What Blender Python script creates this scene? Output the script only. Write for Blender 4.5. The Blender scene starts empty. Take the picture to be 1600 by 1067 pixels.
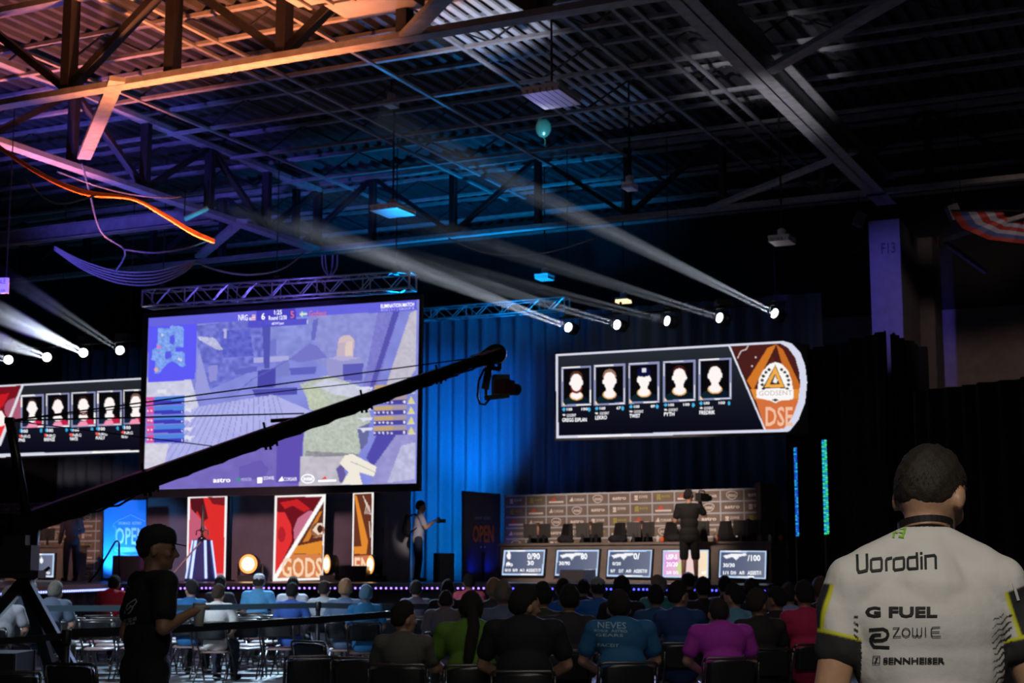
import bpy, bmesh, math, random
import numpy as np
from math import sin, cos, tan, radians, degrees, pi, atan2, hypot, atan
from mathutils import Vector, Matrix, Euler
from mathutils.bvhtree import BVHTree

random.seed(7)
rng = np.random.default_rng(7)
SC = bpy.context.scene
COL = SC.collection

# ------------------------------------------------------------------ camera
FPX = 2400.0                      # focal length in pixels of the 1600-wide frame
PITCH = atan(352 / 2400)
EYE = 1.55
cam_d = bpy.data.cameras.new('camera')
cam_d.sensor_width = 36.0
cam_d.lens = FPX / 1600 * 36
cam_d.clip_end = 300
cam_d.dof.use_dof = True
cam_d.dof.focus_distance = 4.6
cam_d.dof.aperture_fstop = 10.5
cam = bpy.data.objects.new('camera', cam_d)
cam.location = (0, 0, EYE)
cam.rotation_euler = (pi / 2 + PITCH, 0, 0)
COL.objects.link(cam)
SC.camera = cam
# ------------------------------------------------------------------ view / world
SC.view_settings.view_transform = 'Standard'
SC.view_settings.look = 'None'
SC.view_settings.exposure = 0.0
SC.view_settings.gamma = 1.0
SC.view_settings.use_curve_mapping = False
world = bpy.data.worlds.new('world')
SC.world = world
world.use_nodes = True
wb = world.node_tree.nodes['Background']
wb.inputs[0].default_value = (0.35, 0.4, 0.7, 1)
wb.inputs[1].default_value = 0.0035
SC.cycles.use_denoising = True
SC.cycles.max_bounces = 5
SC.cycles.volume_bounces = 0
SC.cycles.volume_step_rate = 0.25
SC.cycles.sample_clamp_indirect = 3.0


def aim(loc, target):
    return (Vector(target) - Vector(loc)).to_track_quat('-Z', 'Y').to_euler()


def spot(name, loc, target, power, color, angle, blend=0.6, radius=0.15):
    d = bpy.data.lights.new(name, 'SPOT')
    d.energy = power
    d.color = color
    d.spot_size = radians(angle)
    d.spot_blend = blend
    d.shadow_soft_size = radius
    o = bpy.data.objects.new(name, d)
    o.location = loc
    o.rotation_euler = aim(loc, target)
    COL.objects.link(o)
    return o


def area(name, loc, target, power, color, sx, sy, spread=180):
    d = bpy.data.lights.new(name, 'AREA')
    d.energy = power
    d.color = color
    d.shape = 'RECTANGLE'
    d.size = sx
    d.size_y = sy
    d.spread = radians(spread)
    o = bpy.data.objects.new(name, d)
    o.location = loc
    o.rotation_euler = aim(loc, target)
    COL.objects.link(o)
    return o


# ------------------------------------------------------------------ lights of the hall
# warm wash thrown up at the roof from the left side of the hall
spot('roof_wash_orange', (-5.0, 21.8, 3.0), (-4.7, 22.5, 11.0), 12500, (1.0, 0.27, 0.09), 62, 0.9, 0.3)
spot('roof_wash_pink', (-8.2, 26.0, 2.6), (-8.1, 26.8, 9.0), 7500, (1.0, 0.26, 0.22), 44, 0.8, 0.3)
# blue wash from the stage rig up into the roof
spot('roof_wash_blue', (-3.0, 33.0, 5.5), (-1.0, 27.5, 10.8), 400, (0.02, 0.32, 1.0), 90, 0.8, 0.4)
spot('roof_wash_indigo', (-10.0, 31.5, 5.5), (-9.6, 28.5, 11.0), 500, (0.16, 0.12, 1.0), 95, 0.8, 0.4)
spot('beam_fill_indigo', (-9.4, 20.5, 2.6), (-8.6, 30.0, 8.8), 6500, (0.14, 0.12, 1.0), 30, 0.8, 0.3)  # added spot out in the hall, only lights the header beam
spot('truss_fill_violet', (-6.4, 26.5, 4.6), (-5.4, 33.0, 7.6), 1300, (0.18, 0.13, 1.0), 36, 0.7, 0.2)  # added mid-air spot that tints the screen truss, not on the rig
spot('truss_wash_cyan', (0.2, 33.2, 5.4), (-0.6, 35.6, 9.0), 1600, (0.0, 0.35, 1.0), 90, 0.8, 0.3)
spot('deck_wash_blue', (-2.6, 33.0, 6.8), (-0.9, 25.2, 11.0), 3400, (0.0, 0.32, 1.0), 30, 0.9, 0.3)
spot('strip_fill', (1.4, 19.0, 2.0), (-0.5, 25.6, 10.9), 6000, (0.80, 0.82, 1.0), 15, 0.9, 0.2)  # added narrow spot from below, brightens only the pale roof strip
spot('girder_fill', (2.4, 14.5, 2.2), (4.1, 24.6, 9.0), 5200, (0.95, 0.90, 1.0), 13, 0.9, 0.2)  # added spot without a fixture, brightens the broad girder
# cool grey work light on the roof deck to the right
spot('roof_wash_grey', (1.0, 8.0, 2.4), (4.2, 21.0, 10.5), 60, (0.66, 0.66, 1.0), 44, 0.9, 0.3)
# blue uplights on the drape
spot('drape_uplight_a', (-0.9, 36.2, 1.45), (-1.2, 38.9, 5.2), 1500, (0.0, 0.25, 1.0), 50, 0.9, 0.1)
spot('drape_uplight_b', (-2.2, 36.6, 1.45), (-2.2, 39.4, 4.6), 420, (0.0, 0.25, 1.0), 70, 0.9, 0.1)
spot('drape_uplight_c', (0.7, 36.6, 1.5), (0.8, 38.3, 5.4), 45, (0.0, 0.20, 1.0), 50, 0.9, 0.1)
spot('drape_uplight_d', (-1.5, 37.0, 1.3), (-1.7, 39.2, 2.6), 300, (0.0, 0.36, 1.0), 80, 0.9, 0.1)
spot('stage_key', (-0.4, 27.5, 3.5), (-2.05, 35.0, 2.35), 1500, (1.0, 0.9, 0.85), 7, 1.0, 0.1)  # added spot without a fixture, only brightens the photographer
# warm front light on the player booths and the set wall
spot('booth_key', (0.5, 22.0, 8.2), (2.5, 33.6, 2.35), 6800, (1.0, 0.77, 0.62), 24, 0.5, 0.3)
spot('set_key', (-6.0, 25.0, 3.9), (-6.4, 36.0, 2.5), 1600, (0.95, 0.52, 0.60), 36, 0.7, 0.3)
spot('booth_key_far', (-10.0, 24.0, 8.2), (-12.6, 40.0, 2.4), 5500, (1.0, 0.60, 0.48), 22, 0.6, 0.3)
spot('audience_cool', (-9.5, 11.0, 7.5), (-4.4, 22.2, 1.0), 6000, (0.72, 0.85, 1.0), 26, 0.8, 0.3)  # added cool spot from the hall side, for the left audience's backs
# teal wash from the rig over the empty chairs, dimmer over the crowd
spot('house_teal', (-4.0, 32.0, 7.8), (-4.0, 22.0, 0.4), 15000, (0.42, 0.62, 0.82), 40, 0.7, 0.4)
spot('crowd_dim', (3.2, 30.2, 6.1), (2.2, 16.0, 0.8), 4000, (0.42, 0.50, 1.0), 44, 0.8, 0.4)
# the dim aisle light behind the photographer
area('house_light', (1.5, 6.5, 9.5), (1.2, 13.5, 1.0), 34, (1.0, 0.95, 0.88), 3.0, 2.0, 100)
area('aisle_light', (0.2, -0.8, 5.6), (1.1, 4.2, 1.5), 29, (1.0, 0.93, 0.80), 1.4, 1.0, 70)
# violet side light on the pillar
spot('pillar_violet', (3.6, 28.5, 7.6), (8.0, 32.4, 7.4), 900, (0.16, 0.13, 1.0), 34, 0.8, 0.2)


# ------------------------------------------------------------------ pixel -> place helpers
def ray(px, py):
    x = (px - 800) / FPX
    y = (533.5 - py) / FPX
    d = cos(PITCH) - y * sin(PITCH)
    return Vector((x / d, 1.0, (sin(PITCH) + y * cos(PITCH)) / d))


def P(px, py, Y):
    """the place seen at a pixel, at a given distance ahead"""
    return Vector((0, 0, EYE)) + ray(px, py) * Y


def PZ(px, py, z):
    r = ray(px, py)
    return P(px, py, (z - EYE) / r.z)


def pix(v):
    """pixel of a point, arrays allowed (n,3)"""
    v = np.asarray(v, float)
    x, y, z = v[..., 0], v[..., 1], v[..., 2] - EYE
    zc = y * cos(PITCH) + z * sin(PITCH)
    yc = -y * sin(PITCH) + z * cos(PITCH)
    return 800 + FPX * x / zc, 533.5 - FPX * yc / zc


BA = radians(25.4)                 # the hall stands at an angle to the lens
VU = Vector((cos(BA), -sin(BA), 0))
VV = Vector((sin(BA), cos(BA), 0))


def B(u, v, z):
    return VU * u + VV * v + Vector((0, 0, z))


class Plane:
    """an upright rectangle: left edge at distance yl, right at yr"""

    def __init__(s, xl, yl, xr, yr, pyref=700):
        a, b = P(xl, pyref, yl), P(xr, pyref, yr)
        s.o = Vector((a.x, a.y, 0))
        s.r = Vector((b.x - a.x, b.y - a.y, 0))
        s.w = s.r.length
        s.r.normalize()
        s.n = Vector((s.r.y, -s.r.x, 0))          # towards the camera
        s.up = Vector((0, 0, 1))

    def at(s, px, py, off=0.0):
        r = ray(px, py)
        e = Vector((0, 0, EYE))
        o = s.o + s.n * off
        t = (o - e).dot(s.n) / r.dot(s.n)
        return e + r * t

    def loc(s, a, z, off=0.0):
        p = s.o + s.r * a + s.n * off
        return Vector((p.x, p.y, z))

    def par(s, px, py):
        p = s.at(px, py)
        return (p - s.o).dot(s.r), p.z


# ------------------------------------------------------------------ materials
_M = {}


def srgb(c):
    c = np.asarray(c, float) / 255.0
    return np.where(c <= 0.04045, c / 12.92, ((c + 0.055) / 1.055) ** 2.4)


def mat(key, col, rough=0.6, metal=0.0, bump=0.0, scale=30.0, var=0.0, coat=0.0, sheen=0.0):
    if key in _M:
        return _M[key]
    m = bpy.data.materials.new(key)
    m.use_nodes = True
    nt = m.node_tree
    b = nt.nodes['Principled BSDF']
    b.inputs['Base Color'].default_value = (*col, 1)
    b.inputs['Roughness'].default_value = rough
    b.inputs['Metallic'].default_value = metal
    if sheen:
        b.inputs['Sheen Weight'].default_value = sheen
    if bump or var:
        tc = nt.nodes.new('ShaderNodeTexCoord')
        n = nt.nodes.new('ShaderNodeTexNoise')
        n.inputs['Scale'].default_value = scale
        n.inputs['Detail'].default_value = 4
        nt.links.new(tc.outputs['Object'], n.inputs['Vector'])
        if var:
            r = nt.nodes.new('ShaderNodeValToRGB')
            r.color_ramp.elements[0].color = (*[c * (1 - var) for c in col], 1)
            r.color_ramp.elements[1].color = (*[min(1, c * (1 + var)) for c in col], 1)
            r.color_ramp.elements[0].position = 0.3
            r.color_ramp.elements[1].position = 0.7
            nt.links.new(n.outputs['Fac'], r.inputs['Fac'])
            nt.links.new(r.outputs['Color'], b.inputs['Base Color'])
        if bump:
            bp = nt.nodes.new('ShaderNodeBump')
            bp.inputs['Strength'].default_value = bump
            bp.inputs['Distance'].default_value = 0.02
            nt.links.new(n.outputs['Fac'], bp.inputs['Height'])
            nt.links.new(bp.outputs['Normal'], b.inputs['Normal'])
    _M[key] = m
    return m


def glow(key, col, strength=1.0):
    if key in _M:
        return _M[key]
    m = bpy.data.materials.new(key)
    m.use_nodes = True
    nt = m.node_tree
    nt.nodes.remove(nt.nodes['Principled BSDF'])
    e = nt.nodes.new('ShaderNodeEmission')
    e.inputs[0].default_value = (*col, 1)
    e.inputs[1].default_value = strength
    nt.links.new(e.outputs[0], nt.nodes['Material Output'].inputs['Surface'])
    _M[key] = m
    return m


def G(rgb, s=1.0):
    """light-giving colour from 0-255 values"""
    m = glow('lit_%d_%d_%d_%g' % (*rgb, s), tuple(srgb(rgb)), s)
    m.cycles.emission_sampling = 'NONE'      # tiny glowing marks: found by chance, not aimed at
    return m


def attr_glow():
    if 'screen_image' in _M:
        return _M['screen_image']
    m = bpy.data.materials.new('screen_image')
    m.use_nodes = True
    nt = m.node_tree
    nt.nodes.remove(nt.nodes['Principled BSDF'])
    e = nt.nodes.new('ShaderNodeEmission')
    a = nt.nodes.new('ShaderNodeAttribute')
    a.attribute_name = 'Col'
    nt.links.new(a.outputs['Color'], e.inputs[0])
    nt.links.new(e.outputs[0], nt.nodes['Material Output'].inputs['Surface'])
    _M['screen_image'] = m
    return m


def attr_cloth(key='printed_cloth', rough=0.8):
    if key in _M:
        return _M[key]
    m = mat(key, (0.5, 0.5, 0.5), rough, bump=0.08, scale=60)
    a = m.node_tree.nodes.new('ShaderNodeAttribute')
    a.attribute_name = 'Col'
    m.node_tree.links.new(a.outputs['Color'], m.node_tree.nodes['Principled BSDF'].inputs['Base Color'])
    return m


STEEL = mat('painted_steel', (0.30, 0.30, 0.31), 0.5, 0.0, 0.05, 6, 0.2)
SHADESTEEL = mat('shaded_steel', (0.022, 0.022, 0.025), 0.55, 0.0, 0.05, 6, 0.2)  # steel of the webs; their silhouette shade is put into the colour
ALU = mat('truss_aluminium', (0.55, 0.55, 0.57), 0.35, 0.8)
BLACK = mat('black_plastic', (0.012, 0.012, 0.013), 0.45)
BLACKMETAL = mat('black_metal', (0.015, 0.015, 0.017), 0.35, 0.4)
CHROME = mat('chair_tube', (0.35, 0.34, 0.34), 0.25, 0.9)
WHITEPAINT = mat('white_enamel', (0.75, 0.75, 0.74), 0.4)


# ------------------------------------------------------------------ scene bookkeeping
MW = {}


def prop(o, label=None, cat=None, group=None, kind=None):
    if label: o['label'] = label
    if cat: o['category'] = cat
    if group: o['group'] = group
    if kind: o['kind'] = kind
    return o


def thing(name, label, cat, loc=(0, 0, 0), rz=0.0, group=None, kind=None, scale=1.0):
    o = bpy.data.objects.new(name, None)
    o.empty_display_size = 0.1
    o.location = loc
    o.rotation_euler = (0, 0, rz)
    o.scale = (scale,) * 3
    COL.objects.link(o)
    MW[o.name] = Matrix.LocRotScale(Vector(loc), Euler((0, 0, rz)), Vector((scale,) * 3))
    return prop(o, label, cat, group, kind)


class MB:
    def __init__(s):
        s.v, s.f, s.mi, s.n = [], [], [], 0

    def add(s, verts, faces, m=0):
        verts = np.asarray(verts, float).reshape(-1, 3)
        s.v.append(verts)
        for f in faces:
            s.f.append(tuple(int(i) + s.n for i in f))
            s.mi.append(m)
        s.n += len(verts)
        return s

    def box(s, c, size, R=None, m=0):
        h = np.asarray(size, float) / 2
        v = np.array([[x, y, z] for x in (-1, 1) for y in (-1, 1) for z in (-1, 1)], float) * h
        if R is not None:
            v = v @ np.array(R).T[:3, :3] if np.array(R).shape[0] == 3 else v @ np.array(R)[:3, :3].T
        v = v + np.asarray(c, float)
        return s.add(v, [(0, 1, 3, 2), (4, 6, 7, 5), (0, 4, 5, 1), (2, 3, 7, 6), (0, 2, 6, 4), (1, 5, 7, 3)], m)

    def bar(s, p, q, w, h, up=(0, 0, 1), m=0, w2=None, h2=None):
        """rectangular bar from p to q, w across, h along up"""
        p, q = Vector(p), Vector(q)
        d = (q - p).normalized()
        up = Vector(up)
        if abs(d.dot(up)) > 0.98:
            up = Vector((0, 1, 0))
        r = d.cross(up).normalized()
        u = r.cross(d).normalized()
        w2, h2 = w2 or w, h2 or h
        v = []
        for e, (ww, hh) in ((p, (w, h)), (q, (w2, h2))):
            for a, b in ((-1, -1), (1, -1), (1, 1), (-1, 1)):
                v.append(e + r * a * ww / 2 + u * b * hh / 2)
        return s.add([tuple(x) for x in v], [(3, 2, 1, 0), (4, 5, 6, 7), (0, 1, 5, 4), (1, 2, 6, 5), (2, 3, 7, 6), (3, 0, 4, 7)], m)

    def tube(s, pts, r, n=8, m=0, close=True):
        pts = [Vector(p) for p in pts]
        rs = r if hasattr(r, '__len__') else [r] * len(pts)
        up0 = None
        rings = []
        for i, p in enumerate(pts):
            a = pts[max(i - 1, 0)]
            b = pts[min(i + 1, len(pts) - 1)]
            d = (b - a).normalized()
            if up0 is None:
                up0 = Vector((0, 0, 1)) if abs(d.z) < 0.9 else Vector((0, 1, 0))
            x = d.cross(up0).normalized()
            y = x.cross(d).normalized()
            up0 = y
            rings.append([p + (x * cos(2 * pi * k / n) + y * sin(2 * pi * k / n)) * rs[i] for k in range(n)])
        v = [tuple(q) for rg in rings for q in rg]
        f = []
        for i in range(len(pts) - 1):
            for k in range(n):
                k2 = (k + 1) % n
                f.append((i * n + k, i * n + k2, (i + 1) * n + k2, (i + 1) * n + k))
        if close:
            f.append(tuple(range(n))[::-1])
            f.append(tuple((len(pts) - 1) * n + k for k in range(n)))
        return s.add(v, f, m)

    def ell(s, c, r, R=None, n=14, m=0):
        rings = n // 2 + 1
        v = [(0, 0, 1)]
        for i in range(1, rings):
            t = pi * i / rings
            for k in range(n):
                v.append((sin(t) * cos(2 * pi * k / n), sin(t) * sin(2 * pi * k / n), cos(t)))
        v.append((0, 0, -1))
        v = np.array(v) * np.asarray(r, float)
        if R is not None:
            v = v @ np.array(R)[:3, :3].T
        v = v + np.asarray(c, float)
        f = [(0, 1 + k, 1 + (k + 1) % n) for k in range(n)]
        for i in range(rings - 2):
            for k in range(n):
                a, b = 1 + i * n + k, 1 + i * n + (k + 1) % n
                f.append((a, a + n, b + n, b))
        e = len(v) - 1
        o = 1 + (rings - 2) * n
        f += [(e, o + (k + 1) % n, o + k) for k in range(n)]
        return s.add(v, f, m)

    def lathe(s, prof, c=(0, 0, 0), R=None, n=20, m=0):
        v, f = [], []
        for (r, z) in prof:
            for k in range(n):
                v.append((r * cos(2 * pi * k / n), r * sin(2 * pi * k / n), z))
        for i in range(len(prof) - 1):
            for k in range(n):
                k2 = (k + 1) % n
                f.append((i * n + k, i * n + k2, (i + 1) * n + k2, (i + 1) * n + k))
        f.append(tuple(range(n))[::-1])
        f.append(tuple((len(prof) - 1) * n + k for k in range(n)))
        v = np.array(v)
        if R is not None:
            v = v @ np.array(R)[:3, :3].T
        return s.add(v + np.asarray(c, float), f, m)

    def cone(s, p, q, r1, r2, n=12, m=0):
        """tapered limb with round ends"""
        p, q = Vector(p), Vector(q)
        d = (q - p)
        L = d.length
        d.normalize()
        pts, rs = [], []
        for t in (-0.98, -0.7, -0.35, 0):
            pts.append(p + d * r1 * t); rs.append(r1 * math.sqrt(max(0.02, 1 - t * t)))
        for t in (0, 0.35, 0.7, 0.98):
            pts.append(q + d * r2 * t); rs.append(r2 * math.sqrt(max(0.02, 1 - t * t)))
        return s.tube(pts, rs, n, m)

    def prism(s, pts, depth, m=0):
        """pts: loop of 3-D points, extruded by the vector depth"""
        n = len(pts)
        a = [tuple(p) for p in pts]
        b = [tuple(Vector(p) + Vector(depth)) for p in pts]
        f = [tuple(range(n)), tuple(range(2 * n - 1, n - 1, -1))]
        for i in range(n):
            j = (i + 1) % n
            f.append((i, i + n, j + n, j))
        return s.add(a + b, f, m)

    def begin(s):
        s.seg = getattr(s, 'seg', [])
        s.seg.append((len(s.v), len(s.f), s.n))

    def build_each(s, name, mats, parent, world=True):
        """one part per piece of lettering"""
        ends = s.seg[1:] + [(len(s.v), len(s.f), s.n)]
        for (v0, f0, n0), (v1, f1, n1) in zip(s.seg, ends):
            if f1 == f0: continue
            b = MB()
            b.v, b.f, b.mi, b.n = s.v[v0:v1], [tuple(i - n0 for i in f) for f in s.f[f0:f1]], s.mi[f0:f1], n1 - n0
            ml = mats if isinstance(mats, (list, tuple)) else [mats]
            k = b.mi[0]
            b.mi = [0] * len(b.mi)
            b.build(name, ml[k], parent, False, world)

    def build(s, name, mats, parent=None, smooth=False, world=True, label=None):
        V = np.concatenate(s.v) if s.v else np.zeros((0, 3))
        if parent is not None and world:
            inv = np.array(MW[parent.name].inverted())
            V = V @ inv[:3, :3].T + inv[:3, 3]
        me = bpy.data.meshes.new(name)
        me.from_pydata(V.tolist(), [], s.f)
        if not isinstance(mats, (list, tuple)):
            mats = [mats]
        for m in mats:
            me.materials.append(m)
        if len(mats) > 1:
            me.polygons.foreach_set('material_index', s.mi)
        bm = bmesh.new(); bm.from_mesh(me)
        bmesh.ops.recalc_face_normals(bm, faces=bm.faces)
        bm.to_mesh(me); bm.free()
        if smooth:
            me.shade_auto_smooth(angle=radians(45)) if hasattr(me, 'shade_auto_smooth') else None
            me.polygons.foreach_set('use_smooth', [True] * len(me.polygons))
        me.update()
        o = bpy.data.objects.new(name, me)
        COL.objects.link(o)
        if parent is not None:
            o.parent = parent
            MW[o.name] = MW[parent.name].copy()
        else:
            MW[o.name] = Matrix.Identity(4)
        if label:
            o['label'] = label
        return o


def copy_tree(o, parent=None):
    c = o.copy()
    COL.objects.link(c)
    if parent is not None:
        c.parent = parent
    for ch in KIDS.get(o.name, []):
        copy_tree(ch, c)
    return c


KIDS = {}


def index_children(root):
    for o in list(COL.objects):
        pass


def refresh_kids():
    KIDS.clear()
    for o in COL.objects:
        if o.parent is not None:
            KIDS.setdefault(o.parent.name, []).append(o)


# ------------------------------------------------------------------ lettering
_TXT = {}


def text_geo(s, fat=0.0):
    k = (s, fat)
    if k in _TXT:
        return _TXT[k]
    c = bpy.data.curves.new('lettering_source', 'FONT')
    c.body = s
    c.resolution_u = 2
    c.offset = fat
    o = bpy.data.objects.new('lettering_source', c)
    me = bpy.data.meshes.new_from_object(o)
    v = np.array([w.co[:] for w in me.vertices]).reshape(-1, 3)[:, :2]
    f = [tuple(p.vertices) for p in me.polygons]
    bpy.data.objects.remove(o)
    bpy.data.curves.remove(c)
    bpy.data.meshes.remove(me)
    lo, hi = v.min(0), v.max(0)
    v = (v - lo) / np.maximum(hi - lo, 1e-6)
    _TXT[k] = (v, f)
    return _TXT[k]


def put_text(mb, pl, s, x0, y0, x1, y1, off=0.01, m=0, fat=0.0, slope=0.0):
    """lettering on a plane, filling the pixel box; slope = pixel rise of the baseline to the right"""
    v, f = text_geo(s, fat)
    mb.begin()
    pts = [pl.at(x0 + a * (x1 - x0), y1 + b * (y0 - y1) + slope * a, off) for a, b in v]
    mb.add([tuple(p) for p in pts], f, m)


def put_poly(mb, pl, pts, off=0.008, m=0):
    mb.begin()
    mb.add([tuple(pl.at(x, y, off)) for x, y in pts], [tuple(range(len(pts)))], m)


def stroke2d(pts, w):
    """mitred ribbon along a 2-D polyline: verts, quads"""
    pts = [np.array(p, float) for p in pts]
    out = []
    n = len(pts)
    for i in range(n):
        d0 = pts[i] - pts[max(i - 1, 0)]
        d1 = pts[min(i + 1, n - 1)] - pts[i]
        d0 = d0 / (np.linalg.norm(d0) or 1)
        d1 = d1 / (np.linalg.norm(d1) or 1)
        if i == 0: d0 = d1
        if i == n - 1: d1 = d0
        t = d0 + d1
        t = t / (np.linalg.norm(t) or 1)
        nn = np.array([-t[1], t[0]])
        c = max(0.5, float(np.dot(nn, np.array([-d0[1], d0[0]]))))
        out.append(pts[i] + nn * w / 2 / c)
        out.append(pts[i] - nn * w / 2 / c)
    return out, [(2 * i, 2 * i + 1, 2 * i + 3, 2 * i + 2) for i in range(n - 1)]


# ------------------------------------------------------------------ pictures shown on screens
class Paint:
    """colours for a grid of screen points; drawn in the coordinates x, y"""

    def __init__(s, x, y, base):
        s.x, s.y = x, y
        s.c = np.tile(np.asarray(base, float), (len(x), 1))

    def mask(s, pts):
        x, y = s.x, s.y
        ins = np.zeros(len(x), bool)
        n = len(pts)
        j = n - 1
        for i in range(n):
            xi, yi = pts[i]
            xj, yj = pts[j]
            if yi != yj:
                c = ((yi > y) != (yj > y)) & (x < (xj - xi) * (y - yi) / (yj - yi) + xi)
                ins ^= c
            j = i
        return ins

    def poly(s, pts, col, a=1.0):
        m = s.mask(pts)
        s.c[m] = s.c[m] * (1 - a) + np.asarray(col, float) * a
        return m

    def rect(s, x0, y0, x1, y1, col, a=1.0):
        m = (s.x >= x0) & (s.x <= x1) & (s.y >= y0) & (s.y <= y1)
        s.c[m] = s.c[m] * (1 - a) + np.asarray(col, float) * a

    def ell(s, cx, cy, rx, ry, col, a=1.0):
        m = ((s.x - cx) / rx) ** 2 + ((s.y - cy) / ry) ** 2 <= 1
        s.c[m] = s.c[m] * (1 - a) + np.asarray(col, float) * a

    def seg(s, p, q, w, col, a=1.0):
        p, q = np.array(p, float), np.array(q, float)
        d = q - p
        L = np.linalg.norm(d)
        d = d / L
        rx, ry = s.x - p[0], s.y - p[1]
        t = np.clip(rx * d[0] + ry * d[1], 0, L)
        m = np.hypot(rx - t * d[0], ry - t * d[1]) <= w / 2
        s.c[m] = s.c[m] * (1 - a) + np.asarray(col, float) * a

    def line(s, pts, w, col, a=1.0):
        for p, q in zip(pts[:-1], pts[1:]):
            s.seg(p, q, w, col, a)

    def noise(s, m, amp, sc):
        xs, ys = s.x[m] / sc, s.y[m] / sc
        xi, yi = np.floor(xs).astype(int), np.floor(ys).astype(int)
        tab = rng.random((64, 64))
        fx, fy = xs - xi, ys - yi
        g = lambda a, b: tab[a % 64, b % 64]
        v = (g(xi, yi) * (1 - fx) + g(xi + 1, yi) * fx) * (1 - fy) + (g(xi, yi + 1) * (1 - fx) + g(xi + 1, yi + 1) * fx) * fy
        s.c[m] += ((v - 0.5) * 2 * amp)[:, None]

    def final(s, gain=1.0):
        return srgb(np.clip(s.c, 0, 255)) * gain


def screen_mesh(name, pl, quad, nx, ny, draw, parent, off=0.006, inside=None, gain=1.0):
    """a lit picture on a plane. quad: TL, TR, BR, BL pixels; draw(x, y) -> Paint in pixel coordinates"""
    TL, TR, BR, BL = [np.array(pl.at(*q, off)) for q in quad]
    t = np.linspace(0, 1, nx)[None, :, None]
    u = np.linspace(0, 1, ny)[:, None, None]
    g = (TL * (1 - t) + TR * t) * (1 - u) + (BL * (1 - t) + BR * t) * u
    V = g.reshape(-1, 3)
    x, y = pix(V)
    p = draw(x, y)
    col = p.final(gain)
    idx = np.arange(nx * ny).reshape(ny, nx)
    F = np.stack([idx[:-1, :-1], idx[1:, :-1], idx[1:, 1:], idx[:-1, 1:]], -1).reshape(-1, 4)
    if inside is not None:
        m = p.mask(inside)
        keep = m[F].all(1)
        F = F[keep]
        used = np.unique(F)
        rm = -np.ones(len(V), int)
        rm[used] = np.arange(len(used))
        V, col, F = V[used], col[used], rm[F]
    inv = np.array(MW[parent.name].inverted())
    V = V @ inv[:3, :3].T + inv[:3, 3]
    me = bpy.data.meshes.new(name)
    me.from_pydata(V.tolist(), [], F.tolist())
    a = me.color_attributes.new('Col', 'FLOAT_COLOR', 'POINT')
    a.data.foreach_set('color', np.concatenate([col, np.ones((len(col), 1))], 1).astype(np.float32).ravel())
    me.materials.append(attr_glow())
    o = bpy.data.objects.new(name, me)
    COL.objects.link(o)
    o.parent = parent
    MW[o.name] = MW[parent.name].copy()
    return o
# ================================================================== THE SETTING
def struct(o, label, cat=None):
    o['kind'] = 'structure'
    o['label'] = label
    o['category'] = cat or o.name.split('.')[0].split('_')[0]
    return o


CONC = mat('floor_concrete', (0.15, 0.165, 0.175), 0.42, 0, 0.05, 2.5, 0.18)
m = MB(); m.box((0, 24, -0.1), (80, 84, 0.2))
struct(m.build('floor', CONC), 'bare grey concrete hall floor under the rows of chairs', 'floor')

# ribbed steel roof deck: ribs run away from the lens, along the hall
Z_LOW, Z_JOIST, Z_DECK = 9.0, 10.4, 11.0
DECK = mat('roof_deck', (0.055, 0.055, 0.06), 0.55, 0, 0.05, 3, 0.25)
DECKLIT = mat('roof_deck_pale', (0.55, 0.55, 0.56), 0.5, 0, 0.05, 3, 0.15)


def deck(u0, u1, v0, v1, z, pitch=0.32):
    mb = MB()
    prof = []
    u = u0
    while u < u1:
        prof += [(u, z), (u + pitch * .35, z), (u + pitch * .5, z + 0.09), (u + pitch * .85, z + 0.09)]
        u += pitch
    prof.append((u, z))
    a = [tuple(B(uu, v0, zz)) for uu, zz in prof]
    b = [tuple(B(uu, v1, zz)) for uu, zz in prof]
    n = len(prof)
    top = [tuple(B(prof[0][0], v0, z + 0.3)), tuple(B(prof[-1][0], v0, z + 0.3)), tuple(B(prof[-1][0], v1, z + 0.3)), tuple(B(prof[0][0], v1, z + 0.3))]
    mb.add(a + b + top, [(i, i + 1, n + i + 1, n + i) for i in range(n - 1)] + [(2 * n, 2 * n + 1, 2 * n + 2, 2 * n + 3)])
    return mb


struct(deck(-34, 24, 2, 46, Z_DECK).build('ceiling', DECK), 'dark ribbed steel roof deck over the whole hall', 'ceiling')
# lit strip of roof ribs: the light on them is put into a pale colour
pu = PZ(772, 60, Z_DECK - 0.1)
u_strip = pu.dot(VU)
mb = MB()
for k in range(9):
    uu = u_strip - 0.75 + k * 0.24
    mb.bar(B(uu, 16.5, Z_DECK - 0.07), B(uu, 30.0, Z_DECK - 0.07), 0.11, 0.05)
struct(mb.build('ceiling_strip', DECKLIT), 'strip of ribs coloured pale as lit, under the dark roof deck', 'ceiling')

V_BACK = 38.5
WALLD = mat('wall_dark', (0.035, 0.035, 0.04), 0.8, 0, 0.05, 4, 0.2)
WALLP = mat('wall_pale', (0.42, 0.36, 0.34), 0.75, 0, 0.05, 4, 0.12)


def on_v(px, py, v):
    r = ray(px, py)
    e = Vector((0, 0, EYE))
    return e + r * ((v - e.dot(VV)) / r.dot(VV))


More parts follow.
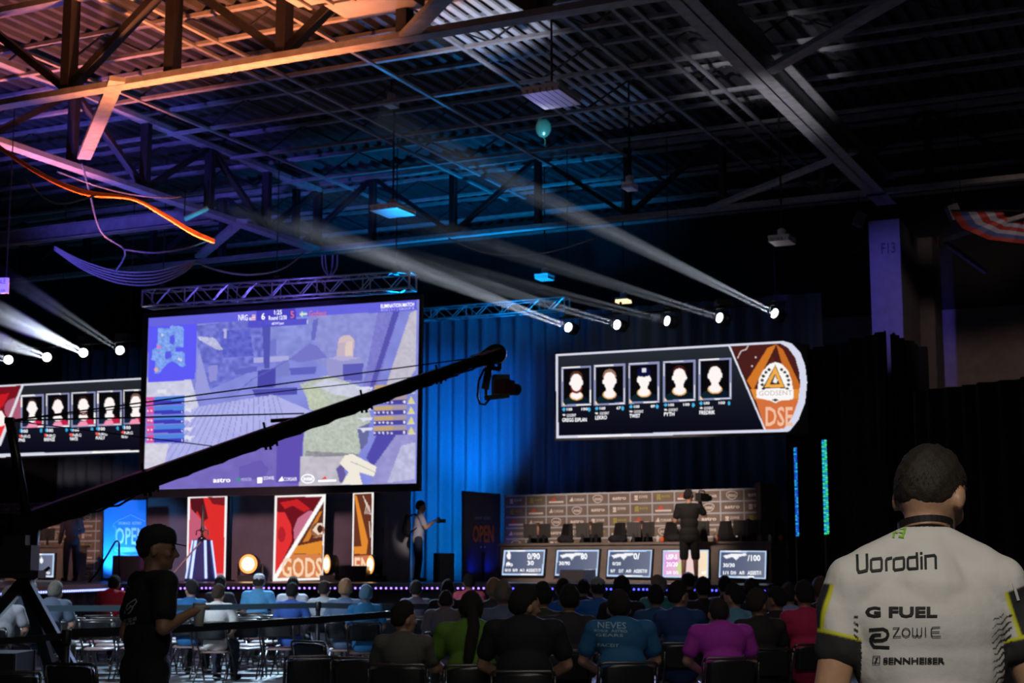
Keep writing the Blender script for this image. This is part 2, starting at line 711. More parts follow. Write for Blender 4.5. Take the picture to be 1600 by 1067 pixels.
zb = on_v(1530, 482, V_BACK).z
mb = MB()
for z0, z1, mi in ((0, zb, 1), (zb, Z_DECK, 0)):
    a, b = B(-40, V_BACK, (z0 + z1) / 2), B(30, V_BACK, (z0 + z1) / 2)
    mb.bar(a, b, 0.3, z1 - z0, m=mi)
struct(mb.build('wall_back', [WALLD, WALLP]), 'far hall wall, black above and pale grey below', 'wall')
mb = MB(); mb.bar(B(22, -4, 5.5), B(22, V_BACK, 5.5), 0.3, 11)
struct(mb.build('wall_right', WALLD), 'dark side wall of the hall behind the black drape', 'wall')
mb = MB(); mb.bar(B(-32, 4, 5.5), B(-32, V_BACK, 5.5), 0.3, 11)
struct(mb.build('wall_left', WALLD), 'dark side wall of the hall beyond the stage', 'wall')


def beam(p, q, w, h, name, label, m=STEEL, web=True):
    """wide-flange beam: two flanges and a web, its underside at p, q"""
    mb = MB()
    d = Vector((0, 0, 1))
    p, q = Vector(p), Vector(q)
    if web:
        mb.bar(p + d * .012, q + d * .012, w, 0.024)
        mb.bar(p + d * h / 2, q + d * h / 2, 0.03, h)
        mb.bar(p + d * (h - .012), q + d * (h - .012), w, 0.024)
    else:
        mb.bar(p + d * h / 2, q + d * h / 2, w, h)
    return struct(mb.build(name, m), label, 'beam')


def truss(p, q, depth, name, label, panel=2.1, w=0.22, wweb=0.13, cat='truss', phase=0, m=STEEL):
    """roof truss along p-q (undersides): chords, posts and diagonals, each a part"""
    p, q = Vector(p), Vector(q)
    d = q - p
    n = max(2, int(round(d.length / panel)))
    t = thing(name, label, cat, p, 0, None, 'structure')
    up = Vector((0, 0, 1))
    c = MB(); c.bar(p + up * .05, q + up * .05, w, 0.10)
    c.build('bottom_chord', m, t)
    c = MB(); c.bar(p + up * depth, q + up * depth, w * .9, 0.1)
    c.build('top_chord', m, t)
    posts, diag = MB(), MB()
    for i in range(n + 1):
        a = p + d * (i / n)
        posts.bar(a + up * .1, a + up * depth, wweb * 1.3, wweb, up=d)
        if i < n:
            b = p + d * ((i + 1) / n)
            if (i + phase) % 2:
                diag.bar(a + up * .1, b + up * depth, wweb, wweb * .7)
            else:
                diag.bar(a + up * depth, b + up * .1, wweb, wweb * .7)
    posts.build('web_posts', SHADESTEEL, t)
    diag.build('web_diagonals', SHADESTEEL, t)
    return t


def v_of(px, py, z): return PZ(px, py, z).dot(VV)
def u_of(px, py, z): return PZ(px, py, z).dot(VU)


V1 = v_of(400, 102, Z_LOW)
V3 = v_of(500, 393, Z_LOW)
U1 = u_of(260, 314, Z_LOW)
U2 = u_of(1200, 135, Z_LOW)
truss(B(-31, V1, Z_LOW), B(U2, V1, Z_LOW), 1.65, 'truss_beam', 'orange-lit steel roof truss nearest overhead, crossing above the left half of the hall', 2.1, 0.24, 0.17)
truss(B(-31, V3, Z_LOW), B(14, V3, Z_LOW), 1.65, 'truss_beam', 'far steel roof truss crossing the hall just above the big projection screen', 2.1, 0.2, 0.13)
truss(B(U1, V1 - 5, Z_LOW), B(U1, V3, Z_LOW), 1.5, 'girder_beam', 'steel girder truss running away from the near roof truss toward the big screen', 2.2, 0.26, 0.14)
beam(B(U2, 6, Z_LOW), B(U2, V3 + 1.0, Z_LOW), 0.40, 0.55, 'girder_beam', 'broad pale girder running away to the top of the pillar', STEEL)
vb = v_of(200, 362, Z_LOW)
beam(B(-31, vb, Z_LOW), B(U1 - .3, vb, Z_LOW), .22, .34, 'header_beam', 'violet-lit header beam running left from the girder, above the left moving lights', STEEL)
# braces between the trusses, at the level of their undersides
for a, b, w, lab in (((183, 128), (131, 250), 0.24, 'short orange-lit brace from the near truss down to the girder'),
                     ((632, 66), (708, -14), 0.24, 'dim pink brace rising from the near truss toward the viewer'),
                     ((312, 404), (378, 348), 0.24, 'blue-lit brace joining the girder and the far truss'),
                     ((1200, 116), (1420, -8), 0.22, 'dark grey brace rising to the right from the broad girder'),
                     ((1096, 334), (1335, 240), 0.16, 'thin brace from the far truss up to the broad girder')):
    p, q = PZ(*a, Z_LOW), PZ(*b, Z_LOW)
    mb = MB(); mb.bar(p + Vector((0, 0, .05)), q + Vector((0, 0, .05)), w, 0.08)
    struct(mb.build('brace_beam', STEEL), lab, 'beam')

# bar joists under the deck
JV = [13.2, 15.4, 17.2, 20.6, 22.7, 24.9, 27.0, 29.3, 32.2, 34.6, 36.8]
ORD = 'first second third fourth fifth sixth seventh eighth ninth tenth eleventh'.split()
for i, v in enumerate(JV):
    t = thing('joist_beam', 'slim bar joist under the roof deck, %s from the viewer' % ORD[i], 'joist', B(-31, v, Z_JOIST), 0, None, 'structure')
    c = MB()
    c.bar(B(-31, v, Z_JOIST + .03), B(18, v, Z_JOIST + .03), 0.10, 0.06)
    c.bar(B(-31, v, Z_DECK - .05), B(18, v, Z_DECK - .05), 0.12, 0.07)
    c.build('chord', STEEL, t)
    c = MB()
    n = 52
    for k in range(n):
        a, b = -31 + 49 * k / n, -31 + 49 * (k + 1) / n
        za, zb_ = (Z_JOIST + .05, Z_DECK - .07) if k % 2 else (Z_DECK - .07, Z_JOIST + .05)
        c.bar(B(a, v, za), B(b, v, zb_), 0.03, 0.03)
    c.build('web', SHADESTEEL, t)
# bridging rods that cross the joists lengthways
for i, (px, py) in enumerate(((330, 60), (480, 40), (700, 60), (905, 45), (985, 38), (1010, 30), (200, 20), (60, 90))):
    u = u_of(px, py, Z_JOIST)
    mb = MB(); mb.bar(B(u, 14, Z_JOIST + 0.0), B(u, 33, Z_JOIST + 0.0), 0.07, 0.05)
    struct(mb.build('bridging_beam', STEEL), 'thin bridging bar tied under the joists, %s from the left wall' % ORD[[7, 6, 2, 3, 4, 5, 1, 0].index(i)], 'beam')

# flat-bottomed air duct lit orange, above the near truss
p0, p1 = PZ(478, 12, 9.4), PZ(640, -8, 9.4)
v0 = (p0.dot(VV) + p1.dot(VV)) / 2
t = thing('air_duct', 'broad flat-bottomed sheet metal air duct above the near roof truss', 'duct', B(u_of(560, 10, 9.4), v0, 9.4))
u0, u1 = u_of(480, 20, 9.4), u_of(640, 10, 9.4)
DUCT = mat('duct_sheet', (0.42, 0.40, 0.38), 0.45, 0.3, 0.03, 4, 0.1)
mb = MB()
mb.bar(B(u0, v0 - .9, 9.65), B(u1, v0 - .9, 9.65), 1.5, 0.5)
mb.bar(B(u0 + .3, v0 + .4, 9.7), B(u1 + .1, v0 + .4, 9.7), 0.7, 0.5)
mb.build('duct_run', DUCT, t)
spot('duct_fill', B(u0 - 1.0, v0 - 1.5, 3.0), B((u0 + u1) / 2, v0 - .7, 9.4), 3600, (1.0, .34, .16), 26, .7, .2)  # added spot under the duct, put there to turn it orange
mb = MB()
for k in range(4):
    uu = u0 + (u1 - u0) * (k + .5) / 4
    mb.bar(B(uu, v0 - 1.7, 9.37), B(uu, v0 - .1, 9.37), 0.05, 0.03)
mb.build('duct_seam', DUCT, t)

# pillar at the end of the broad girder
pc = PZ(1357, 346, Z_LOW)
uP, vP = pc.dot(VU), pc.dot(VV)
spot('wall_fill', (9.0, 24.0, 8.2), B(-5.6, V_BACK, 6.0), 330, (1.0, 0.70, 0.60), 44, 0.8, 0.3)  # added spot, no lamp hangs here; brings up the far wall's pale part
PIL = mat('pillar_paint', (0.17, 0.165, 0.17), 0.7, 0, 0.04, 5, 0.12)
t = thing('pillar', 'big square pillar with one violet-lit face under the broad girder', 'pillar', B(uP, vP, 0), 0, None, 'structure')
mb = MB(); mb.prism([B(uP, vP, 0), B(uP + .66, vP, 0), B(uP + .66, vP + 2.0, 0), B(uP, vP + 2.0, 0)], (0, 0, Z_LOW)); mb.build('shaft', PIL, t)
mb = MB(); mb.prism([B(uP + .30, vP + 2.2, 0), B(uP + .95, vP + 2.2, 0), B(uP + .95, vP + 3.2, 0), B(uP + .30, vP + 3.2, 0)], (0, 0, Z_LOW)); mb.build('rear_shaft', PIL, t)
mb = MB()
v, f = text_geo('F13', 0.01)
q = [B(uP + .26 + a * .30, vP - .012, 8.25 + b * .24) for a, b in v]
mb.add([tuple(x) for x in q], f); mb.build('stencilled_letters', mat('stencil', (0.05, 0.05, 0.08), 0.8), t)
# ------------------------------------------------------------------ drapes
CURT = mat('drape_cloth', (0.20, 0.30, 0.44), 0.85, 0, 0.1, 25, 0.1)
BLK = mat('black_drape_cloth', (0.010, 0.011, 0.016), 0.9, 0, 0.1, 25, 0.1)


def drape(name, label, p, q, z0, z1, m, amp=0.10, wave=0.42, group=None):
    p, q = Vector(p), Vector(q)
    d = q - p
    L = d.length
    d.normalize()
    nrm = Vector((d.y, -d.x, 0))
    n = int(L / 0.035)
    v, f = [], []
    ph = random.random() * 9
    zs = np.linspace(z1, z0, 7)
    for j, z in enumerate(zs):
        for i in range(n + 1):
            s = L * i / n
            w = amp * (sin(2 * pi * s / wave + 1.3 * sin(s * 1.7 + ph)) + 0.5 * sin(2 * pi * s / (wave * 2.7) + ph)) * (0.8 + 0.05 * j)
            v.append(tuple(Vector((p.x, p.y, z)) + d * s + nrm * w))
    for j in range(6):
        for i in range(n):
            a = j * (n + 1) + i
            f.append((a, a + 1, a + n + 2, a + n + 1))
    mb = MB(); mb.add(v, f)
    o = mb.build(name, m, None, smooth=True)
    sd = o.modifiers.new('thick', 'SOLIDIFY'); sd.thickness = 0.006
    o['kind'] = 'thing'
    return prop(o, label, 'curtain', group)


V_CURT = 35.2
zc = on_v(760, 497, V_CURT).z
ua, ub = on_v(640, 700, V_CURT).dot(VU), on_v(1290, 700, V_CURT).dot(VU)
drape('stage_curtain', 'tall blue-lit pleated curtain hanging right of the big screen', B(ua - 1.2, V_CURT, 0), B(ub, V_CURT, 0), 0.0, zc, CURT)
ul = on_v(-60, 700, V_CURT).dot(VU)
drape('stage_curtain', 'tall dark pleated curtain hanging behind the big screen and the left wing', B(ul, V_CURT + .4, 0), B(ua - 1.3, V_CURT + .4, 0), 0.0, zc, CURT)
pr = P(1388, 516, 30.0)
pl_ = P(1226, 540, 33.6)
drape('black_drape', 'tall black drape closing off the stage in front of the pillar', (pl_.x, pl_.y, 0), (pr.x, pr.y, 0), 0.0, pr.z, BLK)
pe = B(pr.dot(VU) + .25, pr.dot(VV) + 2.6, 0)
drape('black_drape', 'return fold of black drape beside the pillar', (pr.x, pr.y, 0), (pe.x, pe.y, 0), 0.0, pr.z - .05, BLK)
pa, pb = P(1420, 606, 28.0), P(1660, 590, 25.2)
drape('black_drape', 'lower black drape behind the man in the white jersey', (pa.x, pa.y, 0), (pb.x, pb.y, 0), 0.0, (pa.z + pb.z) / 2, BLK)
# ------------------------------------------------------------------ stage
ZS = 1.22
fr = [PZ(-60, 930.5, 1.12), PZ(172, 920.5, 1.12), PZ(330, 918.6, 1.12), PZ(760, 919.0, 1.12), PZ(1010, 920.8, 1.12), PZ(1200, 923.5, 1.12)]
back = [P(1217, 900, 33.6), P(1217, 900, 33.6) + VV * 1.7, B(-33, V_CURT - .5, 0), Vector((-18.5, 43.5, 0))]
STG = mat('stage_deck', (0.05, 0.045, 0.06), 0.35, 0, 0.04, 3, 0.2)
SKIRT = mat('stage_skirt', (0.02, 0.018, 0.03), 0.8, 0, 0.08, 20, 0.2)
t = thing('stage', 'long dark stage platform with an LED-edged front', 'stage', (0, 31, 0))
mb = MB(); mb.prism([Vector((p.x, p.y, ZS - .14)) for p in fr + back], (0, 0, .14)); mb.build('stage_deck', STG, t)
mb = MB()
for a, b in zip(fr[:-1], fr[1:]):
    d = (b - a); L = d.length; d.normalize(); nr = Vector((-d.y, d.x, 0)) * .08
    n = int(L / .12)
    vv, ff = [], []
    for i in range(n + 1):
        s = a + d * L * i / n + nr + nr * .35 * sin(i * 1.25)
        vv += [(s.x, s.y, 0.0), (s.x, s.y, ZS - .14)]
    for i in range(n):
        ff.append((2 * i, 2 * i + 2, 2 * i + 3, 2 * i + 1))
    mb.add(vv, ff)
mb.build('stage_skirt', SKIRT, t)
LEDB = [G((150, 165, 255), 3.0), G((165, 120, 255), 3.0), G((80, 80, 255), 3.2)]
HOUS = mat('led_housing', (0.01, 0.01, 0.05), 0.3)
for k, (a, b, n, lab) in enumerate(((fr[0], fr[1], 60, 'dotted blue-white LED strip along the left wing of the stage front'),
                                    (fr[1], fr[3], 78, 'dotted violet LED strip along the middle of the stage front'),
                                    (fr[3], fr[5], 66, 'dotted blue LED strip along the right wing of the stage front'))):
    tt = thing('led_strip', lab, 'light strip', (a + b) / 2, 0, 'LED strips on the stage front')
    segs = [(a, b)] if k == 0 else ([(fr[1], fr[2]), (fr[2], fr[3])] if k == 1 else [(fr[3], fr[4]), (fr[4], fr[5])])
    hb, db = MB(), MB()
    for p, q in segs:
        d = (q - p); L = d.length; d.normalize(); nn = Vector((d.y, -d.x, 0))
        hb.bar(p + nn * .015 , q + nn * .015, 0.03, 0.07)
        c = int(n * L / sum((y - x).length for x, y in segs))
        for i in range(c):
            s = p + d * L * (i + .5) / c + nn * .035
            db.ell(s, (0.021, 0.016, 0.021), n=8)
    hb.build('strip_housing', HOUS, tt); db.build('led_dot_pattern', LEDB[k], tt)
# ================================================================== SCREENS AND SET
LW = G((250, 250, 255), 1.3)
LW2 = G((205, 205, 245), 1.0)
LRED = G((235, 60, 60), 1.0)
LORA = G((230, 120, 110), 1.0)
LBLUE = G((60, 160, 235), 1.0)
LGRN = G((60, 150, 140), 1.0)
FRAME = mat('screen_frame', (0.012, 0.011, 0.016), 0.5)

# ------------------------------------------------------------------ the big projection screen
PS = Plane(228, 34.0, 652.5, 32.05, 600)
q4 = lambda *pts: [(220 + a / 3.636, 440 + b / 3.636) for a, b in pts]
q5 = lambda *pts: [(220 + a / 3.636, 600 + b / 3.636) for a, b in pts]


def draw_main(x, y):
    p = Paint(x, y, (128, 134, 216))
    p.noise(np.ones(len(x), bool), 9, 14)
    # far wall of the shown map, lighter to the right
    m = p.poly(q4((320, 250), (700, 200), (720, 470), (330, 640)), (104, 110, 205)); p.noise(m, 26, 5)
    m = p.poly(q4((720, 230), (980, 210), (990, 440), (730, 440)), (132, 140, 214)); p.noise(m, 14, 6)
    m = p.poly(q4((980, 200), (1400, 130), (1290, 600), (1000, 460)), (138, 142, 212)); p.noise(m, 10, 5)
    p.poly(q4((980, 215), (1010, 210), (990, 330), (965, 330)), (98, 100, 190))
    m = p.poly(q4((440, 280), (620, 270), (640, 420), (470, 430)), (84, 90, 196)); p.noise(m, 18, 4)
    # light patches at the upper left
    m = p.poly(q4((322, 310), (420, 320), (470, 390), (430, 385), (330, 330)), (190, 190, 225)); p.noise(m, 20, 3)
    p.poly(q4((470, 270), (490, 268), (488, 320), (472, 322)), (180, 180, 225))
    p.poly(q4((330, 380), (400, 640), (300, 660), (315, 560)), (150, 152, 220))
    # doorways and low walls
    p.poly(q4((730, 330), (770, 326), (772, 420), (735, 424)), (110, 114, 200))
    p.poly(q4((640, 432), (840, 420), (840, 450), (640, 460)), (170, 170, 222))
    p.poly(q4((770, 455), (842, 445), (845, 535), (770, 545)), (116, 122, 200))
    p.poly(q4((380, 480), (440, 470), (430, 560), (390, 570)), (140, 140, 212))
    m = p.poly(q4((520, 500), (660, 480), (660, 510), (540, 530)), (90, 92, 190))
    # pole and crate
    p.poly(q4((690, 245), (735, 240), (730, 490), (700, 494)), (74, 74, 172))
    p.poly(q4((662, 505), (768, 490), (766, 598), (664, 606)), (66, 62, 165))
    p.poly(q4((630, 610), (890, 600), (890, 640), (650, 650)), (70, 68, 168))
    p.line(q4((545, 630), (640, 550), (760, 490), (850, 440)), 1.4, (88, 92, 190))
    # tent and arch and vat
    p.poly(q4((840, 440), (960, 350), (1000, 365), (1060, 430), (900, 460)), (112, 112, 196))
    p.poly(q4((845, 490), (1000, 480), (990, 525), (850, 530)), (88, 90, 186))
    p.ell(*q4((1168, 350))[0], 13, 13, (214, 190, 190))
    p.poly(q4((1120, 350), (1216, 340), (1205, 430), (1110, 440)), (196, 176, 190))
    p.poly(q4((1165, 345), (1205, 335), (1200, 420), (1160, 425)), (226, 205, 190))
    p.poly(q4((1055, 440), (1250, 430), (1255, 470), (1240, 570), (1080, 560), (1055, 500)), (150, 148, 205))
    p.poly(q4((1055, 432), (1150, 425), (1250, 432), (1150, 452)), (176, 172, 215))
    p.poly(q4((1150, 470), (1265, 462), (1255, 565), (1150, 560)), (86, 84, 178))
    # leaning light wall at the right
    m = p.poly(q4((1345, 180), (1480, 130), (1330, 640), (1260, 600)), (120, 118, 200)); p.noise(m, 8, 4)
    p.poly(q4((1440, 150), (1480, 140), (1330, 590), (1300, 600)), (78, 74, 168))
    m = p.poly(q4((1530, 180), (1566, 160), (1562, 500), (1480, 620), (1385, 615)), (196, 190, 200)); p.noise(m, 10, 4)
    # sunlit grass
    m = p.poly(q5((905, 0), (1060, -50), (1240, 10), (1310, 190), (1240, 400), (920, 410), (930, 260), (985, 160)), (186, 194, 176)); p.noise(m, 16, 3)
    m = p.poly(q5((920, 40), (1000, 10), (1100, 60), (1320, 90), (1320, 40), (1200, 0), (1050, -30)), (205, 208, 222)); p.noise(m, 10, 4)
    m = p.poly(q5((930, 20), (1000, 10), (1080, 120), (960, 150)), (190, 200, 170)); p.noise(m, 12, 3)
    m = p.poly(q5((940, 380), (1240, 395), (1240, 412), (930, 415)), (140, 140, 140)); p.noise(m, 15, 3)
    # roof of planks, with dark seams running together
    m = p.poly(q5((320, 130), (750, 60), (985, 160), (760, 260), (330, 420), (20, 520), (20, 330), (240, 340), (250, 60)), (176, 178, 232)); p.noise(m, 6, 8)
    for k in range(18):
        a = q5((330 + k * 26, 128 - k * 4.0), (60 + k * 48, 520 - k * 6))
        p.seg(a[0], a[1], 1.1, (120, 120, 205), 0.8)
    m = p.poly(q5((30, -40), (280, -45), (330, 130), (250, 150), (245, 80), (30, 80)), (206, 206, 226)); p.noise(m, 14, 5)
    m = p.poly(q5((20, 340), (160, 340), (130, 470), (15, 520)), (216, 212, 222)); p.noise(m, 10, 4)
    # violet shade below
    m = p.poly(q5((-10, 600), (-10, 520), (330, 430), (760, 290), (925, 270), (905, 580)), (114, 98, 184)); p.noise(m, 7, 9)
    p.poly(q5((770, 330), (925, 270), (905, 560), (770, 560)), (88, 70, 170))
    p.poly(q5((560, 470), (680, 430), (730, 480), (700, 540), (560, 540)), (100, 82, 172))
    m = p.poly(q5((905, 412), (1170, 410), (1150, 580), (900, 580)), (196, 190, 196)); p.noise(m, 12, 6)
    # shaded slope and the bright plank pile
    m = p.poly(q5((1290, 430), (1340, 300), (1560, 250), (1560, 570), (1300, 575), (1330, 500)), (150, 146, 205)); p.noise(m, 10, 6)
    p.poly(q5((1280, 420), (1340, 290), (1450, 290), (1320, 470)), (72, 66, 165))
    m = p.poly(q5((1480, 350), (1560, 330), (1560, 540), (1400, 560)), (190, 190, 220)); p.noise(m, 16, 5)
    p.poly(q5((1110, 480), (1150, 440), (1170, 560), (1130, 560)), (96, 80, 150))
    p.poly(q5((1130, 450), (1160, 405), (1200, 395), (1340, 470), (1325, 525), (1240, 500), (1260, 575), (1140, 570), (1180, 500)), (248, 240, 218))
    p.seg(*q5((1195, 440), (1330, 500)), 1.4, (190, 180, 170))
    p.poly(q5((1230, 250), (1300, 220), (1290, 330), (1250, 380)), (96, 100, 150))
    # flat overlay: radar at the upper left
    p.poly(q4((45, 255), (320, 240), (308, 556), (40, 572)), (84, 80, 246))
    for shp in (((100, 262), (160, 268), (172, 250), (240, 255), (246, 300), (240, 370), (196, 372), (196, 400), (248, 398), (252, 480), (230, 484),
                 (180, 450), (150, 465), (120, 500), (100, 522), (78, 520), (82, 450), (60, 445), (66, 390), (92, 370), (95, 300)),):
        m = p.poly(q4(*shp), (118, 158, 236)); p.noise(m, 26, 2.2)
    p.poly(q4((165, 308), (186, 300), (196, 330), (186, 360), (165, 350)), (80, 80, 230))
    p.poly(q4((135, 400), (172, 396), (176, 430), (140, 445)), (80, 80, 230))
    p.ell(*q4((103, 370))[0], 3.2, 3.2, (220, 120, 190))
    p.ell(*q4((88, 500))[0], 3.0, 3.2, (232, 170, 160))
    for a in ((122, 302), (215, 440), (228, 446)): p.ell(*q4(a)[0], 1.8, 2.2, (215, 215, 235))
    # top bar
    p.poly(q4((42, 205), (1570, 100), (1570, 160), (940, 200), (42, 258)), (88, 82, 224), 0.82)
    p.poly(q4((655, 160), (880, 150), (882, 214), (657, 222)), (62, 54, 190))
    p.poly(q4((610, 222), (945, 208), (940, 245), (612, 262)), (74, 68, 200), 0.9)
    p.poly(q4((615, 190), (650, 187), (650, 216), (615, 218)), (235, 225, 240))
    for k in range(3): p.seg(*q4((630, 196 + 8 * k), (650, 195 + 8 * k)), 1.0, (230, 90, 120))
    p.poly(q4((615, 190), (630, 189), (630, 204), (615, 205)), (90, 80, 200))
    p.poly(q4((905, 172), (942, 169), (942, 196), (905, 199)), (70, 140, 220))
    p.seg(*q4((905, 186), (942, 183)), 1.8, (240, 240, 200)); p.seg(*q4((917, 171), (917, 199)), 1.8, (240, 240, 200))
    p.seg(*q4((946, 218), (948, 245)), 0.8, (225, 225, 245))
    # left score table
    for k in range(5):
        yy = 66 + 54 * k
        p.poly(q5((75, yy + 4), (250, yy), (246, yy + 27), (73, yy + 31)), (72, 128, 222))
        p.poly(q5((73, yy + 31), (246, yy + 27), (244, yy + 48), (72, yy + 52)), (52, 48, 180))
        p.poly(q5((34, yy + 10), (75, yy + 6), (72, yy + 50), (32, yy + 54)), (222, 70, 150))
        for a in (42, 60): p.ell(*q5((a, yy + 32))[0], 1.5, 1.9, (245, 220, 235))
        p.ell(*q5((234, yy + 38))[0], 1.0, 1.6, (230, 230, 250))
        m = p.poly(q5((250, yy + 10 + (k % 2) * 8), (310, yy + 14), (288, yy + 24), (282, yy + 44), (262, yy + 30), (248, yy + 36)), (228, 228, 242))
    p.poly(q5((92, 32), (144, 30), (144, 52), (92, 54)), (232, 230, 238))
    # right score table
    for k in range(5):
        yy = 8 + 58 * k
        p.poly(q5((1325, yy), (1510, yy - 6), (1510, yy + 20), (1325, yy + 26)), (196, 164, 106))
        p.poly(q5((1430, yy), (1510, yy - 4), (1510, yy + 20), (1430, yy + 23)), (170, 150, 150))
        p.poly(q5((1325, yy + 26), (1510, yy + 20), (1510, yy + 46), (1325, yy + 52)), (66, 58, 150))
        for a in range(1330, 1430, 24): p.ell(*q5((a, yy + 38))[0], 1.6, 1.8, (225, 220, 240))
        p.ell(*q5((1497, yy + 34))[0], 1.8, 2.4, (240, 240, 245))
        p.poly(q5((1518, yy + 40), (1536, yy), (1554, yy + 38)), (222, 214, 130))
        p.seg(*q5((1518, yy + 44), (1556, yy + 42)), 1.6, (225, 220, 190))
        m = p.poly(q5((1222, yy + 10), (1318, yy + 8), (1312, yy + 24), (1280, yy + 22), (1260, yy + 38), (1255, yy + 20)), (226, 226, 240))
    p.c = p.c * .90 + np.array((168, 172, 235)) * .10
    return p


cen = PS.at(440, 620)
t = thing('projection_screen', 'huge hanging projection screen showing a match in blue and violet', 'screen', cen)
quad = ((232, 497), (655, 468), (650.5, 755), (224, 765))
im = screen_mesh('screen_image', PS, quad, 300, 200, draw_main, t, 0.02)
mb = MB()
fo = ((223, 489), (659.5, 459.5), (655.5, 767), (215.5, 778))
for i in range(4):
    j = (i + 1) % 4
    a = [PS.at(*fo[i], 0.03), PS.at(*fo[j], 0.03), PS.at(*quad[j], 0.03), PS.at(*quad[i], 0.03)]
    mb.prism(a, PS.n * -0.12)
mb.build('screen_frame', FRAME, t)
mb = MB(); mb.prism([PS.at(*q, 0.0) for q in quad], PS.n * -0.03); mb.build('screen_backing', FRAME, t)
mb = MB()
put_text(mb, PS, 'NRG', 372.5, 491.5, 387, 500.5, .03, 0)
put_text(mb, PS, '6', 408.5, 489, 414, 499.5, .03, 0, .01)
put_text(mb, PS, '1:25', 428.5, 484.5, 440.5, 491.5, .03, 0, .01, -.4)
put_text(mb, PS, 'Round 12/30', 420, 493.5, 448, 500, .03, 0, .01, -1)
put_text(mb, PS, '#DHOpen', 424.5, 503.5, 443.5, 508.5, .03, 0, 0, -.8)
put_text(mb, PS, '5', 454, 486, 459.5, 497, .03, 1, .01)
put_text(mb, PS, 'Godsent', 483, 485.5, 510, 494.5, .03, 1, 0, -1.2)
put_text(mb, PS, 'ELIMINATION MATCH', 595, 475.5, 647, 481.5, .03, 0, .015, -3.2)
put_text(mb, PS, 'BO3 | 1-1 | GROUP B', 595.5, 482.5, 647, 487.5, .03, 2, 0, -3.0)
put_text(mb, PS, 'astro', 333, 747.5, 360, 754, .03, 0, .02, -.6)
put_text(mb, PS, 'MONSTER', 377, 746.8, 393, 751.6, .03, 2, 0, -.4)
put_text(mb, PS, 'ZOWIE', 411.5, 744.5, 428, 749.5, .03, 0, 0, -.4)
put_text(mb, PS, 'CORSAIR', 443, 746, 464, 751.5, .03, 0, 0, -.4)
put_text(mb, PS, 'intel', 474, 744.5, 488.5, 751, .03, 0, .02, -.4)
put_poly(mb, PS, ((369, 747), (375.5, 746.8), (374, 752.6), (370.5, 752.8)), .03, 3)
put_poly(mb, PS, ((402, 746), (410, 745.5), (409.5, 754.5), (402, 755)), .03, 0)
put_poly(mb, PS, ((434.5, 752), (441, 744), (443, 751.6)), .03, 0)
put_poly(mb, PS, ((497, 750.2), (525.5, 749.2), (525.5, 752), (497, 753)), .03, 0)
put_poly(mb, PS, ((502, 748.6), (508, 744.2), (511, 748.2)), .03, 4)
ring = [(481 + 10 * cos(a), 748 + 6.6 * sin(a)) for a in np.linspace(0, 2 * pi, 25)]
v, f = stroke2d(ring, 1.3); mb.begin(); mb.add([tuple(PS.at(*q, .03)) for q in v], f, 0)
mb.build_each('screen_lettering', [LW, LORA, LW2, LGRN, LRED], im)

# ------------------------------------------------------------------ the two wide LED walls with the line-ups
r8 = lambda *pts: [(850 + a / 3.721, 530 + b / 3.721) for a, b in pts]
PR = Plane(869, 33.0, 1212, 31.3, 610)
outer_r = r8((66, 85), (1395, 8), (1445, 25), (1492, 75), (1520, 150), (1532, 250), (1520, 370), (1482, 470), (1430, 535), (1415, 540), (70, 578))
inner_r = r8((80, 98), (1375, 24), (1420, 50), (1462, 110), (1484, 190), (1490, 260), (1478, 360), (1445, 450), (1395, 520), (84, 562))


def portrait(p, cv, x0, y0, x1, y1, sl, hair, shirt, cap=False, beard=False, neckring=None, skin=(255, 246, 244)):
    """head-and-shoulders picture inside a light frame; sl = rise of the frame to the right"""
    W, H = x1 - x0, y1 - y0
    q = lambda a, b: cv((x0 + a * W, y0 + b * H + sl * a))[0]
    p.poly([q(-.03, -.02), q(1.03, -.02), q(1.03, 1.02), q(-.03, 1.02)], (140, 145, 185))
    p.line([q(0, 0), q(.62, 0)], 1.6, (255, 250, 245))
    p.line([q(.5, 1), q(1, 1)], 1.6, (255, 250, 250))
    p.line([q(0, .05), q(0, .35)], 1.4, (250, 245, 245))
    p.line([q(1, .62), q(1, .95)], 1.4, (250, 250, 245))
    p.poly([q(0.03, .03), q(.97, .03), q(.97, .97), q(.03, .97)], (9, 8, 12))
    pxw = abs(q(1, 0)[0] - q(0, 0)[0])
    pxh = abs(q(0, 1)[1] - q(0, 0)[1])
    p.poly([q(.03, .97), q(.08, .84), q(.25, .76), q(.75, .76), q(.93, .84), q(.97, .97)], shirt[0])
    p.poly([q(.5, .80), q(.75, .76), q(.93, .84), q(.97, .97), q(.5, .97)], shirt[1])
    if neckring: p.ell(*q(.5, .755), pxw * .235, pxh * .115, neckring)
    p.ell(*q(.5, .74), pxw * .20, pxh * .10, skin)
    p.poly([q(.385, .52), q(.615, .52), q(.64, .76), q(.36, .76)], skin)
    p.ell(*q(.5, .28), pxw * .225, pxh * .18, hair)
    if beard: p.ell(*q(.5, .55), pxw * .2, pxh * .14, (120, 40, 30))
    p.ell(*q(.5, .36), pxw * .20, pxh * .18, skin)
    p.ell(*q(.5, .44), pxw * .185, pxh * .19, skin)
    p.ell(*q(.295, .42), pxw * .035, pxh * .06, skin)
    p.ell(*q(.705, .42), pxw * .035, pxh * .06, skin)
    if cap:
        p.poly([q(.28, .32), q(.29, .16), q(.4, .09), q(.62, .09), q(.71, .18), q(.73, .32), q(.5, .35)], (14, 16, 60))
        p.poly([q(.44, .13), q(.57, .13), q(.57, .23), q(.44, .23)], (225, 220, 235))


def gods_emblem(p, cv):
    p.line([cv(a)[0] for a in ((1345, 150), (1240, 345))], 3.0, (246, 244, 240))


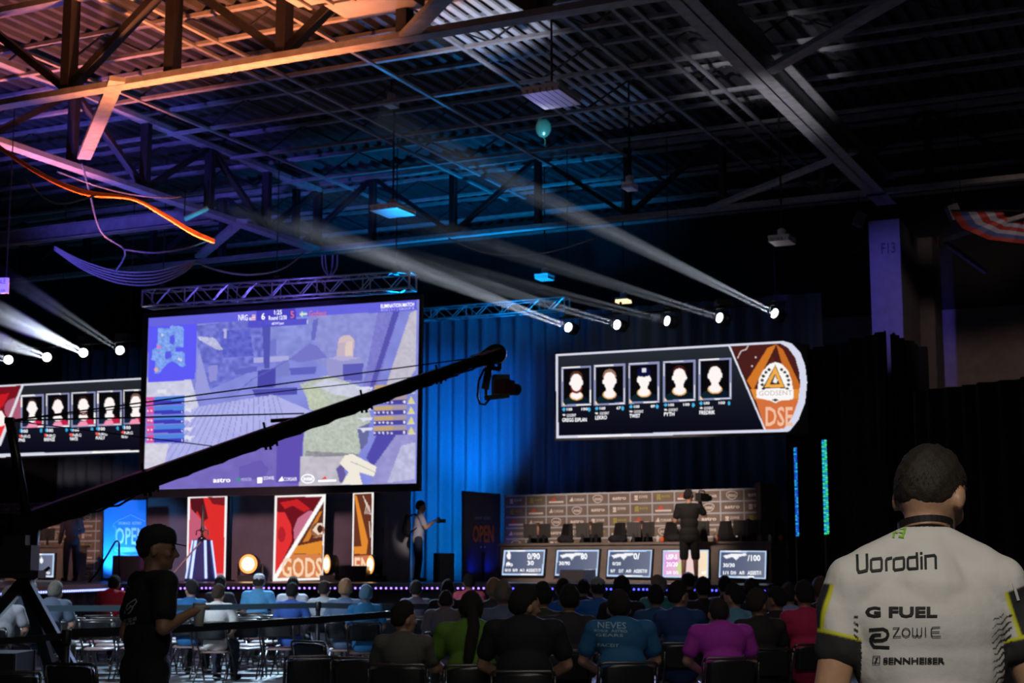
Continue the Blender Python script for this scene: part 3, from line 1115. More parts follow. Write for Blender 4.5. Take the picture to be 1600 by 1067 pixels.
def draw_right(x, y):
    p = Paint(x, y, (214, 216, 236))
    m = p.mask(inner_r)
    tt = np.clip((y - 545) / 130, 0, 1)[:, None]
    base = np.array((40, 44, 52)) * (1 - tt) + np.array((10, 10, 24)) * tt
    p.c[m] = base[m]
    p.line(r8((400, 62), (640, 48), (780, 42)), 2.6, (255, 250, 245))
    p.line(r8((200, 566), (500, 556)), 2.6, (255, 250, 250))
    fx = ((106, 166, 270, 388), (296, 155, 466, 382), (496, 144, 666, 372), (698, 133, 876, 362), (904, 120, 1084, 352))
    hairs = ((84, 46, 34), (150, 112, 92), (12, 12, 50), (64, 24, 20), (24, 14, 14))
    for i, (a, b, c, d) in enumerate(fx):
        portrait(p, r8_l, a, b, c, d, -9, hairs[i], ((14, 34, 44), (10, 24, 40)), i == 2, i == 0, (230, 170, 90))
        p.poly([r8_l((a + 2, d - 26))[0], r8_l((a + 20, d - 2))[0], r8_l((a + 2, d - 2))[0]], (240, 215, 170))
        p.poly(r8((a - 2, d + 20), (a + 10, d + 9), (a + 22, d + 20), (a + 10, d + 32)), (70, 185, 235))
        p.ell(*r8((c - 8, d + 20))[0], 2.1, 3.2, (70, 185, 235))
        p.ell(*r8((a + 10, d + 50 - (2 if i else -2)))[0], 2.4, 1.4, (240, 235, 235))
    # crest half: brown ground, orange triangles
    reg = r8((1080, 40), (1375, 24), (1420, 50), (1462, 110), (1484, 190), (1490, 260), (1478, 360), (1445, 450), (1395, 520), (1284, 524))
    keep = p.mask(reg)
    old = p.c.copy()
    p.poly(reg, (74, 30, 28))
    p.poly(r8((1300, 50), (1350, 30), (1215, 300), (1180, 240)), (208, 118, 40))
    p.poly(r8((1350, 30), (1390, 60), (1500, 290), (1500, 380), (1440, 330)), (196, 106, 38))
    p.poly(r8((1200, 290), (1500, 290), (1500, 345), (1225, 350)), (226, 140, 52))
    p.poly(r8((1330, 100), (1420, 290), (1240, 290)), (90, 36, 30))
    p.poly(r8((1230, 350), (1500, 345), (1500, 540), (1290, 540)), (212, 112, 62))
    for a in ((1125, 110), (1175, 60)): p.line(r8(a, (a[0] + 20, a[1] - 40), (a[0] + 50, a[1] - 52)), 1.4, (225, 205, 205))
    for a in ((1210, 155), (1230, 105)): p.ell(*r8(a)[0], 1.4, 1.6, (220, 200, 200))
    # wreathed triangle crest with a banner
    p.poly(r8((1235, 340), (1250, 230), (1275, 180), (1310, 145), (1345, 132), (1385, 145), (1420, 185), (1440, 240), (1452, 330), (1445, 350), (1370, 358), (1345, 372), (1320, 358)), (250, 248, 246))
    for sx in (-1, 1):
        for k in range(6):
            a = 0.5 + k * .33
            cx, cy = 1345 + sx * 78 * sin(a * .95), 245 - 78 * cos(a)
            p.ell(*r8((cx, cy))[0], 2.6, 2.2, (52, 44, 36))
    p.poly(r8((1345, 148), (1405, 285), (1270, 285)), (60, 40, 30))
    p.poly(r8((1345, 156), (1398, 280), (1280, 280)), (240, 170, 74))
    p.poly(r8((1343, 200), (1372, 262), (1312, 262)), (64, 42, 34))
    p.poly(r8((1330, 250), (1345, 210), (1352, 235), (1362, 232), (1350, 256)), (245, 242, 240))
    p.poly(r8((1236, 296), (1452, 290), (1452, 330), (1238, 338)), (252, 250, 250))
    p.poly(r8((1325, 352), (1345, 345), (1366, 352), (1345, 364)), (50, 40, 36))
    p.c[~keep] = old[~keep]
    p.line(r8((1078, 40), (1284, 524)), 2.6, (222, 224, 238))
    return p


r8_l = lambda *pts: r8(*pts)
t = thing('led_wall', 'wide rounded LED wall with five white-framed portraits and an orange crest', 'LED screen', PR.at(1050, 612))
mb = MB()
hous = r8((60, 78), (1398, 0), (1455, 18), (1535, 30), (1535, 545), (1420, 552), (62, 588))
mb.prism([PR.at(*q, 0.0) for q in hous], PR.n * -0.16); mb.build('wall_housing', FRAME, t)
im = screen_mesh('wall_image', PR, r8((60, 84), (1540, -2), (1540, 542), (60, 580)), 360, 150, draw_right, t, 0.012, outer_r)
mb = MB()
for i, (a, d, n, h, w) in enumerate(((106, 388, 'GREGG ESPLAN', '100', 142), (298, 382, 'LEKRO', '67', 68), (497, 372, 'TWIST', '89', 62), (698, 362, 'PYTH', '100', 60), (904, 352, 'FREDRIK', '100', 90))):
    o = 2 if i else 14
    q = lambda X, Y: r8((X, Y))[0]
    x0, y0 = q(a + 26, d + 12); x1, y1 = q(a + 58, d + 28); put_text(mb, PR, '100', x0, y0, x1, y1, .02, 0, .01, -.3)
    x0, y0 = q(a + 112 if len(h) > 2 else a + 124, d + 10); x1, y1 = q(a + 148, d + 26); put_text(mb, PR, h, x0, y0, x1, y1, .02, 0, .01, -.3)
    x0, y0 = q(a + 26, d + 40 + o * .5); x1, y1 = q(a + 80, d + 56 + o * .5); put_text(mb, PR, 'GODSENT', x0, y0, x1, y1, .02, 0, 0, -.4)
    x0, y0 = q(a, d + 62 + o * .6); x1, y1 = q(a + w, d + 84 + o * .6); put_text(mb, PR, n, x0, y0, x1, y1, .02, 0, .012, -.5)
x0, y0 = r8((1288, 392))[0]; x1, y1 = r8((1446, 506))[0]
v, f = text_geo('DSE', 0.02)
mb.begin()
mb.add([tuple(PR.at(x0 + a * (x1 - x0), y1 + b * (y0 - y1), .02)) for a, b in v], f, 1)
x0, y0 = r8((1250, 300))[0]; x1, y1 = r8((1442, 328))[0]; put_text(mb, PR, 'GODSENT', x0, y0, x1, y1, .02, 2, .0, -1)
mb.build_each('wall_lettering', [LW, G((240, 190, 160)), G((190, 170, 160))], im)

PLW = Plane(0, 36.3, 225, 35.0, 650)
l4 = lambda *pts: [(a / 4, 534 + b / 4) for a, b in pts]


def draw_left(x, y):
    p = Paint(x, y, (214, 216, 232))
    inn = l4((-700, 320), (0, 282), (1000, 230), (1000, 672), (0, 700), (-700, 730))
    m = p.mask(inn)
    tt = np.clip((y - 600) / 105, 0, 1)[:, None]
    base = np.array((38, 40, 48)) * (1 - tt) + np.array((12, 11, 28)) * tt
    p.c[m] = base[m]
    p.line(l4((380, 243), (640, 230)), 2.4, (255, 250, 240))
    p.line(l4((580, 690), (860, 684)), 2.4, (255, 250, 245))
    red = l4((-700, 320), (0, 282), (132, 272), (0, 640), (-24, 700), (-700, 730))
    p.poly(red, (120, 18, 30))
    p.poly(l4((-200, 420), (0, 330), (60, 320), (20, 400), (-100, 520)), (200, 26, 36))
    p.poly(l4((-200, 560), (40, 500), (0, 640), (-40, 700), (-200, 700)), (236, 50, 60))
    p.ell(*l4((95, 420))[0], 17, 17, (170, 90, 116))
    p.poly(l4((-100, 460), (10, 430), (34, 470), (30, 520), (-100, 560)), (250, 240, 240))
    p.poly(l4((135, 270), (150, 270), (0, 660), (-6, 620)), (225, 225, 235))
    cut = p.mask(l4((150, 262), (1000, 226), (1000, 676), (-10, 706)))
    for i, (a, b, c, d) in enumerate(((134, 338, 268, 536), (292, 328, 430, 532), (450, 320, 592, 528), (612, 312, 756, 522), (774, 304, 922, 514))):
        portrait(p, l4, a, b, c, d, -6, ((60, 30, 30), (36, 20, 20), (50, 26, 22), (16, 12, 14), (120, 90, 80))[i], ((20, 34, 56), (196, 30, 70)), False, i == 2, None)
        p.poly([l4((a + 30, d))[0], l4((a + 50, d - 30))[0], l4((a + 88, d - 34))[0], l4((a + 102, d - 2))[0]], (240, 150, 180))
        p.ell(*l4((a, d + 20))[0], 2.2, 3.0, (60, 170, 225))
        p.ell(*l4((a + 124, d + 18))[0], 2.0, 3.0, (60, 170, 225))
        p.ell(*l4((a - 4, d + 52))[0], 2.8, 2.2, (235, 90, 90))
    return p


t = thing('led_wall', 'wide LED wall with a red crest and five red-shirted portraits, left of the big screen', 'LED screen', PLW.at(100, 650))
mb = MB()
mb.prism([PLW.at(*q, 0.0) for q in l4((-900, 318), (-700, 300), (930, 214), (930, 694), (-700, 756), (-900, 740))], PLW.n * -0.16); mb.build('wall_housing', FRAME, t)
out_l = l4((-560, 298), (906, 220), (906, 690), (-560, 744), (-640, 700), (-680, 600), (-680, 450), (-640, 350))
im = screen_mesh('wall_image', PLW, l4((-700, 304), (916, 219), (916, 691), (-700, 748)), 340, 110, draw_left, t, 0.012, out_l)
mb = MB()
for i, (a, d, n, w) in enumerate(((126, 536, 'FNS', 38), (284, 532, 'BREHZE', 66), (446, 528, 'NAHTE', 48), (608, 522, 'FUGLY', 56), (768, 514, 'NITRO', 38))):
    q = lambda X, Y: l4((X, Y))[0]
    x0, y0 = q(a + 10, d + 12); x1, y1 = q(a + 48, d + 32); put_text(mb, PLW, '100', x0, y0, x1, y1, .02, 0, .01)
    x0, y0 = q(a + 10, d + 46); x1, y1 = q(a + 62, d + 64); put_text(mb, PLW, 'NRG', x0, y0, x1, y1, .02, 0, 0)
    x0, y0 = q(a - 8, d + 68); x1, y1 = q(a - 8 + w, d + 88); put_text(mb, PLW, n, x0, y0, x1, y1, .02, 0, .012)
mb.build_each('wall_lettering', [LW], im)
# ------------------------------------------------------------------ the set wall behind the middle of the stage
SETW = mat('set_wall_board', (0.30, 0.26, 0.29), 0.8, 0, 0.04, 3, 0.1)
PW = Plane(228, 37.4, 640, 35.8, 850)
t = thing('set_wall', 'dark greyish set wall behind the three upright LED columns', 'stage wall', PW.at(430, 905))
ztop = PW.at(430, 768).z
for k in range(6):
    a0, a1 = PW.w * k / 6 + .01, PW.w * (k + 1) / 6 - .01
    mb = MB(); mb.prism([PW.loc(a0, ZS), PW.loc(a1, ZS), PW.loc(a1, ztop), PW.loc(a0, ztop)], PW.n * -0.1)
    mb.build('wall_board', SETW, t)

PC = Plane(293, 36.4, 584, 35.2, 850)


def draw_col1(x, y):
    p = Paint(x, y, (250, 246, 246))
    e = lambda *pts: [(a / 4, 800 + b / 4) for a, b in pts]
    p.poly(e((1188, -88), (1406, -94), (1398, 410), (1172, 418)), (222, 46, 44))
    p.poly(e((1188, -88), (1270, -90), (1300, 40), (1270, 60), (1230, -10), (1210, 100)), (86, 20, 30))
    p.poly(e((1186, -30), (1250, 40), (1310, 130), (1290, 200), (1180, 200)), (196, 92, 118))
    p.poly(e((1260, 100), (1300, 130), (1310, 180), (1270, 200)), (180, 60, 60))
    p.poly(e((1300, -94), (1406, -94), (1404, -40), (1330, -50)), (120, 26, 34))
    p.poly(e((1174, 390), (1398, 384), (1396, 412), (1172, 420)), (200, 120, 150))
    return p


def draw_col2(x, y):
    e = lambda *pts: [(400 + a / 4, 800 + b / 4) for a, b in pts]
    p = Paint(x, y, (250, 246, 244))
    p.poly(e((130, -92), (425, -98), (412, 412), (118, 412)), (110, 20, 30))
    p.poly(e((130, 0), (180, 0), (220, 80), (225, 180), (140, 360), (120, 380)), (226, 50, 52))
    p.ell(*e((160, 140))[0], 6, 12, (180, 34, 44))
    p.poly(e((235, 110), (260, 40), (330, -10), (360, -4), (240, 190)), (196, 110, 140))
    p.poly(e((150, -60), (260, -80), (340, -20), (300, 0), (230, -40), (180, -20)), (200, 36, 40))
    p.poly(e((425, -98), (412, 412), (118, 412), (390, -20)), (92, 46, 34))
    p.poly(e((240, 215), (415, 178), (413, 262), (225, 258)), (226, 140, 50))
    p.poly(e((395, 0), (415, -8), (330, 180), (290, 190)), (206, 124, 46))
    p.poly(e((200, 262), (412, 262), (410, 410), (130, 410)), (214, 128, 76))
    p.ell(*e((385, 112))[0], 11, 11, (150, 96, 66))
    p.poly(e((352, 112), (385, 70), (416, 70), (416, 140), (385, 142)), (238, 214, 190))
    p.ell(*e((400, 105))[0], 4.2, 6.5, (70, 34, 26))
    p.line(e((352, 108), (380, 68), (414, 62)), 1.6, (70, 34, 26))
    p.line(e((360, 160), (412, 150)), 1.6, (190, 130, 100))
    p.line(e((430, -98), (118, 412)), 6.0, (255, 252, 250))
    return p


def draw_col3(x, y):
    e = lambda *pts: [(400 + a / 4, 800 + b / 4) for a, b in pts]
    p = Paint(x, y, (250, 246, 244))
    p.poly(e((614, -110), (724, -116), (720, 408), (608, 408)), (104, 52, 36))
    p.poly(e((614, -110), (630, -100), (700, 180), (690, 262), (612, 262), (612, 215), (660, 214)), (226, 138, 50))
    p.poly(e((608, 275), (722, 270), (720, 400), (608, 402)), (206, 116, 80))
    for k in range(4): p.line(e((670 + 12 * k, -100 + 20 * k), (690 + 9 * k, -40 + 18 * k), (680 + 10 * k, 10)), 1.0, (235, 215, 200))
    p.line(e((708, 60), (716, 160)), 1.2, (235, 215, 200))
    return p


for nm, quad, fn, txt, lab in (('led_column', ((293.5, 776), (355.2, 773.5), (352, 907.5), (291, 909.5)), draw_col1, None, 'upright LED column glowing red and pink behind the trophy'),
                               ('led_column', ((429.5, 774.5), (509, 772), (504.5, 906), (426, 908)), draw_col2, ('GODS', (440, 871, 503.5, 902)), 'widest LED column, red with an orange corner and an eye'),
                               ('led_column', ((551.5, 770.6), (584, 769), (581.5, 903), (549.5, 905)), draw_col3, ('EN', (554, 871, 578, 898)), 'narrow brown and orange LED column beside the right stage lamp')):
    c = PC.at((quad[2][0] + quad[3][0]) / 2, quad[2][1])
    t = thing(nm, lab, 'LED column', (c.x, c.y, ZS), 0, 'LED columns on the set')
    b = MB(); qq = [PC.at(*q) for q in quad]
    b.prism(qq, PC.n * -0.14); b.build('column_body', FRAME, t)
    b = MB(); b.prism([PC.loc(PC.par(*quad[3])[0] - .05, ZS), PC.loc(PC.par(*quad[2])[0] + .05, ZS), PC.loc(PC.par(*quad[2])[0] + .05, ZS + .03), PC.loc(PC.par(*quad[3])[0] - .05, ZS + .03)], PC.n * -0.4); b.build('column_foot', FRAME, t)
    w = 90 if txt is None or txt[0] == 'EN' else 120
    im = screen_mesh('column_image', PC, quad, 80, 130, fn, t, 0.012)
    if txt:
        b = MB(); put_text(b, PC, txt[0], *txt[1], .02, 0, .02); b.build('column_lettering', G((250, 214, 180)), im)

# ------------------------------------------------------------------ OPEN banners
PB = Plane(163, 36.6, 228, 36.4, 850)
BANB = mat('banner_blue', (0.05, 0.30, 0.85), 0.6)
BANW = mat('banner_white', (0.70, 0.85, 0.95), 0.6)
t = thing('banner_stand', 'bright blue backdrop banner reading OPEN, beside the left player booth', 'banner', PB.loc(.5, ZS))
mb = MB(); mb.prism([PB.at(163, 783), PB.at(228, 781), PB.at(228, 902), PB.at(161, 903)], PB.n * -0.04); mb.build('banner_cloth', BANB, t)
mb = MB()
put_text(mb, PB, 'OPEN', 180, 824, 227, 851, .012, 0, .02)
put_text(mb, PB, 'DREAMHACK', 185, 815, 204, 819.6, .012, 0, .01); put_text(mb, PB, 'ASTRO', 206, 815, 221, 819.6, .012, 0, .01)
for pts in (((181, 850), (181, 823), (177, 823), (177, 819), (186, 812), (192, 810), (204, 804), (216, 810), (222, 812), (227, 815)),
            ((180, 853), (180, 860), (192, 866), (204, 868), (220, 866), (227, 860))):
    v, f = stroke2d(pts, 1.0); mb.begin(); mb.add([tuple(PB.at(*q, .012)) for q in v], f, 1)
put_poly(mb, PB, ((182, 855), (226, 854), (222, 862), (186, 863)), .008, 1)
put_text(mb, PB, 'DENVER', 195, 856, 212, 861, .012, 0, .01)
mb.build_each('banner_lettering', [BANW, mat('banner_pale', (0.25, 0.65, 0.95), 0.6)], t)
spot('banner_uplight', PB.loc(.1, ZS + .15, .55), PB.loc(.35, 2.4), 200, (0.05, 0.42, 1.0), 120, 0.9, 0.08)
spot('banner_wash', PB.loc(.5, ZS + 2.2, 2.4), PB.loc(.5, 2.4), 120, (0.08, 0.40, 1.0), 50, 0.6, 0.08)

PT = Plane(724, 35.2, 783, 36.4, 840)
NAVY = mat('tower_print', (0.03, 0.045, 0.12), 0.6)
t = thing('open_tower', 'dark navy panel with orange OPEN lettering, at the end of the right player booth', 'banner', PT.loc(.4, ZS))
mb = MB(); mb.prism([PT.at(724.5, 767), PT.at(782, 771.5), PT.at(782, 908), PT.at(724.5, 910)], PT.n * -0.06); mb.build('tower_panel', NAVY, t)
mb = MB()
put_text(mb, PT, 'OPEN', 738.5, 820.5, 771.5, 848, .012, 0, .03)
put_text(mb, PT, 'DREAM', 742.5, 807.5, 753, 811.5, .012, 1); put_text(mb, PT, 'ASTRO', 755.5, 807.5, 767, 811.5, .012, 1)
put_poly(mb, PT, ((752.5, 862), (758.5, 862), (756.4, 905), (753.2, 905)), .012, 2)
for a, b in ((750.8, 854.5), (757, 854.5)): put_poly(mb, PT, ((a, b - 1.5), (a + 1.6, b - 1.5), (a + 1.6, b + 1.5), (a, b + 1.5)), .012, 1)
mb.build_each('tower_lettering', [mat('print_orange', (0.70, 0.16, 0.04), 0.6), mat('print_skyblue', (0.2, 0.5, 0.9), 0.6), mat('print_black', (0.004, 0.004, 0.01), 0.7)], t)
for a in (741, 768):
    p = PT.at(a, 905, .22)
    spot('tower_uplight', (p.x, p.y, ZS + .12), PT.at(a + (2 if a < 750 else -2), 872), 10, (0.02, 0.06, 1.0), 80, 0.9, 0.04)
p = PT.at(755, 830, 2.5)
spot('tower_wash', p, PT.at(755, 832), 16, (1.0, 0.75, 0.6), 40, 0.8, 0.1)

# ------------------------------------------------------------------ player booths
BOOTH = mat('booth_board', (0.22, 0.165, 0.14), 0.75, 0, 0.04, 5, 0.12)
GRIDL = mat('booth_grid_line', (0.48, 0.52, 0.60), 0.6)
LOGOS = [mat('logo_white', (0.85, 0.80, 0.78), 0.6), mat('logo_red', (0.75, 0.10, 0.05), 0.6), mat('logo_green', (0.45, 0.45, 0.08), 0.6)]


def logo(mb, pl, kind, a, z, w, h, off=0.012):
    """one sponsor mark centred at (a, z) on a booth wall; w, h = its cell"""
    def quad(x0, y0, x1, y1, m=0):
        mb.add([tuple(pl.loc(a + x0 * w, z + y0 * h, off)), tuple(pl.loc(a + x1 * w, z + y0 * h, off)), tuple(pl.loc(a + x1 * w, z + y1 * h, off)), tuple(pl.loc(a + x0 * w, z + y1 * h, off))], [(0, 1, 2, 3)], m)

    def txt(s, x0, y0, x1, y1, m=0, fat=.02):
        v, f = text_geo(s, fat)
        mb.add([tuple(pl.loc(a + (x0 + p * (x1 - x0)) * w, z + (y0 + q * (y1 - y0)) * h, off)) for p, q in v], f, m)
    if kind == 0:
        quad(-.30, -.22, -.14, -.06); quad(-.30, .0, -.14, .22); quad(-.24, -.1, -.18, .05); txt('ZOWIE', -.10, -.03, .30, .2)
    elif kind == 1:
        for k in range(3): quad(-.28 + k * .06, -.25 + (k % 2) * .06, -.24 + k * .06, .25, 2)
        quad(-.28, .18, -.12, .25, 2); txt('MONSTER', -.06, -.04, .32, .16, 2, .01)
    elif kind == 2:
        quad(-.36, -.26, .36, -.10); 
        mb.add([tuple(pl.loc(a - .28 * w, z - .06 * h, off)), tuple(pl.loc(a + .02 * w, z - .06 * h, off)), tuple(pl.loc(a - .10 * w, z + .28 * h, off))], [(0, 1, 2)], 1)
    elif kind == 3:
        mb.add([tuple(pl.loc(a - .36 * w, z - .16 * h, off)), tuple(pl.loc(a - .16 * w, z - .16 * h, off)), tuple(pl.loc(a - .22 * w, z + .24 * h, off))], [(0, 1, 2)], 0)
        txt('CORSAIR', -.14, -.14, .36, .1)
    elif kind == 4:
        rr = [(a + .23 * w * cos(q), z + .34 * h * sin(q + .25 * cos(q))) for q in np.linspace(0, 2 * pi, 21)]
        v, f = stroke2d(rr, .06 * h); mb.add([tuple(pl.loc(p, q, off)) for p, q in v], f, 0)
        txt('intel', -.15, -.14, .16, .18)
    else:
        txt('astro', -.32, -.13, .32, .16, 0, .03)


def booth_wall(name, label, pl, a0, cell_w, ncol, z_top, cell_h, nrow, z_bot, shift, a_end):
    t = thing(name, label, 'backdrop wall', pl.loc(a0 + cell_w * ncol / 2, ZS))
    mb = MB(); mb.prism([pl.loc(a0 - .05, z_bot), pl.loc(a_end, z_bot), pl.loc(a_end, z_top), pl.loc(a0 - .05, z_top)], pl.n * -0.08); mb.build('backdrop_board', BOOTH, t)
    g = MB()
    for r in range(nrow + 1):
        z = z_top - r * cell_h - .02
        g.add([tuple(pl.loc(a0, z - .018, .005)), tuple(pl.loc(a_end, z - .018, .005)), tuple(pl.loc(a_end, z + .018, .005)), tuple(pl.loc(a0, z + .018, .005))], [(0, 1, 2, 3)])
    for c in range(1, ncol + 1):
        a = a0 + c * cell_w
        if a > a_end: break
        g.add([tuple(pl.loc(a - .016, z_bot, .006)), tuple(pl.loc(a + .016, z_bot, .006)), tuple(pl.loc(a + .016, z_top, .006)), tuple(pl.loc(a - .016, z_top, .006))], [(0, 1, 2, 3)])
    g.build('grid_lines', GRIDL, t)
    l = MB()
    for r in range(nrow):
        for c in range(ncol):
            if a0 + (c + .9) * cell_w > a_end: continue
            logo(l, pl, (c + r + shift) % 6, a0 + (c + .5) * cell_w, z_top - (r + .5) * cell_h - .02, cell_w, cell_h)
    l.build('sponsor_logo', LOGOS, t)
    return t


PRW = Plane(788, 36.5, 1211, 32.75, 800)
a1, a2 = PRW.par(822, 800)[0], PRW.par(1163, 800)[0]
cw = (a2 - a1) / 10
zt = PRW.par(1000, 767.5)[1]
ch = (zt - PRW.par(1000, 838.3)[1]) / 4
booth_wall('sponsor_wall', 'brown sponsor backdrop wall with a grid of logos behind the right player desk', PRW, a1 - cw, cw, 13, zt, ch, 6, ZS, 0, PRW.w)
t = thing('booth_side', 'thin dark end post at the right edge of the sponsor wall', 'post', PRW.loc(PRW.w + .06, ZS))
mb = MB(); mb.prism([PRW.loc(PRW.w + .02, ZS), PRW.loc(PRW.w + .12, ZS), PRW.loc(PRW.w + .12, zt + .05), PRW.loc(PRW.w + .02, zt + .05)], PRW.n * 1.0); mb.build('side_board', BOOTH, t)
mb = MB()
for z in (1.7, 2.2, 2.7):
    mb.lathe([(0.02, 0), (0.05, 0.02), (0.05, 0.05), (0.02, 0.06)], PRW.loc(PRW.w - .06, z, .10), Matrix.Rotation(radians(90), 3, 'X'))
mb.build('fixing_knobs', mat('knob_copper', (0.8, 0.45, 0.3), 0.3, 0.6), t)
PLB = Plane(-40, 42.0, 160, 39.3, 820)
b1, b2 = PLB.par(22.5, 800)[0], PLB.par(151, 800)[0]
cwl = (b2 - b1) / 5
ztl = PLB.par(60, 785)[1]
chl = (ztl - PLB.par(60, 845)[1]) / 4
booth_wall('sponsor_wall', 'brown sponsor backdrop wall with a grid of logos behind the left player desk', PLB, b1 - 2 * cwl, cwl, 8, ztl, chl, 8, ZS, 3, PLB.par(158, 800)[0])

PD = Plane(782, 35.0, 1205, 31.4, 880)
DESKF = mat('desk_front', (0.17, 0.14, 0.13), 0.7, 0, 0.04, 5, 0.12)
zdesk = (PD.par(800, 850.5)[1] + PD.par(1190, 851.5)[1]) / 2


def desk(name, label, pl, a0, a1, zd, deep=0.85):
    t = thing(name, label, 'desk', pl.loc((a0 + a1) / 2, ZS))
    mb = MB(); mb.prism([pl.loc(a0, ZS), pl.loc(a1, ZS), pl.loc(a1, zd), pl.loc(a0, zd)], pl.n * -0.06); mb.build('desk_front', DESKF, t)
    mb = MB(); mb.prism([pl.loc(a0 - .03, zd, .04), pl.loc(a1 + .03, zd, .04), pl.loc(a1 + .03, zd, -deep), pl.loc(a0 - .03, zd, -deep)], (0, 0, .05)); mb.build('desk_top', DESKF, t)
    for a in (a0 + .03, (a0 + a1) / 2, a1 - .03):
        mb = MB(); mb.prism([pl.loc(a - .02, ZS, -.07), pl.loc(a + .02, ZS, -.07), pl.loc(a + .02, ZS, -deep + .05), pl.loc(a - .02, ZS, -deep + .05)], (0, 0, zd - ZS)); mb.build('desk_support', DESKF, t)
    return t


desk('player_desk', 'long brown player desk with five screens on its front', PD, 0.0, PD.w, zdesk)
PDL = Plane(-40, 39.2, 97, 37.6, 880)
desk('player_desk', 'dark player desk of the left booth, partly behind the camera crane', PDL, 0.0, PDL.w, PDL.par(60, 855)[1])


def tv(label, pl, quad, fn, texts, group):
    c = pl.at((quad[0][0] + quad[1][0]) / 2, (quad[0][1] + quad[3][1]) / 2)
    t = thing('monitor_screen', label, 'screen', c, 0, group)
    cx, cy = np.mean([q[0] for q in quad]), np.mean([q[1] for q in quad])
    big = [(cx + (x - cx) * 1.05, cy + (y - cy) * 1.07) for x, y in quad]
    mb = MB(); mb.prism([pl.at(*q, .07) for q in big], pl.n * -0.06); mb.build('screen_case', FRAME, t)
    im = screen_mesh('screen_image', pl, quad, 60, 40, fn, t, 0.078)
    mb = MB()
    for s, x0, y0, x1, y1 in texts:
        put_text(mb, pl, s, x0, y0, x1, y1, .086, 0, .015)
    mb.build_each('screen_lettering', LW, im)


def gun(p, x, y, w, h):
    p.poly([(x, y + h * .35), (x + w * .3, y + h * .1), (x + w, y), (x + w, y + h * .3), (x + w * .7, y + h * .45), (x + w * .55, y + h), (x + w * .42, y + h * .5), (x + w * .1, y + h * .75)], (245, 245, 250))


def mk(quad, style):
    def fn(x, y):
        p = Paint(x, y, (190, 215, 250))
        (ax, ay), (bx, by), (cx, cy), (dx, dy) = quad
        e = 2.2
        m = p.mask([(ax + e, ay + e), (bx - e, by + e), (cx - e, cy - e), (dx + e, dy - e)])
        tt = np.clip((x - ax) / (bx - ax), 0, 1)[:, None]
        p.c[m] = (np.array((78, 88, 116)) * (1 - tt) + np.array((112, 118, 140)) * tt)[m]
        if style == 'pink':
            p.c[m] = (np.array((226, 170, 224)) * (1 - tt) + np.array((250, 232, 190)) * tt)[m]
            p.poly([(ax + 4, ay + 16), (ax + 24, ay + 14), (ax + 20, ay + 24), (ax + 4, ay + 26)], (222, 150, 220))
            p.poly([(ax + 22, ay + 20), (ax + 34, ay + 18), (ax + 34, ay + 36), (ax + 22, ay + 38)], (206, 216, 150))
        if style in ('gun', 'gun2'):
            gun(p, ax + 5, ay + 4.5, (bx - ax) * .5, 11)
        if style == 'bomb':
            p.ell(ax + 7.5, ay + 9, 3.2, 5.2, (248, 246, 246)); p.seg((ax + 7, ay + 2.5), (ax + 9, ay + 5), 2, (248, 246, 246))
            p.ell(ax + 7, ay + 21, 2.6, 2.8, (248, 246, 246))
        if style == 'fire':
            for a in (7, 31): p.ell(ax + a, ay + 11, 2.6, 4.2, (248, 246, 246)); p.poly([(ax + a - 2, ay + 9), (ax + a, ay + 4), (ax + a + 2, ay + 9)], (248, 246, 246))
            p.ell(ax + 6, ay + 21, 2.2, 2.2, (240, 240, 246))
        p.seg((ax + 8, ay + 1), (ax + 32, ay + 1), 1.6, (255, 255, 255)); p.seg((dx + 30, dy - 1), (dx + 55, dy - 1), 1.6, (255, 255, 255))
        return p
    return fn


TVQ = (((787.5, 859.5), (851.8, 858.8), (848.5, 899), (784, 898.5)), ((870, 859.3), (936, 858.8), (933, 900), (867, 899.3)),
       ((950.5, 859.5), (1019, 859), (1016, 902), (948, 900.5)), ((1036, 859.5), (1107, 859), (1106.5, 903), (1035, 902)),
       ((1125, 860), (1197.5, 860.7), (1196.5, 904.5), (1123, 902)))
TVT = ((('0/90', 824, 864, 843.5, 874), ('30', 824, 876, 834, 883), ('1/0', 791, 880, 801, 885), ('0/10', 789, 888.5, 798, 893), ('0/0', 801, 888.5, 808.5, 893), ('A/1', 812, 888.5, 819, 893), ('ASSIST/7', 822, 888.5, 845, 893.5)),
       (('80', 907.5, 864, 917.5, 874), ('30/90', 873.5, 877, 890.5, 883), ('ASSIST/4', 909, 889.5, 929, 894)),
       (('0/', 990, 864, 999.5, 874), ('0/20', 957, 878, 970, 883), ('0/7', 954, 889.5, 961, 894.5), ('D/7', 967, 889.5, 974, 894.5), ('A/0', 978, 889.5, 986, 894.5), ('ASSIST/0', 990, 889.5, 1011, 895)),
       (('USP-S', 1041, 866, 1058, 874), ('20/20', 1041, 878, 1059, 885), ('2/0', 1041, 892, 1049, 897), ('D/2', 1052, 892, 1060, 897), ('A/0', 1096, 892, 1103, 897)),
       (('/100', 1168, 867, 1188, 876.5), ('30/30', 1130, 880, 1148, 886), ('1/1', 1130, 892, 1138, 897.5), ('D/0', 1142, 892, 1150, 897.5), ('A/0', 1155, 892, 1163, 897.5), ('ASSIST/1', 1168, 892, 1189, 898)))
TVL = ('leftmost of the five desk screens, showing a bomb icon', 'second desk screen from the OPEN panel, half hidden by a wedge speaker', 'middle one of the five desk screens, showing a rifle icon',
       'pink and yellow lit desk screen behind the cameraman', 'desk screen at the right end of the right player desk')
for q, tx, lb, st in zip(TVQ, TVT, TVL, ('bomb', 'gun', 'gun2', 'pink', 'gun')):
    tv(lb, PD, q, mk(q, st), tx, 'desk screens of the right booth')
q = ((33.7, 865), (85, 864.7), (83.2, 902), (32.5, 901))
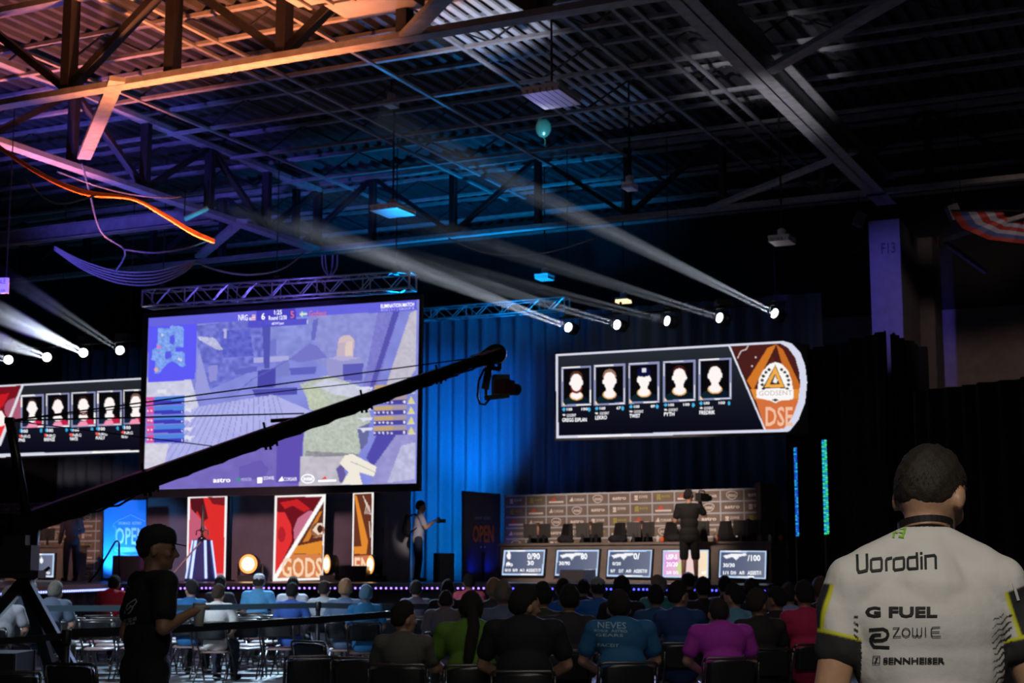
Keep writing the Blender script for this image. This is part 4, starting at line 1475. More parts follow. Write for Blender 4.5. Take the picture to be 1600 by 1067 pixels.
tv('grey-lit desk screen with two flame icons on the left player desk', PDL, q, mk(q, 'fire'), (('00', 36, 893.5, 43, 897), ('1/1', 46, 893.5, 51, 897), ('00', 54, 893, 60, 897), ('A/0', 63, 893, 78, 897)), 'desk screens of the left booth')
q = ((-48, 866), (6, 865.5), (4.5, 902), (-49, 901.5))
tv('desk screen of the left booth cut by the edge of the picture', PDL, q, mk(q, 'fire'), (('00', -40, 893.5, -30, 897),), 'desk screens of the left booth')
# ================================================================== PEOPLE
SKIN = mat('skin', (0.42, 0.23, 0.16), 0.55, 0, 0.03, 60, 0.08)
SKIN2 = mat('skin_tan', (0.30, 0.16, 0.10), 0.55, 0, 0.03, 60, 0.08)
EYEM = mat('eye_dark', (0.02, 0.015, 0.012), 0.2)


def cloth(rgb, k=1.0):
    c = tuple(float(x) * k for x in srgb(rgb))
    return mat('cloth_%d_%d_%d' % rgb, c, 0.85, 0, 0.12, 40, 0.08)


def remeshed(name, mb, voxel, smooth=3, fine=0):
    """closed shapes grown together into one continuous skin"""
    V = np.concatenate(mb.v)
    me = bpy.data.meshes.new(name)
    me.from_pydata(V.tolist(), [], mb.f)
    bm = bmesh.new(); bm.from_mesh(me)
    bmesh.ops.recalc_face_normals(bm, faces=bm.faces)
    bm.to_mesh(me); bm.free()
    o = bpy.data.objects.new(name, me)
    TMP.objects.link(o)
    r = o.modifiers.new('r', 'REMESH'); r.mode = 'VOXEL'; r.voxel_size = voxel; r.use_smooth_shade = True
    s = o.modifiers.new('s', 'SMOOTH'); s.iterations = smooth; s.factor = 0.5
    if fine:
        u = o.modifiers.new('u', 'SUBSURF'); u.levels = u.render_levels = fine
    dg = bpy.context.evaluated_depsgraph_get()
    out = bpy.data.meshes.new_from_object(o.evaluated_get(dg))
    out.name = name
    out.materials.clear()
    bpy.data.objects.remove(o)
    bpy.data.meshes.remove(me)
    return out


TMP = COL


def V3(*a): return Vector(a)


def pose(seated=True, lean=0.06, hy=0.0, hp=0.0, tw=0.0, arms='lap', broad=1.0, step=0.0):
    """joint positions, facing +Y, the seat (or floor) at the origin"""
    J = {}
    if seated:
        J['pel'] = V3(0, 0, .54)
        J['chest'] = V3(0, lean, .93)
        J['neck'] = V3(0, lean * 1.5 + .025, 1.055)
        for s, k in ((-1, 'L'), (1, 'R')):
            J['hip' + k] = V3(s * .09, .02, .53)
            J['knee' + k] = V3(s * .13, .44, .50)
            J['ank' + k] = V3(s * .13, .44 + step * s, .09)
            J['sho' + k] = V3(s * .178 * broad, lean * 1.35, 1.005)
            if arms == 'lap':
                J['elb' + k] = V3(s * .245 * broad, lean + .09, .77)
                J['wri' + k] = V3(s * .12, .34, .66)
            elif arms == 'cross':
                J['elb' + k] = V3(s * .25 * broad, lean + .12, .80)
                J['wri' + k] = V3(s * -.02, .30, .82)
            else:
                J['elb' + k] = V3(s * .25 * broad, lean + .14, .80)
                J['wri' + k] = V3(s * .10, .30, .92)
    else:
        J['pel'] = V3(0, 0, .95)
        J['chest'] = V3(0, lean * .6, 1.30)
        J['neck'] = V3(0, lean, 1.50)
        for s, k in ((-1, 'L'), (1, 'R')):
            J['hip' + k] = V3(s * .09, 0, .93)
            J['knee' + k] = V3(s * .11, .03 + step * s, .50)
            J['ank' + k] = V3(s * .12, -.01 + step * 1.5 * s, .09)
            J['sho' + k] = V3(s * .185 * broad, lean * .9, 1.43)
            J['elb' + k] = V3(s * .255 * broad, -.02, 1.14)
            J['wri' + k] = V3(s * .265 * broad, .06, .88)
    J['hy'], J['hp'] = hy, hp
    J['broad'] = broad
    return J


def head_frame(J):
    R = (Matrix.Rotation(-J['hy'], 3, 'Z') @ Matrix.Rotation(-J['hp'], 3, 'X'))
    base = J['neck'] + V3(0, .012, .036)
    return base, R


def H(J, x, y, z):
    """point of the head; z up from the jaw hinge, y towards the face"""
    b, R = head_frame(J)
    return b + R @ V3(x, y, z)


def hand(mb, wr, el, curl=0.7, r=.0085, spread=1.0, inward=None):
    d = (wr - el).normalized()
    side = d.cross(V3(0, 0, 1))
    if side.length < .2: side = V3(1, 0, 0)
    side.normalize()
    if inward is not None and side.dot(inward) < 0: side = -side
    up = side.cross(d).normalized()
    if up.z < 0: up = -up
    Rm = Matrix((side, d, up)).transposed()
    c = wr + d * .05
    mb.ell(c, (.038, .05, .016), Rm, 12)
    mb.cone(wr - d * .01, wr + d * .03, .026, .028, 10)
    for i, (o, L) in enumerate(((-.030, .066), (-.010, .076), (.010, .072), (.029, .056))):
        b = c + side * o + d * .036
        m1 = b + d * L * .45 * (1 - curl * .1) + side * o * .3 * spread - up * L * .12 * curl
        m2 = m1 + d * L * .35 * (1 - curl * .5) - up * L * .33 * curl
        m3 = m2 + d * L * .25 * (1 - curl * .9) - up * L * .30 * curl
        mb.tube([b - d * .01, b, m1, m2, m3], [r * 1.1, r * 1.1, r, r * .95, r * .7], 7)
    b = c - side * -.03 - d * .015
    tside = side if inward is None else side
    mb.tube([c + tside * .03 - d * .02, c + tside * .052 + d * .012 - up * .006, c + tside * .056 + d * .045 - up * .016], [r * 1.4, r * 1.2, r * .8], 7)


def body_shapes(J, face=True):
    mb = MB()
    b = J['broad']
    pel, ch, nk = J['pel'], J['chest'], J['neck']
    mid = pel.lerp(ch, .5)
    mb.ell(pel, (.165 * b, .115, .12), n=16)
    mb.ell(mid, (.145 * b, .105, .16), n=16)
    mb.ell(ch, (.165 * b, .118, .17), n=16)
    mb.cone(J['shoL'], J['shoR'], .062, .062, 12)
    for s, k in ((-1, 'L'), (1, 'R')): mb.cone(nk + V3(s * .03, -.012, -.035), J['sho' + k] + V3(-s * .02, 0, .012), .046, .052, 12)
    mb.cone(ch + V3(0, .005, .05), nk + V3(0, 0, -.01), .095 * b, .056, 12)
    mb.cone(nk + V3(0, -.01, -.05), H(J, 0, -.012, .05), .056, .054, 12)
    base, R = head_frame(J)
    mb.ell(H(J, 0, -.005, .125), (.082, .104, .110), R, 18)
    mb.ell(H(J, 0, .030, .055), (.058, .066, .072), R, 14)
    if face:
        mb.cone(H(J, 0, .090, .120), H(J, 0, .112, .078), .010, .016, 8)         # nose
        mb.cone(H(J, -.034, .086, .132), H(J, .034, .086, .132), .012, .012, 8)  # brow
        mb.cone(H(J, -.018, .090, .046), H(J, .018, .090, .046), .009, .009, 8)  # mouth
        mb.ell(H(J, 0, .078, .012), (.022, .018, .018), R, 10)                   # chin
        for s in (-1, 1):
            mb.ell(H(J, s * .086, -.012, .095), (.011, .021, .034), R, 10)       # ears
            mb.ell(H(J, s * .045, .062, .085), (.022, .022, .024), R, 10)        # cheeks
    for s, k in ((-1, 'L'), (1, 'R')):
        mb.cone(J['sho' + k], J['elb' + k], .054, .041, 12)
        mb.cone(J['elb' + k], J['wri' + k], .042, .027, 12)
        hand(mb, J['wri' + k], J['elb' + k], inward=V3(-s, 0, 0))
        mb.cone(J['hip' + k], J['knee' + k], .086, .058, 12)
        mb.cone(J['knee' + k], J['ank' + k], .056, .037, 12)
        a = J['ank' + k]
        mb.cone(V3(a.x, a.y - .03, .045), V3(a.x * 1.15, a.y + .16, .035), .042, .032, 10)
    return mb


def shirt_shapes(J, g=.014, sleeve=.62, hem=.02, long=False):
    mb = MB()
    b = J['broad']
    pel, ch, nk = J['pel'], J['chest'], J['neck']
    mid = pel.lerp(ch, .5)
    ax = (pel - ch).normalized()
    mb.cone(ch + V3(0, .004, .05), nk + V3(0, -.002, -.024), .095 * b + g + .003, .055 + g, 14)
    mb.ell(ch, (.165 * b + g, .118 + g, .17 + g), n=18)
    mb.ell(mid, (.150 * b + g * 1.3, .110 + g * 1.3, .17), n=18)
    mb.ell(pel, (.162 * b + g * 1.4, .118 + g * 1.3, .15), n=18)
    mb.ell(pel + ax * hem, (.162 * b + g * 1.5, .118 + g * 1.4, .13), n=18)
    mb.cone(J['shoL'], J['shoR'], .062 + g, .062 + g, 14)
    for s_, k in ((-1, 'L'), (1, 'R')): mb.cone(nk + V3(s_ * .035, -.012, -.042), J['sho' + k] + V3(-s_ * .02, 0, .012), .046 + g, .052 + g, 12)
    for k in 'LR':
        s, e, w = J['sho' + k], J['elb' + k], J['wri' + k]
        if long:
            mb.cone(s, e, .054 + g, .045 + g, 12); mb.cone(e, e.lerp(w, .95), .045 + g, .032 + g, 12)
        else:
            mb.cone(s, s.lerp(e, sleeve), .054 + g, .054 + g * 1.3, 12)
    return mb


def trouser_shapes(J, g=.014, shorts=False):
    mb = MB()
    b = J['broad']
    mb.ell(J['pel'] + V3(0, 0, -.01), (.165 * b + g * .8, .115 + g * .8, .12), n=16)
    for k in 'LR':
        h, n, a = J['hip' + k], J['knee' + k], J['ank' + k]
        mb.cone(h, n, .088 + g, .060 + g + (.012 if shorts else 0), 12)
        if not shorts:
            mb.cone(n, n.lerp(a, .93), .058 + g, .042 + g, 12)
    return mb


def shoe_shapes(J, side='LR'):
    mb = MB()
    for k in side:
        a = J['ank' + k]
        mb.cone(V3(a.x, a.y - .03, .05), V3(a.x * 1.15, a.y + .17, .04), .048, .038, 10)
        mb.ell((a.x * 1.08, a.y + .07, .018), (.048, .14, .018), n=12)
        mb.cone(V3(a.x, a.y, .04), V3(a.x, a.y, .12), .045, .045, 10)
    return mb


def hair_mesh(J, kind='short', seed=0):
    """hair as one closed shell: outside the skull where hair grows, inside it elsewhere"""
    base, R = head_frame(J)
    mb = MB()
    n, rings = 40, 26
    rs = np.random.default_rng(seed)
    v = []
    ph = rs.random(6) * 6
    for i in range(rings + 1):
        t = pi * i / rings
        for k in range(n):
            a = 2 * pi * k / n
            d = np.array((sin(t) * cos(a), sin(t) * sin(a), cos(t)))
            # hairline: high at the forehead, low at the nape
            front = d[1]
            line = 0.32 + .30 * max(front, 0) if front > 0 else -0.62 * min(1, -front * 2.0 + .12)
            if kind == 'long': line = min(line, -0.55) if front < .25 else line
            if kind == 'bald': line = line + 2
            cover = 1 / (1 + math.exp(-(d[2] - line + (.18 if abs(d[0]) > .75 and front > 0 else 0)) * 11))
            grow = {'short': 1.19, 'curly': 1.28, 'long': 1.22, 'buzz': 1.13, 'bald': 1.0, 'fluffy': 1.25}[kind]
            top = 1 + (.05 if kind in ('short', 'fluffy') else 0) * max(d[2], 0)
            w = 1 + .022 * sin(7 * a + ph[0] + 4 * t) + .024 * sin(17 * a + 11 * t + ph[1]) + .02 * sin(11 * a - 19 * t + ph[3]) + (.03 * sin(9 * a + ph[2]) * sin(9 * t) if kind in ('curly', 'fluffy') else 0)
            r = .93 * (1 - cover) + grow * top * w * cover
            v.append(d * np.array((.077, .100, .107)) * r)
    f = []
    for i in range(rings):
        for k in range(n):
            k2 = (k + 1) % n
            f.append((i * n + k, (i + 1) * n + k, (i + 1) * n + k2, i * n + k2))
    v = np.array(v) @ np.array(R).T + np.array(H(J, 0, -.005, .125))
    mb.add(v, f)
    return mb


def cap_mesh(J, back=False):
    base, R = head_frame(J)
    mb = MB()
    n = 28
    prof = [(.088, .0), (.090, .02), (.088, .05), (.078, .075), (.055, .093), (.02, .101), (.0005, .102)]
    v, f = [], []
    for r, z in prof:
        for k in range(n):
            a = 2 * pi * k / n
            v.append((r * .93 * cos(a), r * 1.20 * sin(a), z))
    for i in range(len(prof) - 1):
        for k in range(n):
            f.append((i * n + k, i * n + (k + 1) % n, (i + 1) * n + (k + 1) % n, (i + 1) * n + k))
    v = np.array(v) @ np.array(R).T + np.array(H(J, 0, -.004, .142))
    mb.add(v, f)
    s = -1 if back else 1
    # brim
    pts_t, pts_b = [], []
    for k in range(15):
        a = pi * k / 14
        x, y = .078 * cos(a), .085 + .078 * sin(a)
        pts_t.append((x, s * y, .006 - .012 * sin(a)))
    for x in (-.06, 0, .06):
        pts_t.append((x, s * (.085 + .01 * (1 if x == 0 else 0)), .006))
    bb = np.array(pts_t)
    bb2 = bb - np.array((0, 0, .006))
    allv = np.concatenate([bb, bb2]) @ np.array(R).T + np.array(H(J, 0, -.004, .142))
    N = len(bb)
    fb = [tuple(range(N)), tuple(range(2 * N - 1, N - 1, -1))] + [(i, i + N, (i + 1) % N + N, (i + 1) % N) for i in range(N)]
    mb.add(allv, fb)
    return mb


def obj_from(me, name, parent, mtl, label=None):
    o = bpy.data.objects.new(name, me)
    if not me.materials:
        me.materials.append(mtl)
    COL.objects.link(o)
    o.parent = parent
    o.material_slots[0].link = 'OBJECT'
    o.material_slots[0].material = mtl
    MW[o.name] = MW[parent.name].copy()
    if label: o['label'] = label
    return o


def raw_mesh(name, mb, smooth=True):
    me = bpy.data.meshes.new(name)
    me.from_pydata(np.concatenate(mb.v).tolist(), [], mb.f)
    bm = bmesh.new(); bm.from_mesh(me)
    bmesh.ops.remove_doubles(bm, verts=bm.verts, dist=1e-5)
    bmesh.ops.recalc_face_normals(bm, faces=bm.faces)
    bm.to_mesh(me); bm.free()
    if smooth: me.polygons.foreach_set('use_smooth', [True] * len(me.polygons))
    return me


_BODY = {}


def person(label, loc, rz, P_key, J, shirt, pants=(30, 32, 40), hair=(34, 24, 20), hairkind='short', skin=SKIN, cap=None, capback=False,
           long=False, shorts=False, scale=1.0, voxel=.013, group=None, eyes=False, shoes=(24, 24, 26), sleeve=.62, hem=.02):
    t = thing('person', label, 'person', loc, rz, group, None, scale)
    k = (P_key, long, shorts, voxel, sleeve, hem)
    if k not in _BODY:
        _BODY[k] = (remeshed('body', body_shapes(J), voxel * .85, 2), remeshed('shirt', shirt_shapes(J, long=long, sleeve=sleeve, hem=hem), voxel, 3),
                    remeshed('trousers', trouser_shapes(J, shorts=shorts), voxel, 2), remeshed('shoe', shoe_shapes(J, 'L'), voxel, 2), remeshed('shoe', shoe_shapes(J, 'R'), voxel, 2))
    b, s, tr, sh, sh2 = _BODY[k]
    bo = obj_from(b, 'body', t, skin)
    obj_from(s, 'shirt', t, cloth(shirt))
    obj_from(tr, 'shorts' if shorts else 'trousers', t, cloth(pants))
    obj_from(sh, 'shoe', t, cloth(shoes))
    obj_from(sh2, 'shoe', t, cloth(shoes))
    if hairkind != 'bald':
        hk = (P_key, hairkind)
        if hk not in _BODY: _BODY[hk] = raw_mesh('hair', hair_mesh(J, hairkind if not cap else 'buzz', len(_BODY)))
        obj_from(_BODY[hk], 'hair', t, mat('hair_%d_%d_%d' % hair, tuple(srgb(hair)), 0.9, 0, 0.5, 140, 0.4))
    if cap:
        ck = (P_key, 'cap', capback)
        if ck not in _BODY: _BODY[ck] = raw_mesh('cap', cap_mesh(J, capback))
        obj_from(_BODY[ck], 'cap', t, cloth(cap))
    if eyes:
        for s_ in (-1, 1):
            mb = MB(); mb.ell(H(J, s_ * .031, .083, .113), (.012, .011, .009), head_frame(J)[1], 10)
            obj_from(raw_mesh('eye', mb), 'eye', bo, EYEM)
    return t


# seated variants
SEAT = {
    'up': pose(True, .02, 0, 0, 0, 'lap'),
    'fwd': pose(True, .10, 0, .10, 0, 'lap'),
    'right': pose(True, .03, .9, 0, 0, 'cross'),
    'left': pose(True, .03, -.8, .05, 0, 'lap'),
    'broad': pose(True, .11, 0, .12, 0, 'lap', 1.16),
    'broadr': pose(True, .11, 1.0, .05, 0, 'lap', 1.18),
}
for k_ in ('broad', 'broadr', 'fwd'): SEAT[k_]['neck'] += V3(0, .02, -.04)

# ------------------------------------------------------------------ folding chairs
SEATM = mat('chair_seat', (0.26, 0.17, 0.16), 0.48, 0.0)
BACKM = mat('chair_back', (0.020, 0.019, 0.021), 0.22, 0.2)
FRM = mat('chair_frame', (0.09, 0.085, 0.085), 0.28, 0.8)


def chair_parts():
    """folding chair facing +Y"""
    out = []
    mb = MB()
    rows = []
    nx = 8
    v, f = [], []
    for j, (z, y) in enumerate(((.575, -.205), (.60, -.212), (.70, -.245), (.78, -.268), (.805, -.272))):
        for i in range(nx + 1):
            s = -1 + 2 * i / nx
            w = .205 if 0 < j < 4 else .185
            zz = z - (.02 * s * s * s * s if j == 4 else 0)
            v.append((s * w, y - .018 * (1 - s * s), zz))
    nb = len(v)
    v += [(a, b + .016, c) for a, b, c in v]
    for j in range(4):
        for i in range(nx):
            a = j * (nx + 1) + i
            f.append((a, a + 1, a + nx + 2, a + nx + 1)); f.append((nb + a, nb + a + nx + 1, nb + a + nx + 2, nb + a + 1))
    rim = list(range(nx + 1)) + [(nx + 1) * j + nx for j in range(1, 5)] + list(range(4 * (nx + 1) + nx - 1, 4 * (nx + 1) - 1, -1)) + [(nx + 1) * j for j in range(3, 0, -1)]
    for i in range(len(rim)):
        a, b = rim[i], rim[(i + 1) % len(rim)]
        f.append((a, nb + a, nb + b, b))
    mb.add(v, f); out.append(('backrest', mb, BACKM))
    mb = MB()
    pr = []
    for a in np.linspace(0, 2 * pi, 25)[:-1]:
        c, s = cos(a), sin(a)
        pr.append((.20 * math.copysign(abs(c) ** .4, c), .03 + .195 * math.copysign(abs(s) ** .4, s)))
    mb.prism([Vector((x, y, .398 + .010 * (y > 0))) for x, y in pr], (0, 0, .022)); out.append(('seat', mb, SEATM))
    for s in (-1, 1):
        mb = MB(); mb.tube([(s * .225, -.265, .79), (s * .225, -.22, .62), (s * .225, -.02, .42), (s * .225, .22, .012)], .0125, 8)
        out.append(('front_leg', mb, FRM))
        mb = MB(); mb.tube([(s * .205, .14, .41), (s * .205, -.06, .24), (s * .205, -.27, .012)], .0115, 8)
        out.append(('rear_leg', mb, FRM))
    mb = MB(); mb.tube([(-.225, -.265, .79), (-.215, -.273, .81), (-.19, -.277, .818), (.19, -.277, .818), (.215, -.273, .81), (.225, -.265, .79)], .0125, 8); out.append(('top_rail', mb, FRM))
    mb = MB(); mb.tube([(-.205, -.21, .075), (.205, -.21, .075)], .010, 8); out.append(('rear_crossbar', mb, FRM))
    mb = MB(); mb.tube([(-.225, .165, .11), (.225, .165, .11)], .010, 8); out.append(('front_crossbar', mb, FRM))
    return out


_CH = [(n, raw_mesh(n, mb, True), m) for n, mb, m in chair_parts()]
for n, me, m in _CH:
    me.materials.append(m)
    me.shade_auto_smooth(angle=radians(40)) if hasattr(me, 'shade_auto_smooth') else None
_first = [None]


def chair(label, loc, rz, group='folding chairs in rows before the stage'):
    t = thing('folding_chair', label, 'chair', loc, rz, group)
    if _first[0] is None:
        for n, me, m in _CH:
            o = bpy.data.objects.new(n, me); COL.objects.link(o); o.parent = t
            if n == 'backrest': bk = o
            if n == 'top_rail': o.parent = bk
        _first[0] = t
        refresh_kids()
    else:
        for c in KIDS[_first[0].name]:
            d = c.copy(); COL.objects.link(d); d.parent = t
            for e in KIDS.get(c.name, []):
                g = e.copy(); COL.objects.link(g); g.parent = d
    return t


# ------------------------------------------------------------------ the seated audience
def rowY(y):
    return round((y - 10.2) / 0.92) * 0.92 + 10.2


AUD = [
    # head px x, head top px y, distance (0 = from head height), variant, shirt, hair, kind, cap, label
    (16, 917, 19.5, 'fwd', (150, 152, 160), (60, 50, 46), 'short', None, 'seated person in a pale grey shirt, behind the camera crane base at the edge'),
    (46, 903, 22.0, 'right', (60, 70, 90), (80, 90, 110), 'buzz', None, 'seated person with close-cropped greying hair, looking right beside the crane base'),
    (88, 909, 20.4, 'fwd', (74, 88, 108), (96, 92, 84), 'short', None, 'seated person in a slate shirt with short fair hair, left of the capped man'),
    (180, 900, 0, 'fwd', (190, 30, 50), (24, 16, 16), 'short', None, 'seated person in a red shirt just left of the capped man'),
    (300, 907, 22.6, 'left', (40, 110, 170), (24, 20, 22), 'curly', None, 'seated person with dark hair in a blue shirt, right beside the capped man'),
    (345, 900, 26.2, 'up', (28, 24, 34), (16, 12, 14), 'short', None, 'dark-haired seated person in black, in front of the man in the white T-shirt'),
    (342, 913, 21.3, 'up', (236, 236, 234), (58, 44, 36), 'short', None, 'seated man in a white T-shirt on the row behind the empty folding chairs'),
    (405, 896, 25.4, 'up', (90, 170, 225), (40, 30, 26), 'buzz', (215, 220, 228), 'seated man in a white cap and light blue shirt'),
    (458, 902, 25.4, 'up', (205, 215, 230), (18, 14, 16), 'short', None, 'seated man in a white shirt behind the one in a royal blue shirt'),
    (457, 911, 22.6, 'up', (56, 96, 180), (14, 12, 14), 'short', None, 'seated man in a royal blue shirt, black hair, sitting before the white-shirted one'),
    (507, 908, 23.6, 'up', (180, 190, 198), (40, 30, 24), 'short', None, 'seated man in a pale grey shirt, left of the blond man'),
    (540, 906, 21.7, 'up', (96, 118, 150), (150, 116, 84), 'fluffy', None, 'blond seated man in a grey-blue shirt'),
    (572, 914, 21.0, 'up', (60, 150, 215), (120, 170, 205), 'short', (130, 170, 200), 'seated person in a pale blue cap and sky blue top'),
    (650, 908, 23.6, 'up', (70, 66, 84), (18, 14, 18), 'curly', None, 'seated person with round dark hair, behind the man in the grey T-shirt'),
    (697, 922, 18.0, 'fwd', (120, 110, 124), (40, 30, 30), 'buzz', None, 'seated person in a mauve grey top, leaning forward beside the pink-shirted one'),
    (733, 897, 0, 'up', (205, 90, 110), (26, 18, 18), 'short', None, 'seated person in a salmon pink shirt in front of the ponytailed woman'),
    (632, 941, 12.2, 'right', (86, 84, 80), (26, 18, 14), 'short', None, 'man in a grey T-shirt turned to the right, left of the ponytailed woman'),
    (736, 926, 12.3, 'broad', (82, 120, 34), (20, 13, 12), 'long', None, 'person in a lime green T-shirt with a long black ponytail'),
    (772, 904, 19.0, 'up', (60, 60, 70), (150, 120, 90), 'long', None, 'seated person with long fair hair between the green and the black shirts'),
    (786, 909, 16.0, 'up', (96, 108, 138), (110, 100, 92), 'short', None, 'seated person with grey hair in a dusty blue shirt'),
    (820, 917, 11.6, 'broadr', (16, 17, 22), (22, 16, 14), 'short', None, 'broad man in a black T-shirt looking right, in the row nearest the viewer'),
    (848, 911, 15.0, 'up', (52, 54, 44), (16, 13, 13), 'short', None, 'seated person in an olive dark shirt behind the broad man in black'),
    (889, 915, 14.2, 'up', (44, 40, 46), (16, 12, 12), 'short', None, 'seated person in a dark vest over a pale collar, with the lit laptop'),
    (880, 905, 19.0, 'up', (24, 96, 190), (14, 12, 14), 'short', None, 'seated person in a bright blue shirt behind the laptop user'),
    (934, 902, 19.0, 'up', (34, 110, 190), (40, 34, 30), 'buzz', (150, 158, 160), 'seated man in a grey cap and bright blue jersey'),
    (966, 924, 12.6, 'broad', (34, 96, 144), (26, 18, 15), 'short', None, 'broad man in a blue jersey printed NEVES across the back'),
    (971, 902, 18.0, 'up', (24, 24, 30), (12, 10, 12), 'curly', None, 'dark-haired seated person in black, beyond the man in the NEVES jersey'),
    (1024, 915, 17.0, 'up', (40, 82, 130), (18, 14, 14), 'short', None, 'seated person in blue with a neon yellow collar'),
    (1028, 901, 21.0, 'left', (70, 150, 150), (120, 112, 110), 'fluffy', None, 'grey-haired seated person in a pale teal top, near the desk screens'),
    (1060, 910, 15.5, 'right', (34, 66, 122), (24, 18, 16), 'short', None, 'man in a navy blue shirt turned to the right'),
    (1075, 893, 23.0, 'up', (16, 16, 20), (12, 10, 10), 'buzz', (16, 16, 20), 'seated person in a black cap, right below the cameraman'),
    (1098, 903, 19.0, 'up', (30, 26, 34), (16, 12, 12), 'short', None, 'seated person in black just right of the cameraman'),
    (1122, 934, 13.2, 'broad', (176, 50, 176), (34, 24, 26), 'buzz', None, 'man in a bright magenta polo shirt'),
    (1146, 914, 16.0, 'left', (96, 150, 180), (20, 16, 16), 'short', None, 'seated person in a pale blue shirt, right of the magenta polo'),
    (1132, 901, 21.0, 'up', (26, 26, 32), (14, 12, 12), 'short', None, 'dark-haired seated person in black below the rightmost desk screen'),
    (1184, 922, 14.4, 'right', (40, 34, 34), (46, 34, 30), 'fluffy', None, 'seated person with brown hair in a dark brown top, left of the red shirt'),
    (1174, 905, 18.5, 'up', (22, 22, 28), (12, 10, 12), 'long', None, 'long-haired seated person in black beyond the brown-haired one'),
    (1232, 912, 17.5, 'up', (150, 160, 215), (30, 24, 24), 'short', None, 'seated person in a lavender shirt behind the red-shirted one'),
    (1256, 909, 15.2, 'up', (190, 40, 90), (24, 18, 18), 'short', None, 'seated man in a raspberry red T-shirt, left of the man in the white jersey'),
    (1212, 918, 15.9, 'left', (26, 26, 32), (16, 12, 12), 'short', None, 'seated person in black at the left shoulder of the red-shirted man'),
    (1282, 903, 16.8, 'up', (34, 28, 30), (70, 50, 44), 'short', None, 'seated person almost hidden by the man in the white jersey'),
    (700, 905, 21.0, 'up', (24, 24, 30), (18, 14, 14), 'buzz', None, 'seated person in black left of the salmon pink shirt'),
    (912, 906, 22.5, 'up', (26, 34, 60), (14, 12, 14), 'short', None, 'seated person in dark navy between the blue shirt and the grey cap'),
]
STG_C = Vector((-1.0, 34, 0))
used = []
for (hx, hy_, Y, var, sh, hr, hk, cp, lab) in AUD:
    if not Y: Y = min(25.6, 2400 * .22 / (hy_ - 885))
    zt = EYE - (hy_ - 885) / 2400 * Y
    J = SEAT[var]
    top = H(J, 0, 0, .235).z
    sc = max(.9, min(1.1, zt / top))
    p = P(hx, hy_, Y)
    rz = random.uniform(-.08, .08) + .16 * (p.x + 1) / 6
    off = Matrix.Rotation(rz, 3, 'Z') @ V3(0, H(J, 0, 0, .2).y * sc, 0)
    loc = Vector((p.x - off.x, Y - off.y, 0.0))
    near = Y < 16.5
    t = person(lab, loc, rz, var, J, sh, ((40, 44, 60), (30, 30, 34), (70, 64, 52))[len(used) % 3], hr, hk, (SKIN, SKIN2)[len(used) % 4 == 3], cp,
               scale=sc, voxel=.014)
    used.append((loc, rz, lab, t, hk, J))
    chair('chair of ' + lab.replace('seated ', '').replace(', in the row nearest the viewer', ', nearest row').replace(' turned to the right', '').replace('in a pale grey shirt, behind', 'in pale grey, behind').replace(' in a dark brown top', '').replace(', left of the man in the white jersey', ''), loc + Vector((0, 0, 0)), rz, 'occupied folding chairs')
    if hk == 'long' and 'ponytail' in lab:
        mb = MB()
        b0 = H(J, 0, -.10, .14)
        mb.tube([b0 + V3(0, .02, 0), b0 + V3(0, -.05, -.03), V3(.01, -.03, 1.06), V3(-.01, -.075, .96), V3(-.035, -.10, .82), V3(-.05, -.10, .72)], [.02, .038, .044, .046, .038, .008], 10)
        obj_from(raw_mesh('ponytail', mb), 'ponytail', t, mat('hair_20_13_12', tuple(srgb((20, 13, 12))), 0.5))
    if 'NEVES' in lab or 'neon' in lab or 'laptop' in lab and 'collar' in lab:
        pass


def print_on(parent, host_meshname, texts, m, name, off=.004, strokes=()):
    """lettering laid on the cloth: pixel boxes thrown onto the garment's surface"""
    host = [o for o in COL.objects if o.parent == parent and o.name.split('.')[0] == host_meshname][0]
    W = MW[parent.name]
    bm = bmesh.new(); bm.from_mesh(host.data)
    tree = BVHTree.FromBMesh(bm); bm.free()
    Wi = W.inverted()
    e = Wi @ Vector((0, 0, EYE))
    mb = MB()

    def hit(px, py):
        q = Wi @ (Vector((0, 0, EYE)) + ray(px, py) * 60)
        d = (q - e).normalized()
        h = tree.ray_cast(e, d)
        if h[0] is None: return None
        nn = h[1]
        if nn.dot(d) > 0: nn = -nn
        return h[0] + nn * off * .3 - d * off

    def lay(v, f, mi):
        # cut long edges so that the print follows the folds
        b = bmesh.new()
        vs = [b.verts.new((x, y, 0)) for x, y in v]
        for q in f:
            try: b.faces.new([vs[i] for i in q])
            except ValueError: pass
        bmesh.ops.triangulate(b, faces=b.faces)
        for _ in range(5):
            es = [ed for ed in b.edges if ed.calc_length() > 7]
            if not es: break
            bmesh.ops.subdivide_edges(b, edges=es, cuts=1)
        b.verts.index_update()
        pts = [hit(w.co.x, w.co.y) for w in b.verts]
        fs = [[w.index for w in q.verts] for q in b.faces]
        fs = [q for q in fs if all(pts[i] is not None for i in q)]
        pts = [p_ if p_ is not None else Vector((0, 0, 0)) for p_ in pts]
        mb.begin()
        mb.add([tuple(p_) for p_ in pts], fs, mi)
        b.free()
    for (s, x0, y0, x1, y1, fat, slope, mi) in texts:
        v, f = text_geo(s, fat)
        lay([(x0 + a * (x1 - x0), y1 + c * (y0 - y1) + slope * a) for a, c in v], f, mi)
    for (pts, w, mi) in strokes:
        v, f = stroke2d(pts, w); lay([(a, c) for a, c in v], f, mi)
    mb.build_each(name, m, host, False)


